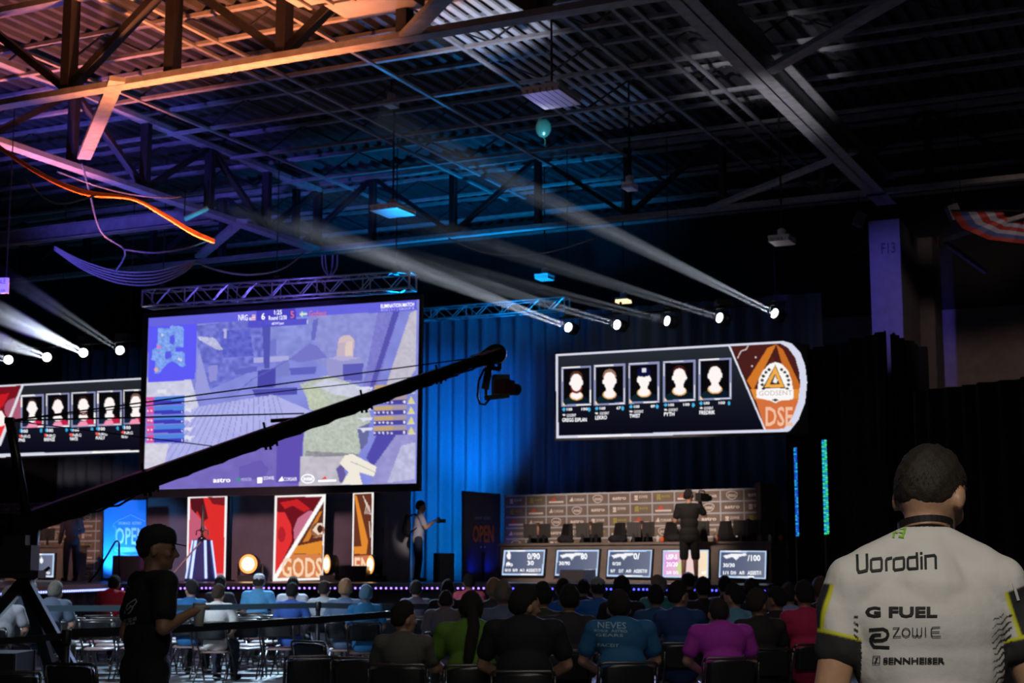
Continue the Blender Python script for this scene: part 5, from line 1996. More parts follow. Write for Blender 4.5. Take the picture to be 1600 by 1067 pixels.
NEV = [u for u in used if 'NEVES' in u[2]][0][3]
PALEP = mat('print_pale_blue', (0.35, 0.55, 0.68), 0.7)
print_on(NEV, 'shirt', [('NEVES', 934, 971, 978, 981, .0, 1.5, 0), ('SPONSOR', 928, 983, 950, 987, .01, 1, 0), ('ASTRO', 955, 983.5, 980, 987.5, .01, 1, 0), ('GEARS', 931, 989.5, 974, 994, .01, 1, 0),
                        ('FACEIT', 934, 1005, 967, 1010, .01, 1, 0)], PALEP, 'shirt_lettering')
NEO = [u for u in used if 'neon' in u[2]][0][3]
mb = MB(); J = SEAT['up']
mb.tube([J['neck'] + V3(.075 * cos(a), -.012 + .07 * sin(a), -.018) for a in np.linspace(0, 2 * pi, 17)], .016, 8, close=False)
obj_from(raw_mesh('collar', mb), 'collar', NEO, mat('neon_yellow', (0.6, 0.75, 0.03), 0.6), 'neon yellow collar')
LAP = [u for u in used if 'laptop' in u[2] and 'collar' in u[2]][0][3]
mb = MB()
mb.tube([J['neck'] + V3(.075 * cos(a), -.012 + .07 * sin(a), -.018) for a in np.linspace(0, 2 * pi, 17)], .016, 8, close=False)
obj_from(raw_mesh('collar', mb), 'collar', LAP, cloth((190, 180, 165)), 'pale collar')
# empty rows in front of the standing belts
rowlab = 'nearest|second|third|fourth|fifth'.split('|')
for r in range(5):
    Y = 21.95 + r * .98
    x0px, x1px = (52, 725) if r < 2 else (60, 760)
    n = 0
    xa, xb = P(x0px, 900, Y).x, P(x1px, 900, Y).x
    x = xa + (r % 2) * .2
    while x < xb:
        x += .50
        clear = all((Vector((x, Y, 0)) - u[0]).length > .58 for u in used)
        if clear:
            n += 1
            chair(('empty folding chair, %s from the crane in the %s row from the barrier' if r else 'empty folding chair, %s from the crane in the row %s the barrier') % ((ORD + 'twelfth thirteenth fourteenth fifteenth sixteenth seventeenth eighteenth'.split())[n - 1], rowlab[r]),
                  (x + random.uniform(-.03, .03), Y + random.uniform(-.04, .04), 0), random.uniform(-.12, .06), 'empty folding chairs in rows')
# dark chairs near the viewer
for px, py, Y, rz, lab in ((476, 1022, 12.9, .25, 'near black folding chair turned left, in front of the empty rows'),
                           (562, 1027, 12.7, -.05, 'near black folding chair beside the grey T-shirted man'),
                           (505, 1000, 15.4, -.6, 'black folding chair set askew behind the two near ones'),
                           (6, 1046, 11.0, .1, 'near black folding chair at the left edge, beside the crane base'),
                           (125, 1040, 11.9, -.3, 'near dark folding chair with a rounded back, under the barrier post'),
                           (1000, 1006, 14.2, 0, 'black folding chair between the NEVES jersey and the magenta polo'),
                           (1195, 985, 16.9, 0, 'empty black folding chair left of the red-shirted man'),
                           (880, 1010, 13.6, .1, 'black folding chair between the broad man in black and the NEVES jersey')):
    p = P(px, py, Y)
    chair(lab, (p.x, Y + .27, 0), rz, 'near folding chairs')
# the lit laptop
p = P(905, 990, 13.9)
t = thing('laptop', 'small open laptop with a lit screen on a lap in the crowd', 'laptop', (p.x, p.y, .66))
z0 = .66
mb = MB(); mb.box((p.x, p.y, z0), (.30, .21, .018)); mb.build('keyboard_base', BLACK, t)
R = Matrix.Rotation(radians(-18), 3, 'X')
mb = MB(); mb.box((p.x, p.y + .135, z0 + .10), (.30, .012, .20), R); mb.build('display_lid', BLACK, t)
mb = MB(); mb.box((p.x, p.y + .127, z0 + .10), (.27, .006, .17), R); mb.build('display', G((90, 110, 235), .9), t)
# ================================================================== STANDING PEOPLE
def look_to(J, **k):
    for a, b in k.items(): J[a] = b
    return J


# --- the man in the white jersey, close to the lens, seen from behind, head bowed to the right
Yj = 4.12
jx = (1440 - 800) / 2400 * Yj * 1.0
J = pose(False, .04, .62, .46, 0, '', 1.0)
for s, k in ((-1, 'L'), (1, 'R')):
    J['sho' + k] = V3(s * .182, .015, 1.390)
    J['elb' + k] = V3(s * .25, -.005, 1.11)
    J['wri' + k] = V3(s * .20, .22, 1.00)
J['elbR'] = V3(.265, .02, 1.12)
J['pel'] = V3(0, .02, .95)
J['chest'] = V3(0, .015, 1.27)
J['neck'] = V3(.012, .05, 1.485)
JL = (jx, Yj, 0)
scj = 1.075
jt = thing('person', 'man in a white esports jersey printed Uorodin, standing with his back to the viewer', 'person', JL, -.06, None, None, scj)
W = MW[jt.name]
obj_from(remeshed('body', body_shapes(J), .008, 3), 'body', jt, mat('skin_near', (0.44, 0.25, 0.16), 0.5, 0, 0.03, 60, 0.06))


def jersey_shapes(J):
    mb = MB()
    g = .018
    mb.ell((0, .015, 1.25), (.195, .130, .21), n=24)
    mb.ell((0, .0, 1.31), (.195, .125, .15), n=24)
    mb.ell((0, .02, 1.08), (.176, .135, .26), n=24)
    mb.ell((0, .02, .94), (.182, .142, .16), n=24)
    mb.cone((-.15, .012, 1.40), (.15, .012, 1.40), .080, .080, 18)
    for q in (-1, 1): mb.cone((q * .035 + .008, .022, 1.488), (q * .165, .012, 1.41), .058, .070, 16)
    mb.cone((0, .005, 1.38), (.010, .03, 1.480), .125, .074, 18)
    for k in 'LR':
        s, e = J['sho' + k], J['elb' + k]
        mb.cone(s, s.lerp(e, .22), .073, .072, 16)
        mb.cone(s.lerp(e, .15), s.lerp(e, .50), .072, .064, 16)
    return mb


jm = remeshed('jersey', jersey_shapes(J), .0068, 10, 1)
co = np.zeros(len(jm.vertices) * 3, np.float32); jm.vertices.foreach_get('co', co); co = co.reshape(-1, 3)
# gentle folds in the cloth
nr = np.zeros_like(co); jm.vertices.foreach_get('normal', nr.ravel()) if False else None
nrm = np.array([v.normal[:] for v in jm.vertices])
fold = .0045 * np.sin(co[:, 0] * 34 + co[:, 2] * 21 + 2 * np.sin(co[:, 2] * 9)) * np.clip((1.36 - co[:, 2]) * 4, 0, 1) \
    + .004 * np.sin(np.abs(co[:, 0]) * 60 - co[:, 2] * 34) * np.clip((np.abs(co[:, 0]) - .13) * 12, 0, 1)
co2 = co + nrm * fold[:, None]
jm.vertices.foreach_set('co', co2.astype(np.float32).ravel())
white, black, yel = np.array((.62, .61, .60)), np.array((.018, .018, .022)), np.array((.62, .62, .02))
cc = np.tile(white, (len(co), 1))
for s, k in ((-1, 'L'), (1, 'R')):
    sh, el = np.array(J['sho' + k]), np.array(J['elb' + k])
    d = el - sh; L = np.linalg.norm(d); d = d / L
    tpar = ((co - sh) @ d) / L
    arm = (s * co[:, 0] > .150) & (tpar > -.3)
    radial = co - sh - np.outer((co - sh) @ d, d)
    outer = s * radial[:, 0]
    # outer sleeve panel, black with a yellow edge, and the black cuff
    lim = .054 if s < 0 else -.008
    pan = arm & (tpar > .02) & (outer > lim)
    edge = arm & (tpar > .02) & (np.abs(outer - lim) < .004)
    cuff = (s * co[:, 0] > .175) & (tpar > .42)
    pipe = (s * co[:, 0] > .175) & (np.abs(tpar - .42) < .014)
    def soft(dist, col_, where):
        # dist < 0 inside; the dye runs over about one thread
        f = np.clip(.5 - dist / .0045, 0, 1) * where
        cc[:] = cc * (1 - f[:, None]) + col_ * f[:, None]
    onarm = (s * co[:, 0] > .150) & (tpar > -.3)
    soft(np.maximum(lim - outer, (.02 - tpar) * L), black, onarm)
    soft(np.maximum(np.abs(outer - lim) - .0042, (.02 - tpar) * L), yel, onarm)
    soft((.42 - tpar) * L, black, s * co[:, 0] > .172)
    soft(np.abs(tpar - .42) * L - .0040, yel, s * co[:, 0] > .172)
col = (co[:, 2] > 1.540) & (np.abs(co[:, 0] - .01) < .09)
cc[col] = black
# wavy dark stripes at the flanks
fl = np.clip((np.abs(co[:, 0] - 0.005) - .128) / .05, 0, 1)
zig = np.abs(((co[:, 0] * 26 + co[:, 2] * 9) % 1) - .5)
w = np.sin((co[:, 2] - .55 * np.abs(co[:, 0]) + .014 * zig) * 2 * pi / .0165)
wav = (fl > 0) & (co[:, 2] < 1.33) & (w > 1.0 - 1.6 * fl * np.clip((1.40 - co[:, 2]) * 4.5, 0, 1)) & (np.abs(co[:, 0]) < .190) & ((co[:, 0] > 0) | (co[:, 0] < -.178))
cc[wav] = black
a = jm.color_attributes.new('Col', 'FLOAT_COLOR', 'POINT')
a.data.foreach_set('color', np.concatenate([cc, np.ones((len(cc), 1))], 1).astype(np.float32).ravel())
obj_from(jm, 'jersey', jt, attr_cloth())
obj_from(remeshed('trousers', trouser_shapes(J), .012, 3), 'trousers', jt, cloth((30, 32, 40)))
for q in 'LR': obj_from(remeshed('shoe', shoe_shapes(J, q), .012, 2), 'shoe', jt, cloth((24, 24, 26)))
# thick short hair
hb = hair_mesh(J, 'buzz', 3)
hm = raw_mesh('hair', hb)
ho = obj_from(hm, 'hair', jt, mat('hair_near', (0.015, 0.010, 0.007), 0.75, 0, 0.2, 160, 0.4))
sub = ho.modifiers.new('sub', 'SUBSURF'); sub.levels = sub.render_levels = 2
tex = bpy.data.textures.new('hair_tufts', 'CLOUDS'); tex.noise_scale = .018
dm = ho.modifiers.new('tufts', 'DISPLACE'); dm.texture = tex; dm.strength = .0025; dm.mid_level = .5
# strands standing proud of the cut
mb = MB()
for i in range(2200):
    while True:
        d = rng.normal(size=3); d /= np.linalg.norm(d)
        if d[2] > (.30 if d[1] > 0 else -.28 + .25 * (1 + d[1])): break
    c0 = Vector(d * np.array((.080, .104, .112)))
    base_, R_ = head_frame(J)
    dirn = Vector(d) * .35 + Vector((rng.normal() * .25, -.3, -.8))
    p0 = H(J, 0, -.005, .125) + R_ @ c0
    p1 = p0 + R_ @ (dirn.normalized() * rng.uniform(.010, .020))
    mb.tube([p0, p1], [.0011, .0004], 3)
obj_from(raw_mesh('hair_strands', mb), 'hair_strands', jt, mat('hair_near', (0.02, 0.014, 0.01)))
# lanyard round the neck
mb = MB()
nk = J['neck']
ring = [nk + V3(.066 * cos(q) , -.002 + .064 * sin(q), .058 - .018 * sin(q)) for q in np.linspace(0, 2 * pi, 33)]
for i in range(32):
    mb.bar(ring[i], ring[i + 1], .004, .017)
obj_from(raw_mesh('lanyard', mb, False), 'lanyard', jt, mat('lanyard_black', (.012, .012, .014), .5), 'black lanyard')
INK = [mat('jersey_ink', (0.012, 0.012, 0.014), 0.7), mat('jersey_green', (0.22, 0.50, 0.03), 0.7), mat('jersey_white', (0.6, 0.6, 0.6), 0.7)]
S = []


def let(pts, w=4.2, m=0): S.append((pts, w, m))


let(((1339.5, 866), (1340, 889), (1342, 893.5), (1346, 893), (1354, 891), (1355, 887), (1354.5, 865)))
let(((1362, 873.5), (1376, 872), (1377.5, 875), (1377.5, 888), (1376, 890.5), (1363, 891.8), (1361, 889), (1361, 876), (1362, 873.5)), 3.8)
let(((1385, 891.5), (1384.5, 876), (1386, 873), (1394, 871)), 3.8)
let(((1398, 872.5), (1411, 870.8), (1412.5, 873.5), (1412.8, 886.5), (1411, 889), (1398.5, 890.5), (1396.5, 888), (1396.5, 875), (1398, 872.5)), 3.8)
let(((1433, 870), (1420.5, 871), (1418.6, 873.5), (1418.6, 886), (1420.5, 888.8), (1433.4, 888)), 3.8)
let(((1432.6, 863), (1433.6, 889.5)), 3.8)
let(((1439.8, 869.5), (1440.2, 889)), 3.8); let(((1439.4, 862.6), (1439.5, 866)), 4)
let(((1446.5, 889), (1446, 869), (1459.5, 867.5), (1461.8, 870), (1462.2, 888.5)), 3.8)
# ZOWIE mark and word
let(((1358, 983.5), (1380, 982), (1386, 985), (1388, 991), (1385, 997), (1379, 999.5), (1367, 1000), (1363, 997), (1364, 993), (1368, 991), (1377, 991)), 3.8)
let(((1390, 1011), (1366, 1010), (1362, 1004), (1360, 998), (1363, 993), (1366, 991)), 3.8)
let(((1395, 981), (1405, 980.5), (1396, 994.5), (1408, 994)), 1.5)
let(((1415, 981), (1420, 983), (1422, 987.5), (1420, 992.5), (1415.5, 994.5), (1411, 992), (1409.5, 987.5), (1411.5, 983), (1415, 981)), 1.5)
let(((1426, 980), (1426, 992), (1428, 994), (1431, 994), (1433, 991), (1433, 981)), 1.5); let(((1433, 991), (1435, 994), (1438, 994), (1440, 991), (1440, 980)), 1.5)
let(((1446, 979.5), (1446.2, 994)), 1.5)
let(((1469, 979.5), (1457, 980), (1455, 983), (1455, 991), (1457, 994), (1470, 994)), 1.5); let(((1455, 987), (1468, 986.8)), 1.5)
# green F3 mark, white sleeve stroke, boxed S
let(((1396, 840), (1399, 824.5), (1402, 824.3)), 3.4, 1); let(((1399, 825), (1414.5, 826.5), (1413, 832.5), (1406, 832), (1412, 832.5), (1411, 839), (1404, 838)), 3.2, 1); let(((1398, 832), (1403, 832.5)), 2.6, 1)
let(((1583, 910), (1591, 938)), 4.2, 2)
let(((1364.5, 1025), (1375, 1025), (1374.6, 1036), (1364, 1036), (1364.5, 1025)), 1.2); let(((1372, 1026.5), (1369, 1030), (1370, 1031), (1367, 1035)), 1.8)
print_on(jt, 'jersey', [('G FUEL', 1352, 947.5, 1464.5, 964, .035, 0, 0), ('SENNHEISER', 1380, 1027, 1476.5, 1036.5, .035, 0, 0)], INK, 'jersey_lettering', .003, S)

# --- the standing man in a black cap, in profile
Yc = 8.9
J = pose(False, .03, .42, .05, 0, '', 1.08)
J['elbR'] = V3(.255, .0, 1.19); J['wriR'] = V3(.19, .17, 1.26)
J['elbL'] = V3(-.25, -.03, 1.15); J['wriL'] = V3(-.24, .08, .90)
J['neck'].z = 1.475
p = P(240, 900, Yc)
ct = person('standing man in a black cap and printed black T-shirt holding a paper cup, in profile', (p.x - .03, Yc, 0), radians(-57), 'capman', J, (9, 9, 11), (8, 8, 10), (14, 11, 10), 'short', SKIN2, (12, 12, 15),
            scale=1.02, voxel=.011, eyes=True, hem=.12)
GREYP = [mat('print_grey', (0.55, 0.55, 0.56), 0.7), mat('print_faded_red', (0.55, 0.28, 0.24), 0.7)]
print_on(ct, 'shirt', [('CORSAIR', 203, 887.5, 231, 893, .02, 0, 1), ('VENTED AIR', 192, 968, 214, 974, .02, -5, 0), ('FAN CLUB', 195, 974, 211, 978, .02, -3, 0)], GREYP, 'shirt_lettering', .006,
         [(((195, 958), (200, 944), (212, 936), (214, 940), (208, 948), (203, 946), (208, 950), (202, 958), (195, 958)), 1.6, 0), (((198, 954), (204, 948)), 1.4, 0), (((196, 912), (203, 918)), 1.4, 1)])
for k in range(3):
    mb = MB()
    s = V3(.13 + .0, -.02 + .035 * k, .98)
    pts = [J['hipR'] + V3(.095, -.02 + .03 * k, -.05), J['hipR'].lerp(J['kneeR'], .5) + V3(.094, -.02 + .03 * k, 0), J['kneeR'] + V3(.074, -.02 + .022 * k, 0), J['ankR'] + V3(.062, -.015 + .014 * k, .02)]
    mb.tube(pts, .004, 5)
    obj_from(raw_mesh('side_stripe', mb), 'side_stripe', ct, mat('stripe_grey', (.30, .30, .31), .7))
mb = MB()
ring = [J['neck'] + V3(.072 * cos(q), .004 + .066 * sin(q), -.006 - .018 * sin(q)) for q in np.linspace(0, 2 * pi, 25)]
for i in range(24): mb.bar(ring[i], ring[i + 1], .004, .014)
obj_from(raw_mesh('lanyard', mb, False), 'lanyard', ct, mat('lanyard_black', (.012, .012, .014), .5))
W = MW[ct.name]
hp_ = W @ (J['wriR'] + (J['wriR'] - J['elbR']).normalized() * .085)
t = thing('paper_cup', 'white paper cup in the hand of the capped man', 'cup', hp_ + Vector((.0, -.005, -.10)))
mb = MB(); mb.lathe([(.026, 0), (.036, .11), (.038, .115), (.036, .118), (.033, .11)], hp_ + Vector((.0, -.005, -.10)), n=24); mb.build('cup_body', mat('paper_white', (.6, .6, .58), .7), t, True)
mb = MB(); mb.lathe([(.0365, 0), (.038, .006), (.033, .012), (.030, .012)], hp_ + Vector((.0, -.005, .018)), n=24); mb.build('cup_lid', mat('lid_grey', (.35, .35, .36), .5), t, True)

# --- cameraman on the stage in front of the right booth
Yc = 31.0
p = P(1078, 905, 31.2)
pd = PD.at(1078, 900, 1.15)
J = pose(False, .02, .5, -.05, 0, '', 1.08)
J['elbL'] = V3(-.27, .05, 1.17); J['wriL'] = V3(-.16, .28, 1.12)
J['elbR'] = V3(.30, .10, 1.28); J['wriR'] = V3(.21, .27, 1.50)
cm = person('stage cameraman in a black T-shirt and shorts with headphones, his back to the crowd', (pd.x, pd.y, ZS), radians(-12), 'cameraman', J, (6, 6, 7), (5, 5, 6), (10, 8, 8), 'buzz', SKIN, None,
            shorts=True, scale=1.06, voxel=.014, hem=.10)
mb = MB()
mb.tube([H(J, .088 * cos(a), -.01, .105 + .125 * sin(a)) for a in np.linspace(0, pi, 13)], .010, 8)
for s in (-1, 1): mb.ell(H(J, s * .09, -.01, .10), (.022, .036, .042), head_frame(J)[1])
obj_from(raw_mesh('headphones', mb), 'headphones', cm, BLACK)
W = MW[cm.name]
c0 = W @ V3(.24, .16, 1.62)
t = thing('video_camera', 'black shoulder video camera held by the stage cameraman', 'camera', c0)
Rz = Matrix.Rotation(radians(-35), 3, 'Z')
mb = MB(); mb.box(c0, (.13, .34, .16), Rz); mb.build('camera_body', BLACK, t)
mb = MB(); mb.lathe([(.05, 0), (.055, .10), (.065, .15), (.06, .16)], c0 + Rz @ V3(0, .17, 0), Rz @ Matrix.Rotation(radians(-90), 3, 'X')); mb.build('lens', BLACKMETAL, t, True)
mb = MB(); mb.tube([c0 + Rz @ V3(0, -.13, .08), c0 + Rz @ V3(0, -.10, .14), c0 + Rz @ V3(0, .10, .14), c0 + Rz @ V3(0, .13, .08)], .012); mb.build('top_handle', BLACK, t)
mb = MB(); mb.box(c0 + Rz @ V3(-.10, .06, .07), (.07, .12, .06), Rz); mb.build('viewfinder', BLACK, t)

# --- photographer at the left of the blue drape
p = P(652, 905, 35.2)
J = pose(False, .05, .1, .05, 0, '', .95)
J['elbR'] = V3(.24, .14, 1.17); J['wriR'] = V3(.09, .36, 1.33)
J['elbL'] = V3(-.24, .15, 1.18); J['wriL'] = V3(-.07, .38, 1.33)
ph = person('photographer in a pale short-sleeved shirt and jeans standing before the blue drape', (p.x, p.y, ZS), radians(-78), 'photographer', J, (165, 160, 175), (30, 38, 62), (40, 30, 26), 'short', SKIN,
            None, scale=1.02, voxel=.014, eyes=True)
mb = MB(); mb.box((0, -.20, 1.24), (.30, .16, .46)); mb.box((0, -.29, 1.16), (.24, .07, .24))
bm = bmesh.new()
pk = thing('backpack', 'black backpack worn by the photographer before the blue drape', 'bag', MW[ph.name] @ V3(0, -.19, 1.0), radians(-78))
pb_ = MB()
pb_.ell((0, -.05, .24), (.15, .085, .27), n=18); pb_.ell((0, -.11, .16), (.11, .05, .15), n=16)
me = raw_mesh('pack', pb_); o = bpy.data.objects.new('pack_body', me); COL.objects.link(o); o.parent = pk; me.materials.append(cloth((14, 14, 18)))
sb = MB()
for s in (-1, 1): sb.tube([(s * .10, -.03, .44), (s * .11, .12, .50), (s * .11, .24, .40), (s * .12, .20, .22), (s * .13, .02, .08)], .016, 8)
me = raw_mesh('strap', sb); o = bpy.data.objects.new('shoulder_straps', me); COL.objects.link(o); o.parent = pk; me.materials.append(cloth((14, 14, 18)))
W = MW[ph.name]
c0 = W @ V3(0, .47, 1.34)
t = thing('photo_camera', 'black photo camera in the hands of the photographer', 'camera', c0, radians(-78))
for nm, mbx in (('camera_body', MB().box((0, 0, 0), (.14, .07, .10))), ('lens', MB().lathe([(.035, 0), (.038, .06), (.042, .12), (.038, .13)], (0, .03, 0), Matrix.Rotation(radians(-90), 3, 'X'))), ('prism_hump', MB().box((0, 0, .065), (.06, .06, .04)))):
    me = raw_mesh(nm, mbx, False); o = bpy.data.objects.new(nm, me); COL.objects.link(o); o.parent = t; me.materials.append(BLACK)

# --- crew member at the end of the left desk
pd = PDL.at(110, 900, .75)
J = pose(False, .05, -.3, .1, 0, '', 1.0)
J['elbR'] = V3(.26, .02, 1.17); J['wriR'] = V3(.16, .20, 1.12)
person('crew member in dark clothes standing at the end of the left player desk', (pd.x, pd.y, ZS), radians(35), 'crew', J, (36, 24, 34), (14, 14, 18), (20, 14, 14), 'short', SKIN, None, scale=1.0, voxel=.015, long=True)

# --- players seated behind the desks, facing the crowd
CHB = mat('gaming_chair_black', (.012, .012, .013), .5)
CHO = mat('gaming_chair_orange', (.75, .13, .03), .6)


def gaming_chair(label, loc, rz):
    t = thing('gaming_chair', label, 'chair', loc, rz, 'gaming chairs of the players')
    W = MW[t.name]
    def part(nm, mb, m, smooth=True):
        me = raw_mesh(nm, mb, smooth); o = bpy.data.objects.new(nm, me); COL.objects.link(o); o.parent = t; me.materials.append(m)
    mb = MB(); mb.ell((0, .02, .36), (.26, .27, .06), n=18); part('seat', mb, CHB)
    mb = MB(); mb.prism([V3(-.17, -.26, .45), V3(.17, -.26, .45), V3(.26, -.30, .85), V3(.22, -.34, 1.02), V3(.15, -.37, 1.30), V3(-.15, -.37, 1.30), V3(-.22, -.34, 1.02), V3(-.26, -.30, .85)], (0, -.09, 0)); part('backrest', mb, CHB, False)
    mb = MB()
    for s in (-1, 1): mb.ell((s * .225, -.30, .92), (.04, .05, .07))
    part('wing_accents', mb, CHO)
    mb = MB(); mb.tube([(0, 0, .37), (0, 0, .10)], .03)
    for k in range(5):
        a = 2 * pi * k / 5
        mb.tube([(0, 0, .10), (.28 * cos(a), .28 * sin(a), .05)], .022); mb.ell((.28 * cos(a), .28 * sin(a), .03), (.03, .03, .03))
    part('five_star_base', mb, BLACKMETAL)


def pc_monitor(label, loc, rz, w=.50, h=.32):
    t = thing('monitor', label, 'monitor', loc, rz, 'monitors on the player desk')
    def part(nm, mb, m):
        me = raw_mesh(nm, mb, False); o = bpy.data.objects.new(nm, me); COL.objects.link(o); o.parent = t; me.materials.append(m)
    mb = MB(); mb.prism([V3(-w / 2, 0, .12), V3(w / 2, 0, .12), V3(w / 2, 0, .12 + h), V3(-w / 2, 0, .12 + h)], (0, .03, 0)); mb.prism([V3(-w * .3, .03, .16), V3(w * .3, .03, .16), V3(w * .25, .03, .08 + h), V3(-w * .25, .03, .08 + h)], (0, .03, 0)); part('monitor_case', mb, mat('monitor_back', (.045, .042, .042), .45))
    mb = MB(); mb.prism([V3(-w / 2 + .02, -.002, .14), V3(w / 2 - .02, -.002, .14), V3(w / 2 - .02, -.002, .10 + h), V3(-w / 2 + .02, -.002, .10 + h)], (0, .001, 0)); part('monitor_panel', mb, G((70, 90, 120), .6))
    mb = MB(); mb.box((0, .06, .10), (.05, .03, .20)); part('monitor_stand', mb, BLACK)
    mb = MB(); mb.box((0, .05, .006), (.24, .18, .012)); part('monitor_foot', mb, BLACK)


yr = atan2(PD.n.y, PD.n.x) + pi / 2          # rotation that turns +Y towards the crowd
face = atan2(PD.n.x, -PD.n.y)
rzP = atan2(-PD.n.x, PD.n.y)
PLBL = ('brown-haired player at the left end of the right desk', 'second player from the OPEN panel, brown hair', 'player in the middle seat of the right desk', 'player half hidden by the stage cameraman', 'player at the right end of the right desk')
for i, px in enumerate((843, 925, 1005, 1090, 1172)):
    b = PD.at(px, 845, -.72)
    person(PLBL[i] + ', behind two monitors', (b.x, b.y, ZS), rzP, 'up', SEAT['up'], (22, 22, 30), (20, 20, 24), ((92, 56, 38), (84, 50, 34), (70, 44, 32), (50, 34, 26), (30, 22, 20))[i], 'short', SKIN, None, scale=.98, voxel=.014)
    b2 = PD.at(px + 19, 845, -.68)
    gaming_chair('orange-accented gaming chair of the ' + PLBL[i], (b2.x, b2.y, ZS), rzP - .55)
    for j, (dx, yaw) in enumerate(((-14, .25), (9, -.12))):
        q = PD.at(px + dx, 850, -.28 - .05 * j)
        pc_monitor('%s monitor before the %s' % (('side-turned', 'straight-on')[j], PLBL[i]), (q.x, q.y, zdesk + .05), rzP + yaw, .31, .32)
rzL = atan2(-PDL.n.x, PDL.n.y)
zdl = PDL.par(60, 855)[1]
for i, (px, sh, lb) in enumerate(((47, (190, 26, 36), 'player in a red jersey at the left desk, right of the crane post'), (8, (150, 24, 40), 'player in red at the left desk, at the edge of the picture'))):
    b = PDL.at(px, 850, -.80)
    person(lb, (b.x, b.y, ZS), rzL, 'up', SEAT['up'], sh, (20, 20, 24), (26, 20, 20), 'short', SKIN2, None, scale=.98, voxel=.014)
    for j, (dx, yaw) in enumerate(((14, .25), (30, -.12))):
        q = PDL.at(px + dx, 850, -.28 - .05 * j)
        pc_monitor('%s monitor on the left desk, beside the %s' % (('side-turned', 'straight-on')[j], ('player right of the crane post', 'player at the picture edge')[i]), (q.x, q.y, zdl + .05), rzL + yaw, .42, .30)
# small things on the right desk
for px, r, h, m, lb, ct_ in ((1028, .035, .16, mat('bottle_white', (.6, .6, .6), .4), 'white drinks bottle on the right desk beside the middle player', 'bottle'),
                        (1117, .035, .16, mat('bottle_white', (.6, .6, .6), .4), 'white drinks bottle on the right desk, right of the cameraman', 'bottle'),
                        (1203, .035, .15, mat('bottle_white', (.6, .6, .6), .4), 'white drinks bottle at the right end of the desk', 'bottle')):
    q = PD.at(px, 850, -.12)
    t = thing('drinks_bottle', lb, ct_, (q.x, q.y, zdesk + .05), 0, 'bottles on the player desk')
    mb = MB(); mb.lathe([(r, 0), (r, h * .65), (r * .5, h * .82), (r * .45, h * .9)], (q.x, q.y, zdesk + .05)); mb.build('bottle_body', m, t, True)
    mb = MB(); mb.lathe([(r * .5, 0), (r * .5, h * .12)], (q.x, q.y, zdesk + .05 + h * .9)); mb.build('bottle_cap', BLACK, t, True)
for px, lb in ((882, 'dark cap lying on the desk left of the second player'), (962, 'dark bag lying on the desk left of the middle player'), (1054, 'dark bag lying on the desk left of the cameraman'), (1137, 'dark rucksack on the desk beside the right-hand player')):
    q = PD.at(px, 850, -.22)
    mb = MB(); mb.ell((q.x, q.y, zdesk + .05 + .08), (.17, .12, .095), n=18); mb.ell((q.x + .1, q.y, zdesk + .10), (.12, .10, .06), n=14)
    o = mb.build('soft_bag', cloth((18, 18, 26)), None, True)
    prop(o, lb, 'bag')
# ================================================================== RIG, CRANE, STAGE GEAR
def box_truss(name, label, p, q, w=.38, h=.38, bays=16, r=.024, m=ALU):
    """square lighting truss: four chords and the lacing"""
    p, q = Vector(p), Vector(q)
    d = (q - p); L = d.length; d.normalize()
    side = Vector((d.y, -d.x, 0)).normalized()
    up = Vector((0, 0, 1))
    t = thing(name, label, 'lighting truss', (p + q) / 2)
    cs = [(-1, -1), (1, -1), (1, 1), (-1, 1)]
    o = [side * a * w / 2 + up * b * h / 2 for a, b in cs]
    for k in range(4):
        mb = MB(); mb.tube([p + o[k], q + o[k]], r, 8); mb.build('chord_tube', m, t, True)
    mb = MB()
    for i in range(bays):
        a, b = p + d * L * i / bays, p + d * L * (i + 1) / bays
        for k in range(4):
            k2 = (k + 1) % 4
            mb.tube([a + o[k], b + o[k2]] if i % 2 else [a + o[k2], b + o[k]], r * .5, 6)
            if i % 3 == 0: mb.tube([a + o[k], a + o[k2]], r * .6, 6)
    for e in (p, q):
        for k in range(4): mb.tube([e + o[k], e + o[(k + 1) % 4]], r, 6)
    mb.build('truss_lacing', m, t)
    return t


p0, p1 = P(230, 468, 33.9), P(645, 439, 32.0)
z = (p0.z + p1.z) / 2
box_truss('lighting_truss', 'purple-lit box truss right above the big projection screen', p0, p1, .42, .36, 18)
for k in range(3):
    f = (.06, .5, .94)[k]
    a = p0.lerp(p1, f)
    t = thing('hanger_cable', 'thin steel hanger from the roof to the screen truss, %s' % ('at its left end', 'at mid-span', 'at its right end')[k], 'cable', a)
    mb = MB(); mb.tube([a + V3(0, 0, .18), V3(a.x, a.y, Z_DECK - .3)], .012, 6); mb.build('wire', BLACKMETAL, t)
    mb = MB(); mb.box(a + V3(0, 0, .24), (.12, .12, .16)); mb.build('hoist_hook', BLACKMETAL, t)
ca, cb = B(ua - .2, V_CURT - .25, zc + .16), B(on_v(892, 486, V_CURT).dot(VU), V_CURT - .25, zc + .16)
box_truss('lighting_truss', 'cyan-lit box truss carrying the blue curtain', ca, cb, .34, .30, 14)
# truss behind the moving lights of the right LED wall, and the left one
for pln, a_, b_, lab in ((PR, (874, 497), (1226, 475), 'dark pipe carrying the five moving lights above the right LED wall'), (PLW, (-20, 549), (212, 532), 'dark pipe carrying the moving lights above the left LED wall')):
    p, q = pln.at(*a_, .06), pln.at(*b_, .06)
    t = thing('light_bar', lab, 'lighting bar', (p + q) / 2)
    mb = MB(); mb.tube([p, q], .025, 8); mb.build('pipe', BLACK, t, True)
    for f in (.04, .5, .96):
        c = p.lerp(q, f)
        mb = MB(); mb.tube([c, V3(c.x, c.y, Z_DECK - .2)], .010, 5); mb.build('hanger_wire', BLACK, t)

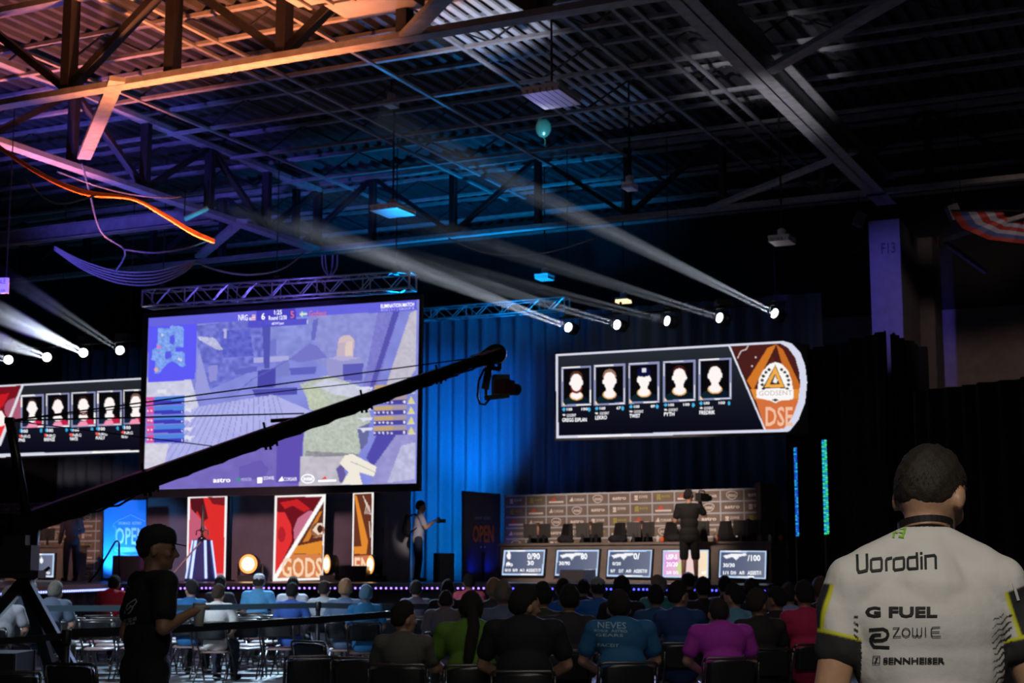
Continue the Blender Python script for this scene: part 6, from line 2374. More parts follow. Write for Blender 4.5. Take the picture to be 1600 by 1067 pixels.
# moving-head lights and the haze their beams light up
LENS = glow('beam_lens', (0.9, 0.95, 1.0), 14)
LENS.cycles.emission_sampling = 'NONE'
def haze_mat(dens):
    """stage haze of one density, set thinner per stretch to fade the beam"""
    m = bpy.data.materials.new('stage_haze'); m.use_nodes = True
    nt = m.node_tree; nt.nodes.clear()
    o = nt.nodes.new('ShaderNodeOutputMaterial'); s = nt.nodes.new('ShaderNodeVolumeScatter')
    s.inputs['Anisotropy'].default_value = 0.25
    s.inputs['Density'].default_value = dens
    nt.links.new(s.outputs[0], o.inputs['Volume'])
    return m


HAZE = [haze_mat(q) for q in (.12, .09, .062, .036, .015)]


def moving_light(label, lp, target, power, ang=1.9, length=None, color=(.74, .84, 1.0)):
    lp, target = Vector(lp), Vector(target)
    d = (target - lp); L = d.length if length is None else length; d.normalize()
    t = thing('moving_head_light', label, 'stage light', lp, 0, 'moving-head lights on the trusses')
    Rm = d.to_track_quat('Z', 'Y').to_matrix()
    back = lp - d * .30
    mb = MB(); mb.lathe([(.06, -.24), (.13, -.20), (.14, -.05), (.125, .0), (.115, .0)], lp - d * .03, Rm); mb.build('light_head', BLACK, t, True)
    mb = MB(); mb.lathe([(.02, 0), (.098, .0), (.098, .006), (.02, .012)], lp - d * .02, Rm); mb.build('lens', LENS, t)
    mb = MB()
    piv = lp - d * .14
    for s in (-1, 1): mb.bar(piv + V3(s * .17, 0, -.02), piv + V3(s * .17, 0, .26), .03, .09, up=(0, 1, 0))
    mb.bar(piv + V3(-.18, 0, .27), piv + V3(.18, 0, .27), .1, .04); mb.build('yoke', BLACK, t)
    mb = MB(); mb.box(piv + V3(0, 0, .35), (.30, .24, .12)); mb.build('base_box', BLACK, t)
    mb = MB(); mb.tube([piv + V3(0, 0, .40), piv + V3(0, .05, .52)], .03); mb.build('clamp', BLACKMETAL, t)
    for k in range(4):                       # four emitters behind the lens
        e = Rm @ V3(.052 * cos(k * pi / 2 + .4), .052 * sin(k * pi / 2 + .4), 0)
        spot('moving_head_beam', lp + d * .02 + e, target + e * 2, power * 1120, color, ang * 2, .5, .018)
    # a cone of haze, as long as the beam
    n = 20
    r0, r1 = .085, .085 + L * tan(radians(ang))
    o = thing('beam_haze', None, None, lp)
    fr_ = (.05 / L, .52, .64, .76, .88, 1.0)
    for k in range(5):
        mb = MB(); mb.lathe([(r0 + (r1 - r0) * q, L * q) for q in (fr_[k] + .0006, (fr_[k] + fr_[k + 1]) / 2, fr_[k + 1] - .0006)], lp, Rm, n=n)
        mb.build('haze_stretch', HAZE[k], o)
    prop(o, 'haze lit by the ' + label, 'haze', 'lit haze of the stage beams', 'stuff')


RB = [((887, 511), (150, 232), 24.5, 4.4, 1.7), ((963, 507), (330, 318), 26, 2.4, 1.3), ((1041, 501), (420, 346), 28, 2.2, 1.2), ((1123, 496), (380, 262), 26, 2.1, 1.4), ((1209, 489), (385, 82), 25.0, 4.6, 1.6)]
for i, (a, b, Y, pw, an) in enumerate(RB):
    lp = PR.at(*a, .12)
    tg = P(*b, Y)
    if tg.z > Z_JOIST - .6:
        k = (Z_JOIST - .6 - lp.z) / (tg.z - lp.z); tg = lp.lerp(tg, k)
    moving_light('%s moving light from the curtain above the right LED wall' % ORD[i], lp, tg, pw, an)
LB = [((187, 547), (0, 424), 29.0, 1.7, 1.0), ((130, 551), (-30, 475), 28.0, 14, 1.5), ((73, 558), (-60, 512), 28.0, 6, 1.3), ((13, 562), (-120, 535), 29, 2.8, 1.3)]
for i, (a, b, Y, pw, an) in enumerate(LB):
    lp = PLW.at(*a, .12)
    moving_light('%s moving light from the big screen above the left LED wall' % ORD[i], lp, P(*b, Y), pw, an)

# ------------------------------------------------------------------ camera crane
tip, piv = P(776, 553, 18.4), P(60, 812, 12.6)
tail = P(-60, 852, 11.6)
ct = thing('camera_crane', 'long black camera crane reaching from the tripod at the left across the big screen', 'camera crane', PZ(45, 1200, 0) if False else V3(P(45, 900, 12.4).x, 12.4, 0))
d = (tip - piv).normalized()
sd = d.cross(V3(0, 0, 1)).normalized()
un = sd.cross(d).normalized()


def along(f, up=0.0, side=0.0):
    return piv.lerp(tip, f) + un * up + sd * side


CR = mat('crane_black', (.010, .010, .012), .38, .3)
CRB = mat('crane_edge', (.03, .04, .06), .3, .6)
L = (tip - piv).length
segs = ((-.17, .17, .15, .15), (.17, .40, .142, .136), (.40, .62, .132, .124), (.62, .82, .120, .108), (.82, .985, .10, .09))
for a, b, h0, h1 in segs:
    mb = MB()
    for s in (-1, 1):                      # two deep side rails per section
        mb.bar(along(a, 0, s * h0 * .32), along(b, 0, s * h1 * .32), .035, h0, un, 0, .03, h1)
    n = 7
    for k in range(n):                     # cross braces
        f0, f1 = a + (b - a) * k / n, a + (b - a) * (k + 1) / n
        s = 1 if k % 2 else -1
        mb.tube([along(f0, .05, -s * h0 * .3), along(f1, .05, s * h1 * .3)], .014, 6)
        mb.tube([along(f0, -.07, -s * h0 * .3), along(f1, -.07, s * h1 * .3)], .014, 6)
    mb.build('arm_section', CR, ct)
    mb = MB(); mb.bar(along(a, h0 / 2 + .012, 0), along(b, h1 / 2 + .012, 0), h0 * .5, .02, un); mb.build('arm_top_plate', CRB, ct)
for f in (.17, .40, .62, .82):
    h = .155 - .06 * f
    mb = MB(); mb.bar(along(f - .012), along(f + .012), h * .95, h * 1.28, un)
    for s in (-1, 1): mb.tube([along(f, -h * .4, s * .03), along(f, -h * .95, s * .03)], .014, 6); mb.tube([along(f + .014, -h * .4, s * .03), along(f + .014, -h * .85, s * .03)], .012, 6)
    mb.tube([along(f, h * .6, 0), along(f, h * 1.15, 0)], .012, 6)
    mb.build('joint_clamp', CR, ct)
# struts that carry the stay cables
for f, ln in ((.50, .10), (.065, .09)):
    mb = MB(); h = .12
    a_, b_ = ((423.5, 657.5), (518, 651)) if f > .3 else ((52, 801.5), (97, 799.0))
    ya = along(f).y
    mb.bar(P(*a_, ya), P(*b_, ya + .25), .05, .035, un); mb.bar(P(a_[0] + 20, a_[1] + 12, ya), P(a_[0] + 34, a_[1] - 2, ya), .03, .03); mb.build('stay_bracket', CR, ct)
mast_top, mast_bot = P(15, 657, 12.4), P(44, 822, 12.5)
mb = MB(); mb.tube([mast_bot, mast_top], [.045, .038], 10); mb.build('stay_mast', CR, ct, True)
mb = MB(); mb.box(mast_top, (.07, .05, .05)); mb.build('mast_head', CR, ct)
for s, (f, u) in enumerate(((.93, .05), (.485, .10), (.76, .07), (.30, .085))):
    mb = MB(); mb.tube([mast_top, along(f, u, 0)], .0075 if s < 2 else .005, 5); mb.build('stay_cable', CR, ct)
mb = MB()
for k in range(3): mb.tube([along(.02 + k * .03, -.06), along(.06 + k * .03, -.10 - .012 * k), along(.12 + k * .03, -.065)], .010, 6)
mb.build('arm_cable', CR, ct)
# camera head hanging from the tip
hd = P(764, 575, 18.5)
cbt = P(757, 612, 18.5)
mb = MB(); mb.bar(along(.94), along(1.0), .2, .13, un); mb.lathe([(.07, -.08), (.12, -.05), (.12, .05), (.07, .08)], tip, Matrix.Rotation(radians(90), 3, 'X')); mb.build('tip_block', CR, ct)
mb = MB(); mb.tube([along(.925, .03), P(766, 541, 18.4), P(779, 542, 18.4), P(790, 548, 18.4), P(789, 556, 18.4)], .014, 6); mb.build('tip_cable', CR, ct, True)
mb = MB(); mb.bar(tip + V3(-.06, 0, -.03), hd, .10, .09); mb.bar(hd, P(758, 608, 18.5), .09, .09); mb.bar(P(757, 610, 18.5), P(762, 610, 18.5), .12, .12); mb.build('head_arm', CR, ct)
mb = MB(); mb.bar(P(757, 622, 18.5), P(796, 618, 18.5), .10, .05); mb.bar(P(770, 575, 18.5), P(782, 577, 18.5), .05, .05); mb.bar(P(780, 563, 18.5), P(781, 577, 18.5), .05, .05); mb.build('head_cradle', CR, ct)
mb = MB(); mb.tube([P(757, 575, 18.5), P(748, 595, 18.5), P(746, 618, 18.5), P(750, 631, 18.5), P(758, 632, 18.5), P(766, 622, 18.5)], .014, 6); mb.build('head_cable', CR, ct, True)
cm_ = P(789, 605, 18.6)
cam_t = thing('broadcast_camera', 'broadcast camera with a reddish side slung under the tip of the crane', 'camera', cm_)
Rz = Matrix.Rotation(radians(-30), 3, 'Z')
mb = MB(); mb.box(cm_, (.14, .24, .18), Rz); mb.build('camera_body', mat('camera_red', (.10, .02, .03), .4), cam_t)
mb = MB(); mb.lathe([(.05, 0), (.065, .08), (.075, .16), (.07, .17)], cm_ + Rz @ V3(0, .12, 0), Rz @ Matrix.Rotation(radians(-90), 3, 'X')); mb.build('lens', BLACK, cam_t, True)
mb = MB(); mb.box(cm_ + V3(-.13, 0, .02), (.07, .1, .22)); mb.box(cm_ + V3(-.10, 0, .13), (.1, .06, .05)); mb.build('side_unit', BLACK, cam_t)
mb = MB(); mb.bar(cm_ + V3(-.02, 0, .09), cm_ + V3(-.02, 0, .15), .16, .14); mb.build('top_mount', BLACK, cam_t)
# tripod of the crane
hub = P(34, 872, 12.5)
mb = MB(); mb.tube([P(44, 815, 12.5), P(40, 905, 12.5)], .095, 14); mb.build('centre_column', CR, ct, True)
mb = MB(); mb.box(P(25, 872, 12.2), (.30, .22, .20)); mb.box(P(24, 897, 12.2), (.42, .2, .06)); mb.box(P(22, 848, 12.3), (.22, .14, .12)); mb.build('pivot_housing', mat('pivot_grey', (.06, .055, .055), .3, .5), ct)
mb = MB(); mb.bar(along(-.05, .02), P(46, 830, 12.5), .22, .26); mb.build('pivot_yoke', CR, ct)
top = P(38, 908, 12.5)
feet = [PZ(150, 1230, 0), V3(top.x - 1.0, top.y - .5, 0), V3(top.x + .1, top.y + 1.2, 0)]
feet[0] = V3(top.x + .95, top.y - .4, 0)
for ft in feet:
    mb = MB(); mb.bar(top, ft + V3(0, 0, .08), .09, .09, (0, 1, 0), 0, .07, .07); mb.build('tripod_leg', CR, ct)
    mb = MB(); mb.lathe([(.13, 0), (.13, .05), (.06, .09)], ft); mb.build('leg_foot', CR, ct, True)
mb = MB()
for a, b in ((0, 1), (1, 2), (2, 0)): mb.tube([top.lerp(feet[a], .62), top.lerp(feet[b], .62)], .022, 8)
mb.build('spreader_bar', CR, ct)
mb = MB()
for k in range(4): mb.lathe([(.15, 0), (.15, .06)], along(-.165, -.10, -.16 + .09 * k), Matrix.Rotation(radians(90), 3, 'Y'))
mb.build('counterweight', CR, ct)
mb = MB(); mb.tube([P(100, 915, 12.3), P(56, 1000, 12.4)], .03, 8) if False else mb.tube([P(77, 887, 12.3), P(53, 905, 12.35), P(42, 885, 12.4)], .014, 6); mb.build('control_handle', CR, ct)
# equipment case under the crane
pc_ = P(22, 1040, 11.9)
t = thing('equipment_case', 'dark equipment case on the floor beside the crane tripod', 'case', (pc_.x - .85, 13.6, 0))
mb = MB(); mb.box((pc_.x - .85, 13.6, .42), (.8, .55, .80)); mb.build('case_body', mat('case_black', (.03, .022, .028), .6), t)
mb = MB()
for sx in (-1, 1):
    for sy in (-1, 1): mb.bar((pc_.x - .85 + sx * .40, 13.6 + sy * .275, .02), (pc_.x - .85 + sx * .40, 13.6 + sy * .275, .82), .025, .025, (0, 1, 0))
mb.build('case_corner', CHROME, t)

# ------------------------------------------------------------------ belt barriers
BELT = mat('belt_black', (.012, .012, .014), .55)
BELT2 = mat('belt_blue', (.02, .045, .065), .6)  # the blue light on this belt is put into its colour


def post(px, Y, ztop, label):
    p = P(px, 900, Y); p.z = 0
    t = thing('barrier_post', label, 'barrier post', p, 0, 'belt barrier posts')
    mb = MB(); mb.tube([p + V3(0, 0, .03), p + V3(0, 0, ztop - .10)], .031, 14); mb.build('post_tube', BLACK, t, True)
    mb = MB(); mb.lathe([(.035, 0), (.038, .02), (.038, .11), (.03, .12)], p + V3(0, 0, ztop - .11)); mb.build('belt_cassette', BLACK, t, True)
    mb = MB(); mb.lathe([(.17, 0), (.17, .015), (.06, .04), (.035, .06)], p); mb.build('post_foot', BLACK, t, True)
    return p


def belt(a, b, z, hgt, label, m, sag=.02):
    t = prop_belt = None
    mb = MB()
    n = 16
    a, b = Vector(a), Vector(b)
    dd = (b - a); nn = Vector((dd.y, -dd.x, 0)).normalized() * .003
    v, f = [], []
    for i in range(n + 1):
        k = i / n
        q = a.lerp(b, k); zz = z - sag * 4 * k * (1 - k)
        v += [(q.x + nn.x, q.y + nn.y, zz - hgt / 2), (q.x + nn.x, q.y + nn.y, zz + hgt / 2), (q.x - nn.x, q.y - nn.y, zz + hgt / 2), (q.x - nn.x, q.y - nn.y, zz - hgt / 2)]
    for i in range(n):
        for k in range(4): f.append((4 * i + k, 4 * i + (k + 1) % 4, 4 * i + 4 + (k + 1) % 4, 4 * i + 4 + k))
    f += [(3, 2, 1, 0), (4 * n, 4 * n + 1, 4 * n + 2, 4 * n + 3)]
    mb.add(v, f)
    prop(mb.build('barrier_belt', m), label, 'belt', 'barrier belts')


b0 = post(108, 12.1, 1.06, 'black belt barrier post beside the crane tripod')
b1_ = post(626, 17.2, 1.08, 'black belt barrier post left of the grey T-shirted man')
b2_ = post(498, 20.9, 1.08, 'black belt barrier post among the empty folding chairs')
bl = P(-120, 900, 11.2); bl.z = 0
belt(bl + V3(0, 0, 0), b0 + V3(-.03, 0, 0), 1.02, .05, 'black barrier belt running left from the post beside the crane', BELT)
belt(b0 + V3(.035, .0, 0), b1_ + V3(-.035, 0, 0), 1.04, .07, 'black barrier belt sloping across from the crane to the grey T-shirted man', BELT, .02)
b3 = P(-40, 900, 19.6); b3.z = 0
belt(b3, b2_ + V3(-.035, 0, 0), 1.04, .075, 'blue-lit barrier belt across the backs of the left audience', BELT2)
b4 = P(760, 900, 21.1); b4.z = 0
post(762, 21.1, 1.06, 'black belt barrier post hidden among the crowd, by the ponytailed woman')
belt(b2_ + V3(.035, 0, 0), b4, 1.04, .075, 'blue-lit barrier belt running right toward the ponytailed woman', BELT2)

# ------------------------------------------------------------------ stage gear
WARM = glow('warm_lamp', (1.0, .66, .34), 7)
WARMRIM = glow('warm_lamp_rim', (1.0, .36, .10), 1.6)


def blinder(label, px, py, pl, off, turn, r=.20):
    c = pl.at(px, py, off)
    t = thing('stage_lamp', label, 'stage light', (c.x, c.y, ZS), 0, 'round warm stage lamps')
    dv = (Matrix.Rotation(turn, 3, 'Z') @ pl.n).normalized()
    Rm = dv.to_track_quat('Z', 'Y').to_matrix()
    mb = MB(); mb.lathe([(r * .5, -.26), (r * .95, -.20), (r * 1.08, 0), (r, 0.01), (r * .98, -.02)], c, Rm); mb.build('lamp_body', BLACK, t, True)
    mb = MB(); mb.lathe([(r * .55, .010), (r * .97, 0.004), (r * .97, -.01), (r * .55, -.012)], c + dv * .004, Rm, 24); mb.build('lamp_reflector', WARMRIM, t)
    mb = MB(); mb.lathe([(.01, .016), (r * .66, 0.012), (r * .66, -.01), (.01, -.012)], c + dv * .006, Rm, 24); mb.build('lamp_lens', WARM, t)
    mb = MB()
    sx = dv.cross(V3(0, 0, 1)).normalized()
    for s in (-1, 1): mb.bar(c + sx * s * (r + .06) - dv * .12, V3(0, 0, ZS + .06) + V3(c.x, c.y, 0) + sx * s * (r + .06) - dv * .12, .03, .08, dv)
    mb.build('yoke', BLACK, t)
    mb = MB(); q = V3(c.x, c.y, ZS + .07) - dv * .12; mb.box(q, (.50, .34, .14)); mb.build('lamp_base', BLACK, t)


blinder('round warm stage lamp between the trophy and the widest LED column', 388, 881, PW, 1.3, 0.0, .225)
blinder('round warm stage lamp at the right foot of the widest LED column', 511, 881, PW, 1.2, -.8, .21)
blinder('round warm stage lamp at the foot of the narrow LED column', 579, 882, PW, 1.2, -.8, .21)


def stage_box(name, label, cat, pl, x0, y0, x1, off, depth=.5, m=None, tilt=0.0, extra=None):
    a, b = pl.at(x0, y0, off), pl.at(x1, y0, off)
    t = thing(name, label, cat, ((a.x + b.x) / 2, (a.y + b.y) / 2, ZS))
    h = a.z - ZS
    mb = MB(); q = [V3(a.x, a.y, ZS), V3(b.x, b.y, ZS), V3(b.x, b.y, a.z) - pl.n * tilt, V3(a.x, a.y, a.z) - pl.n * tilt]
    bk = [v - pl.n * depth for v in q[:2]] + [v - pl.n * (depth - tilt) for v in q[2:]]
    mb.add([tuple(v) for v in q + bk], [(0, 1, 2, 3), (7, 6, 5, 4), (0, 4, 5, 1), (1, 5, 6, 2), (2, 6, 7, 3), (3, 7, 4, 0)]); mb.build('cabinet', m or BLACK, t)
    g = [q[0].lerp(q[2], .06), q[1].lerp(q[3], .06), q[2].lerp(q[0], .06), q[3].lerp(q[1], .06)]
    mb = MB(); mb.prism([v + pl.n * .004 for v in g], pl.n * .012); mb.build('grille', mat('grille_mesh', (.02, .02, .025), .6, 0, .4, 200), t)
    return t


stage_box('stage_monitor', 'low black wedge monitor between the two right stage lamps', 'speaker', PW, 530, 884, 570, 1.6, .6, None, .15)
stage_box('stage_monitor', 'blue-lit wedge monitor in front of the second desk screen', 'speaker', PD, 871, 890, 912, 1.2, .5, mat('wedge_blue', (.02, .03, .08), .4), .12)  # cabinet colour carries the blue light
stage_box('loudspeaker', 'purple-lit loudspeaker in front of the blue OPEN banner', 'speaker', PB, 176, 868, 220, 1.0, .5, mat('speaker_purple', (.06, .03, .12), .5))  # purple light put into the cabinet colour
tt = stage_box('sign_box', 'small black sign box standing before the blue drape, beside the photographer', 'sign', PT, 684, 864, 710, .2, .12, mat('sign_black', (.01, .012, .02), .6))
# trophy and its lit plinth
pq = PC.at(314, 905, .75)
t = thing('trophy', 'silver spired trophy on a blue and white lit plinth before the red LED column', 'trophy', (pq.x, pq.y, ZS))
ztr = PC.at(314, 843, .75).z
h = ztr - ZS
mb = MB(); mb.lathe([(.36, 0), (.36, .06), (.33, .06), (.20, h)], (pq.x, pq.y, ZS), n=6); mb.build('plinth', mat('plinth_blue', (.03, .05, .30), .3), t)
mb = MB()
for k in range(6):
    a = 2 * pi * (k) / 6
    mb.bar(V3(pq.x + .345 * cos(a), pq.y + .345 * sin(a), ZS + .07), V3(pq.x + .215 * cos(a), pq.y + .215 * sin(a), ztr - .02), .05, .03, (cos(a), sin(a), 0))
mb.build('plinth_light', G((190, 205, 255), 1.4), t)
SIL = mat('trophy_silver', (.75, .68, .58), .2, 1.0)
mb = MB(); mb.lathe([(.10, 0), (.10, .04), (.035, .08), (.03, .16), (.06, .20), (.05, .24), (.035, .30), (.03, .75), (.012, .82), (.004, .86)], (pq.x, pq.y, ztr), n=20); mb.build('trophy_body', SIL, t, True)
mb = MB()
for s in (-1, 1): mb.tube([(pq.x + s * .05, pq.y, ztr + .22), (pq.x + s * .13, pq.y, ztr + .20), (pq.x + s * .14, pq.y, ztr + .10)], .015, 8)
mb.build('trophy_arms', SIL, t, True)
spot('trophy_light', PC.at(330, 800, 3.2) + V3(0, 0, 2.5), V3(pq.x, pq.y, ztr + .3), 90, (1, .9, .8), 14, .6, .05)
# handrail of the stage steps
t0 = P(150, 897, 33.0); t1 = P(183, 845, 33.0); t2 = P(187, 901, 33.0)
t = thing('stair_handrail', 'thin metal handrail of the stage steps in front of the blue OPEN banner', 'handrail', (t2.x, t2.y, ZS))
mb = MB(); mb.tube([V3(t0.x - .3, t0.y, t0.z - .35), t0, P(180, 846.5, 33.0), t1, P(186, 848, 33.0), V3(t2.x, t2.y, ZS)], .022, 8); mb.build('rail_tube', BLACKMETAL, t, True)
mb = MB(); mb.lathe([(.08, 0), (.08, .02), (.03, .04)], (t2.x, t2.y, ZS)); mb.build('rail_foot', BLACKMETAL, t)
t0 = P(276, 890, 32.6); t1 = P(314, 846, 32.6)
# slanted pole in front of the trophy
t = thing('selfie_pole', 'thin pale pole slanting up in front of the trophy', 'pole', t0)
mb = MB(); mb.tube([V3(t0.x - .15, t0.y - .4, ZS), t0, t1], [.02, .02, .016], 8); mb.build('pole_tube', mat('pole_pale', (.5, .42, .36), .4), t, True)
mb = MB(); mb.tube([t1, t1 + (t1 - t0).normalized() * .12], .03, 8); mb.build('pole_grip', BLACK, t)
# tall LED tubes at the right
for (x, y0, y1, Y, w, cols, lab) in ((1242.5, 699, 838, 30.3, .055, ((40, 110, 235), (40, 190, 230), (30, 80, 230)), 'thin LED tube glowing blue, right of the sponsor wall'),
                                     (1287.5, 687, 835, 29.0, .085, ((70, 225, 200), (40, 140, 235), (60, 230, 150), (40, 190, 240)), 'wider LED tube glowing turquoise and green, before the tall black drape')):
    a, b = P(x, y0, Y), P(x + (3 if x < 1260 else 0), y1, Y)
    t = thing('led_tube', lab, 'light', (a.x, a.y, 0), 0, 'upright LED tubes')
    mb = MB(); mb.tube([V3(a.x, a.y + .06, .03), V3(a.x, a.y + .06, a.z + .02)], .03, 8); mb.build('tube_stand', BLACK, t)
    mb = MB(); mb.lathe([(.30, 0), (.30, .03), (.05, .05)], (a.x, a.y + .06, 0)); mb.build('stand_foot', BLACK, t)
    mb = MB(); n = 46
    dk = MB()
    for k in range(n):
        z_ = a.z + (b.z - a.z) * (k + .5) / n
        s = (-1 if k % 2 else 1)
        hgt = abs(a.z - b.z) / n
        mb.box((a.x + s * w * .28, a.y, z_), (w * .5, .02, hgt * .9), m=(k * 7 + k // 3) % len(cols))
        mb.box((a.x - s * w * .28, a.y + .002, z_), (w * .4, .02, hgt * .5), m=(k * 5 + 1) % len(cols))
    mb.build('led_pixels', [G(c, 1.0) for c in cols], t)

# ------------------------------------------------------------------ things hanging from the roof
def highbay(label, px, py, Y, w, d, lit=None, stem=True, rz=-BA):
    c = P(px, py, Y)
    t = thing('highbay_light', label, 'ceiling light', c, 0, 'high-bay lights hung from the roof')
    Rm = Matrix.Rotation(rz, 3, 'Z')
    mb = MB()
    for k in range(6):
        x = (-.5 + (k + .5) / 6) * w
        q = [V3(x - w * .075, -d / 2, 0), V3(x + w * .075, -d / 2, 0), V3(x + w * .04, -d / 2, .07), V3(x - w * .04, -d / 2, .07)]
        mb.prism([c + Rm @ v for v in q], Rm @ V3(0, d, 0))
    mb.build('reflector', WHITEPAINT if not lit else lit, t)
    mb = MB(); mb.box(c + V3(0, 0, .09), (w, d, .05), Rm); mb.build('fixture_tray', WHITEPAINT, t)
    mb = MB(); mb.lathe([(.07, .0), (.08, .02), (.08, .14), (.04, .17)], c + V3(0, 0, .11)); mb.build('ballast', WHITEPAINT, t, True)
    mb = MB(); mb.tube([c + V3(0, 0, .25), V3(c.x, c.y, Z_DECK - .02)], .018, 6); mb.build('hanger_rod', BLACKMETAL, t)


highbay('white louvred high-bay light under the pale ribbed strip of the roof', 862, 156, 22.5, .62, .85)
highbay('blue-lit louvred high-bay light hanging above the big screen', 614, 333, 30.5, .64, .78)
highbay('grey high-bay light hanging above the rightmost moving light', 1222, 380, 28, .40, .5)
highbay('small violet-lit high-bay light near the far truss', 984, 296, 29, .22, .35)
highbay('warm glowing high-bay light far above the right LED wall', 974, 473, 36.5, .32, .30, G((255, 225, 170), 1.6))
highbay('tiny blue-lit high-bay light high above the curtain', 851, 437, 35.5, .35, .4)
highbay('tiny violet-lit high-bay light far above the big screen', 611, 167, 29, .2, .3)
spot('fixture_glint', (-1.5, 30.5, 4.6), P(614, 340, 27.5), 110, (.25, .30, 1.0), 9, .6, .1)  # added unseen spots that tint the high-bay fixtures
spot('fixture_glint', (0.2, 30.0, 4.8), P(862, 160, 22.5), 300, (.35, .32, 1.0), 7, .6, .1)
spot('fixture_glint', (4.0, 27.0, 3.8), P(984, 298, 29), 60, (.35, .32, 1.0), 9, .6, .1)
# loose balloon under the roof
c = P(849, 199, 24)
t = thing('balloon', 'stray teal foil balloon stuck under the roof', 'balloon', c)
mb = MB(); mb.ell(c, (.13, .10, .17), n=18); mb.build('foil', mat('foil_teal', (.05, .35, .35), .25, .6), t, True)
mb = MB(); mb.tube([c + V3(0, 0, -.16), c + V3(.03, 0, -.22), c + V3(.02, 0, -.3)], .008, 6); mb.build('balloon_tail', mat('foil_teal', (.05, .35, .35)), t)

CABLEK = {}


def cable(label, pts, r, m, sm=True):
    """sagging cable through pixel/height points"""
    q = [Vector(p) for p in pts]
    out = []
    n = len(q)
    for i in range(n - 1):                                    # smooth curve through the points
        p0_, p1_, p2_, p3_ = q[max(i - 1, 0)], q[i], q[i + 1], q[min(i + 2, n - 1)]
        for k in range(7):
            s = k / 7
            out.append(.5 * ((2 * p1_) + (p2_ - p0_) * s + (2 * p0_ - 5 * p1_ + 4 * p2_ - p3_) * s * s + (3 * p1_ - p0_ - 3 * p2_ + p3_) * s ** 3))
    out.append(q[-1])
    mb = MB(); mb.tube(out, r, 6)
    prop(mb.build('roof_cable', m, None, True), label, 'cable', 'cables slung under the roof')


CBO = mat('cable_orange', (.50, .17, .07), .5)
CBG = mat('cable_grey', (.20, .22, .25), .45)
for k in range(3):
    o = (k - 1) * 2.2
    cable('orange cable slung from the girder above the screen, %s strand of its bundle' % ('upper', 'middle', 'lower')[k],
          [P(-20, 217 + o, 22), P(60, 270 + o, 22), P(130, 300 + o * 1.4, 22), P(205, 310 + o * .5, 22), P(255, 335 + o, 22.2), P(300, 362 + o * 1.3, 22.4), P(335, 377 + o, 22.6)], .018, CBO)
for k in range(5):
    o = k * 3.2
    cable('blue-lit cable swag below the girder, %s from the top' % ORD[k], [P(85, 385 + o * .4, 29), P(130, 408 + o, 29), P(185, 424 + o * 1.4, 29), P(240, 424 + o * 1.6, 29), P(285, 414 + o, 29), P(305, 409, 29)], .016, CBG)
cable('blue-lit cable looping right from the girder brace to the far truss', [P(305, 408, 29), P(340, 422, 29.5), P(390, 429, 30), P(440, 420, 31), P(475, 395, 32)], .020, CBG)
cable('blue-lit cable dropping from the near truss to the cable swags', [P(128, 255, 28), P(140, 300, 28), P(158, 362, 28), P(195, 392, 28.5), P(180, 425, 29)], .018, CBG)
cable('thin blue cable curving from the drop cable toward the orange bundle', [P(195, 390, 28.4), P(240, 395, 28.4), P(290, 388, 28.4), P(325, 376, 28.4)], .016, CBG)
cable('thin cable hanging in a loop above the left moving lights', [P(40, 280, 20), P(70, 310, 20), P(100, 318, 20), P(150, 305, 20)], .014, CBG)
cable('thin blue cable sagging above the right moving lights', [P(700, 372, 30), P(760, 395, 30), P(830, 398, 30), P(880, 388, 30), P(930, 372, 30)], .016, CBG)
cable('cyan-lit cable under the left of the near girder', [P(90, 268, 27), P(150, 290, 27), P(207, 304, 28), P(255, 309, 28), P(285, 307, 28)], .016, CBG)
for k, (x0, x1, y, lab) in enumerate(((503, 527, 398, 'wide'), (508, 520, 398, 'narrow'))):
    cable('%s loop of cable hanging right of the screen hanger' % lab, [P(x0, y, 33), P(x0 + 2, y + 20, 33), P((x0 + x1) / 2, y + 33, 33), P(x1 - 1, y + 20, 33), P(x1, y, 33)], .02, CBG)
# spare roof tubes lit cyan near the girder
p, q = P(288, 342, 28.5), P(325, 325, 28.5)
t = thing('tube_light', 'short cyan-lit tube fixture under the girder', 'ceiling light', (p + q) / 2)
mb = MB(); mb.tube([p, q], .05, 10); mb.build('tube_body', mat('tube_pale', (.6, .75, .8), .3), t, True)
mb = MB(); mb.tube([p, p + V3(0, 0, .55)], .012, 6); mb.build('tube_hanger', BLACKMETAL, t); mb = MB(); mb.tube([q, q + V3(0, 0, .55)], .012, 6); mb.build('tube_hanger', BLACKMETAL, t)
spot('tube_glint', P(330, 440, 27.4), P(306, 334, 28.5), 90, (.05, .6, 1.0), 26, .6, .1)  # added unseen spot that gives the tube its cyan light
# loudspeakers on the pillar
for (px, py, s, lab) in ((1343, 343, .20, 'small blue-lit loudspeaker hanging left of the pillar top'), (1490, 332, .22, 'small loudspeaker hanging right of the pillar top')):
    c = P(px, py, 30.5)
    t = thing('ceiling_speaker', lab, 'speaker', c)
    Rm = Matrix.Rotation(radians(25 if px < 1400 else -20), 3, 'Y')
    mb = MB(); mb.box(c, (s, s, s * 1.4), Rm); mb.build('cabinet', mat('speaker_grey', (.12, .13, .15), .5), t)
    mb = MB(); mb.tube([c + V3(0, 0, .1), V3(c.x, c.y, Z_LOW + .6)], .015, 6); mb.build('speaker_bracket', BLACKMETAL, t)
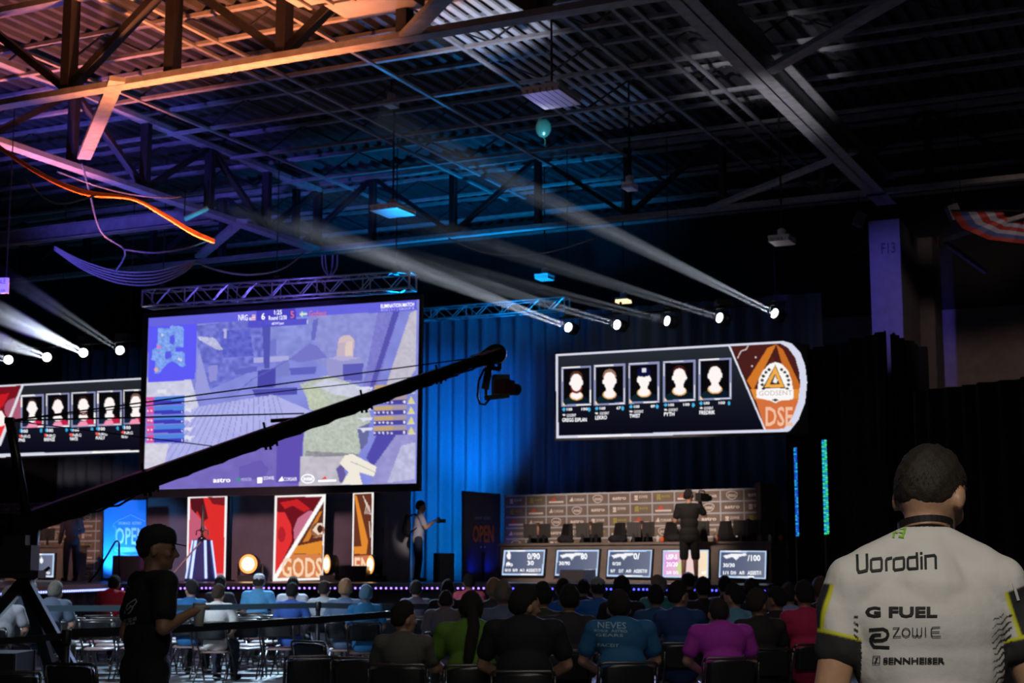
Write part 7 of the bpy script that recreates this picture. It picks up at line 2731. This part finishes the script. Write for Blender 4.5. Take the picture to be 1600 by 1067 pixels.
# striped fan banner at the far right, and the strut with the yellow end
c = P(1600, 352, 29)
t = thing('fan_banner', 'drooping red, white and blue striped fan banner at the upper right', 'banner', c)
cols_ = [mat('fan_red', (.20, .015, .012), .7), mat('fan_white', (.20, .22, .30), .7), mat('fan_blue', (.03, .05, .18), .7)]
mb = MB()
n = 18
for j in range(6):
    r0, r1 = .30 + j * .12, .30 + (j + 1) * .12
    vv, ff = [], []
    for i in range(n + 1):
        a = pi + pi * i / n
        for r in (r0, r1): vv.append((c.x + 1.35 * r * cos(a), c.y + .05 * cos(i * 2.1), c.z + .28 + .62 * r * sin(a)))
    for i in range(n): ff.append((2 * i, 2 * i + 1, 2 * i + 3, 2 * i + 2))
    mb.add(vv, ff, (0, 1, 0, 1, 2, 0)[j])
o = mb.build('fan_cloth', cols_, t)
sd_ = o.modifiers.new('t', 'SOLIDIFY'); sd_.thickness = .01
mb = MB(); mb.tube([c + V3(-1.4, 0, .29), c + V3(1.4, 0, .29)], .02, 6); mb.tube([c + V3(-1.2, 0, .29), V3(c.x - 1.2, c.y, Z_DECK - .5)], .008, 5); mb.build('fan_rod', BLACKMETAL, t)
p, q = P(1472, 376, 31), P(1604, 336, 28.5)
mb = MB(); mb.bar(p, q, .08, .08); mb.bar(p, P(1540, 425, 33), .08, .08)
struct(mb.build('strut_beam', STEEL), 'pair of struts meeting at the pillar, under the fan banner', 'beam')
mb = MB(); mb.box(P(1469, 377, 31), (.10, .10, .22)); mb.build('strut_bracket', mat('bracket_yellow', (.5, .25, .03), .5))
o = [x for x in COL.objects if x.name == 'strut_bracket'][0]; prop(o, 'yellow bracket joining the struts to the pillar', 'bracket')
# exit-style notice half cut by the left edge
c0 = P(-4, 444, 26); 
Pn = Plane(-30, 26.0, 14, 26.0, 446)
t = thing('hanging_notice', 'pale violet-lit notice board with lettering, cut by the left edge', 'sign', Pn.at(0, 446))
mb = MB(); mb.prism([Pn.at(-30, 434), Pn.at(14, 434), Pn.at(13, 458), Pn.at(-30, 459)], Pn.n * -.03); mb.build('notice_board', mat('notice_white', (.55, .55, .6), .6), t)
mb = MB(); put_text(mb, Pn, 'CAPABLE', -24, 436, 9, 443, .006); put_text(mb, Pn, 'AT 108', -14, 452, 8, 456, .006); mb.build('notice_lettering', mat('notice_ink', (.03, .03, .05), .6), t)
mb = MB(); mb.tube([Pn.at(-20, 434, -.01), Pn.at(-20, 434, -.01) + V3(0, 0, 3.0)], .01, 5); mb.tube([Pn.at(10, 434, -.01), Pn.at(10, 434, -.01) + V3(0, 0, 3.0)], .01, 5); mb.build('notice_wire', BLACKMETAL, t)
spot('notice_light', P(60, 470, 20), P(0, 446, 26), 60, (.4, .35, 1.0), 14, .6, .1)
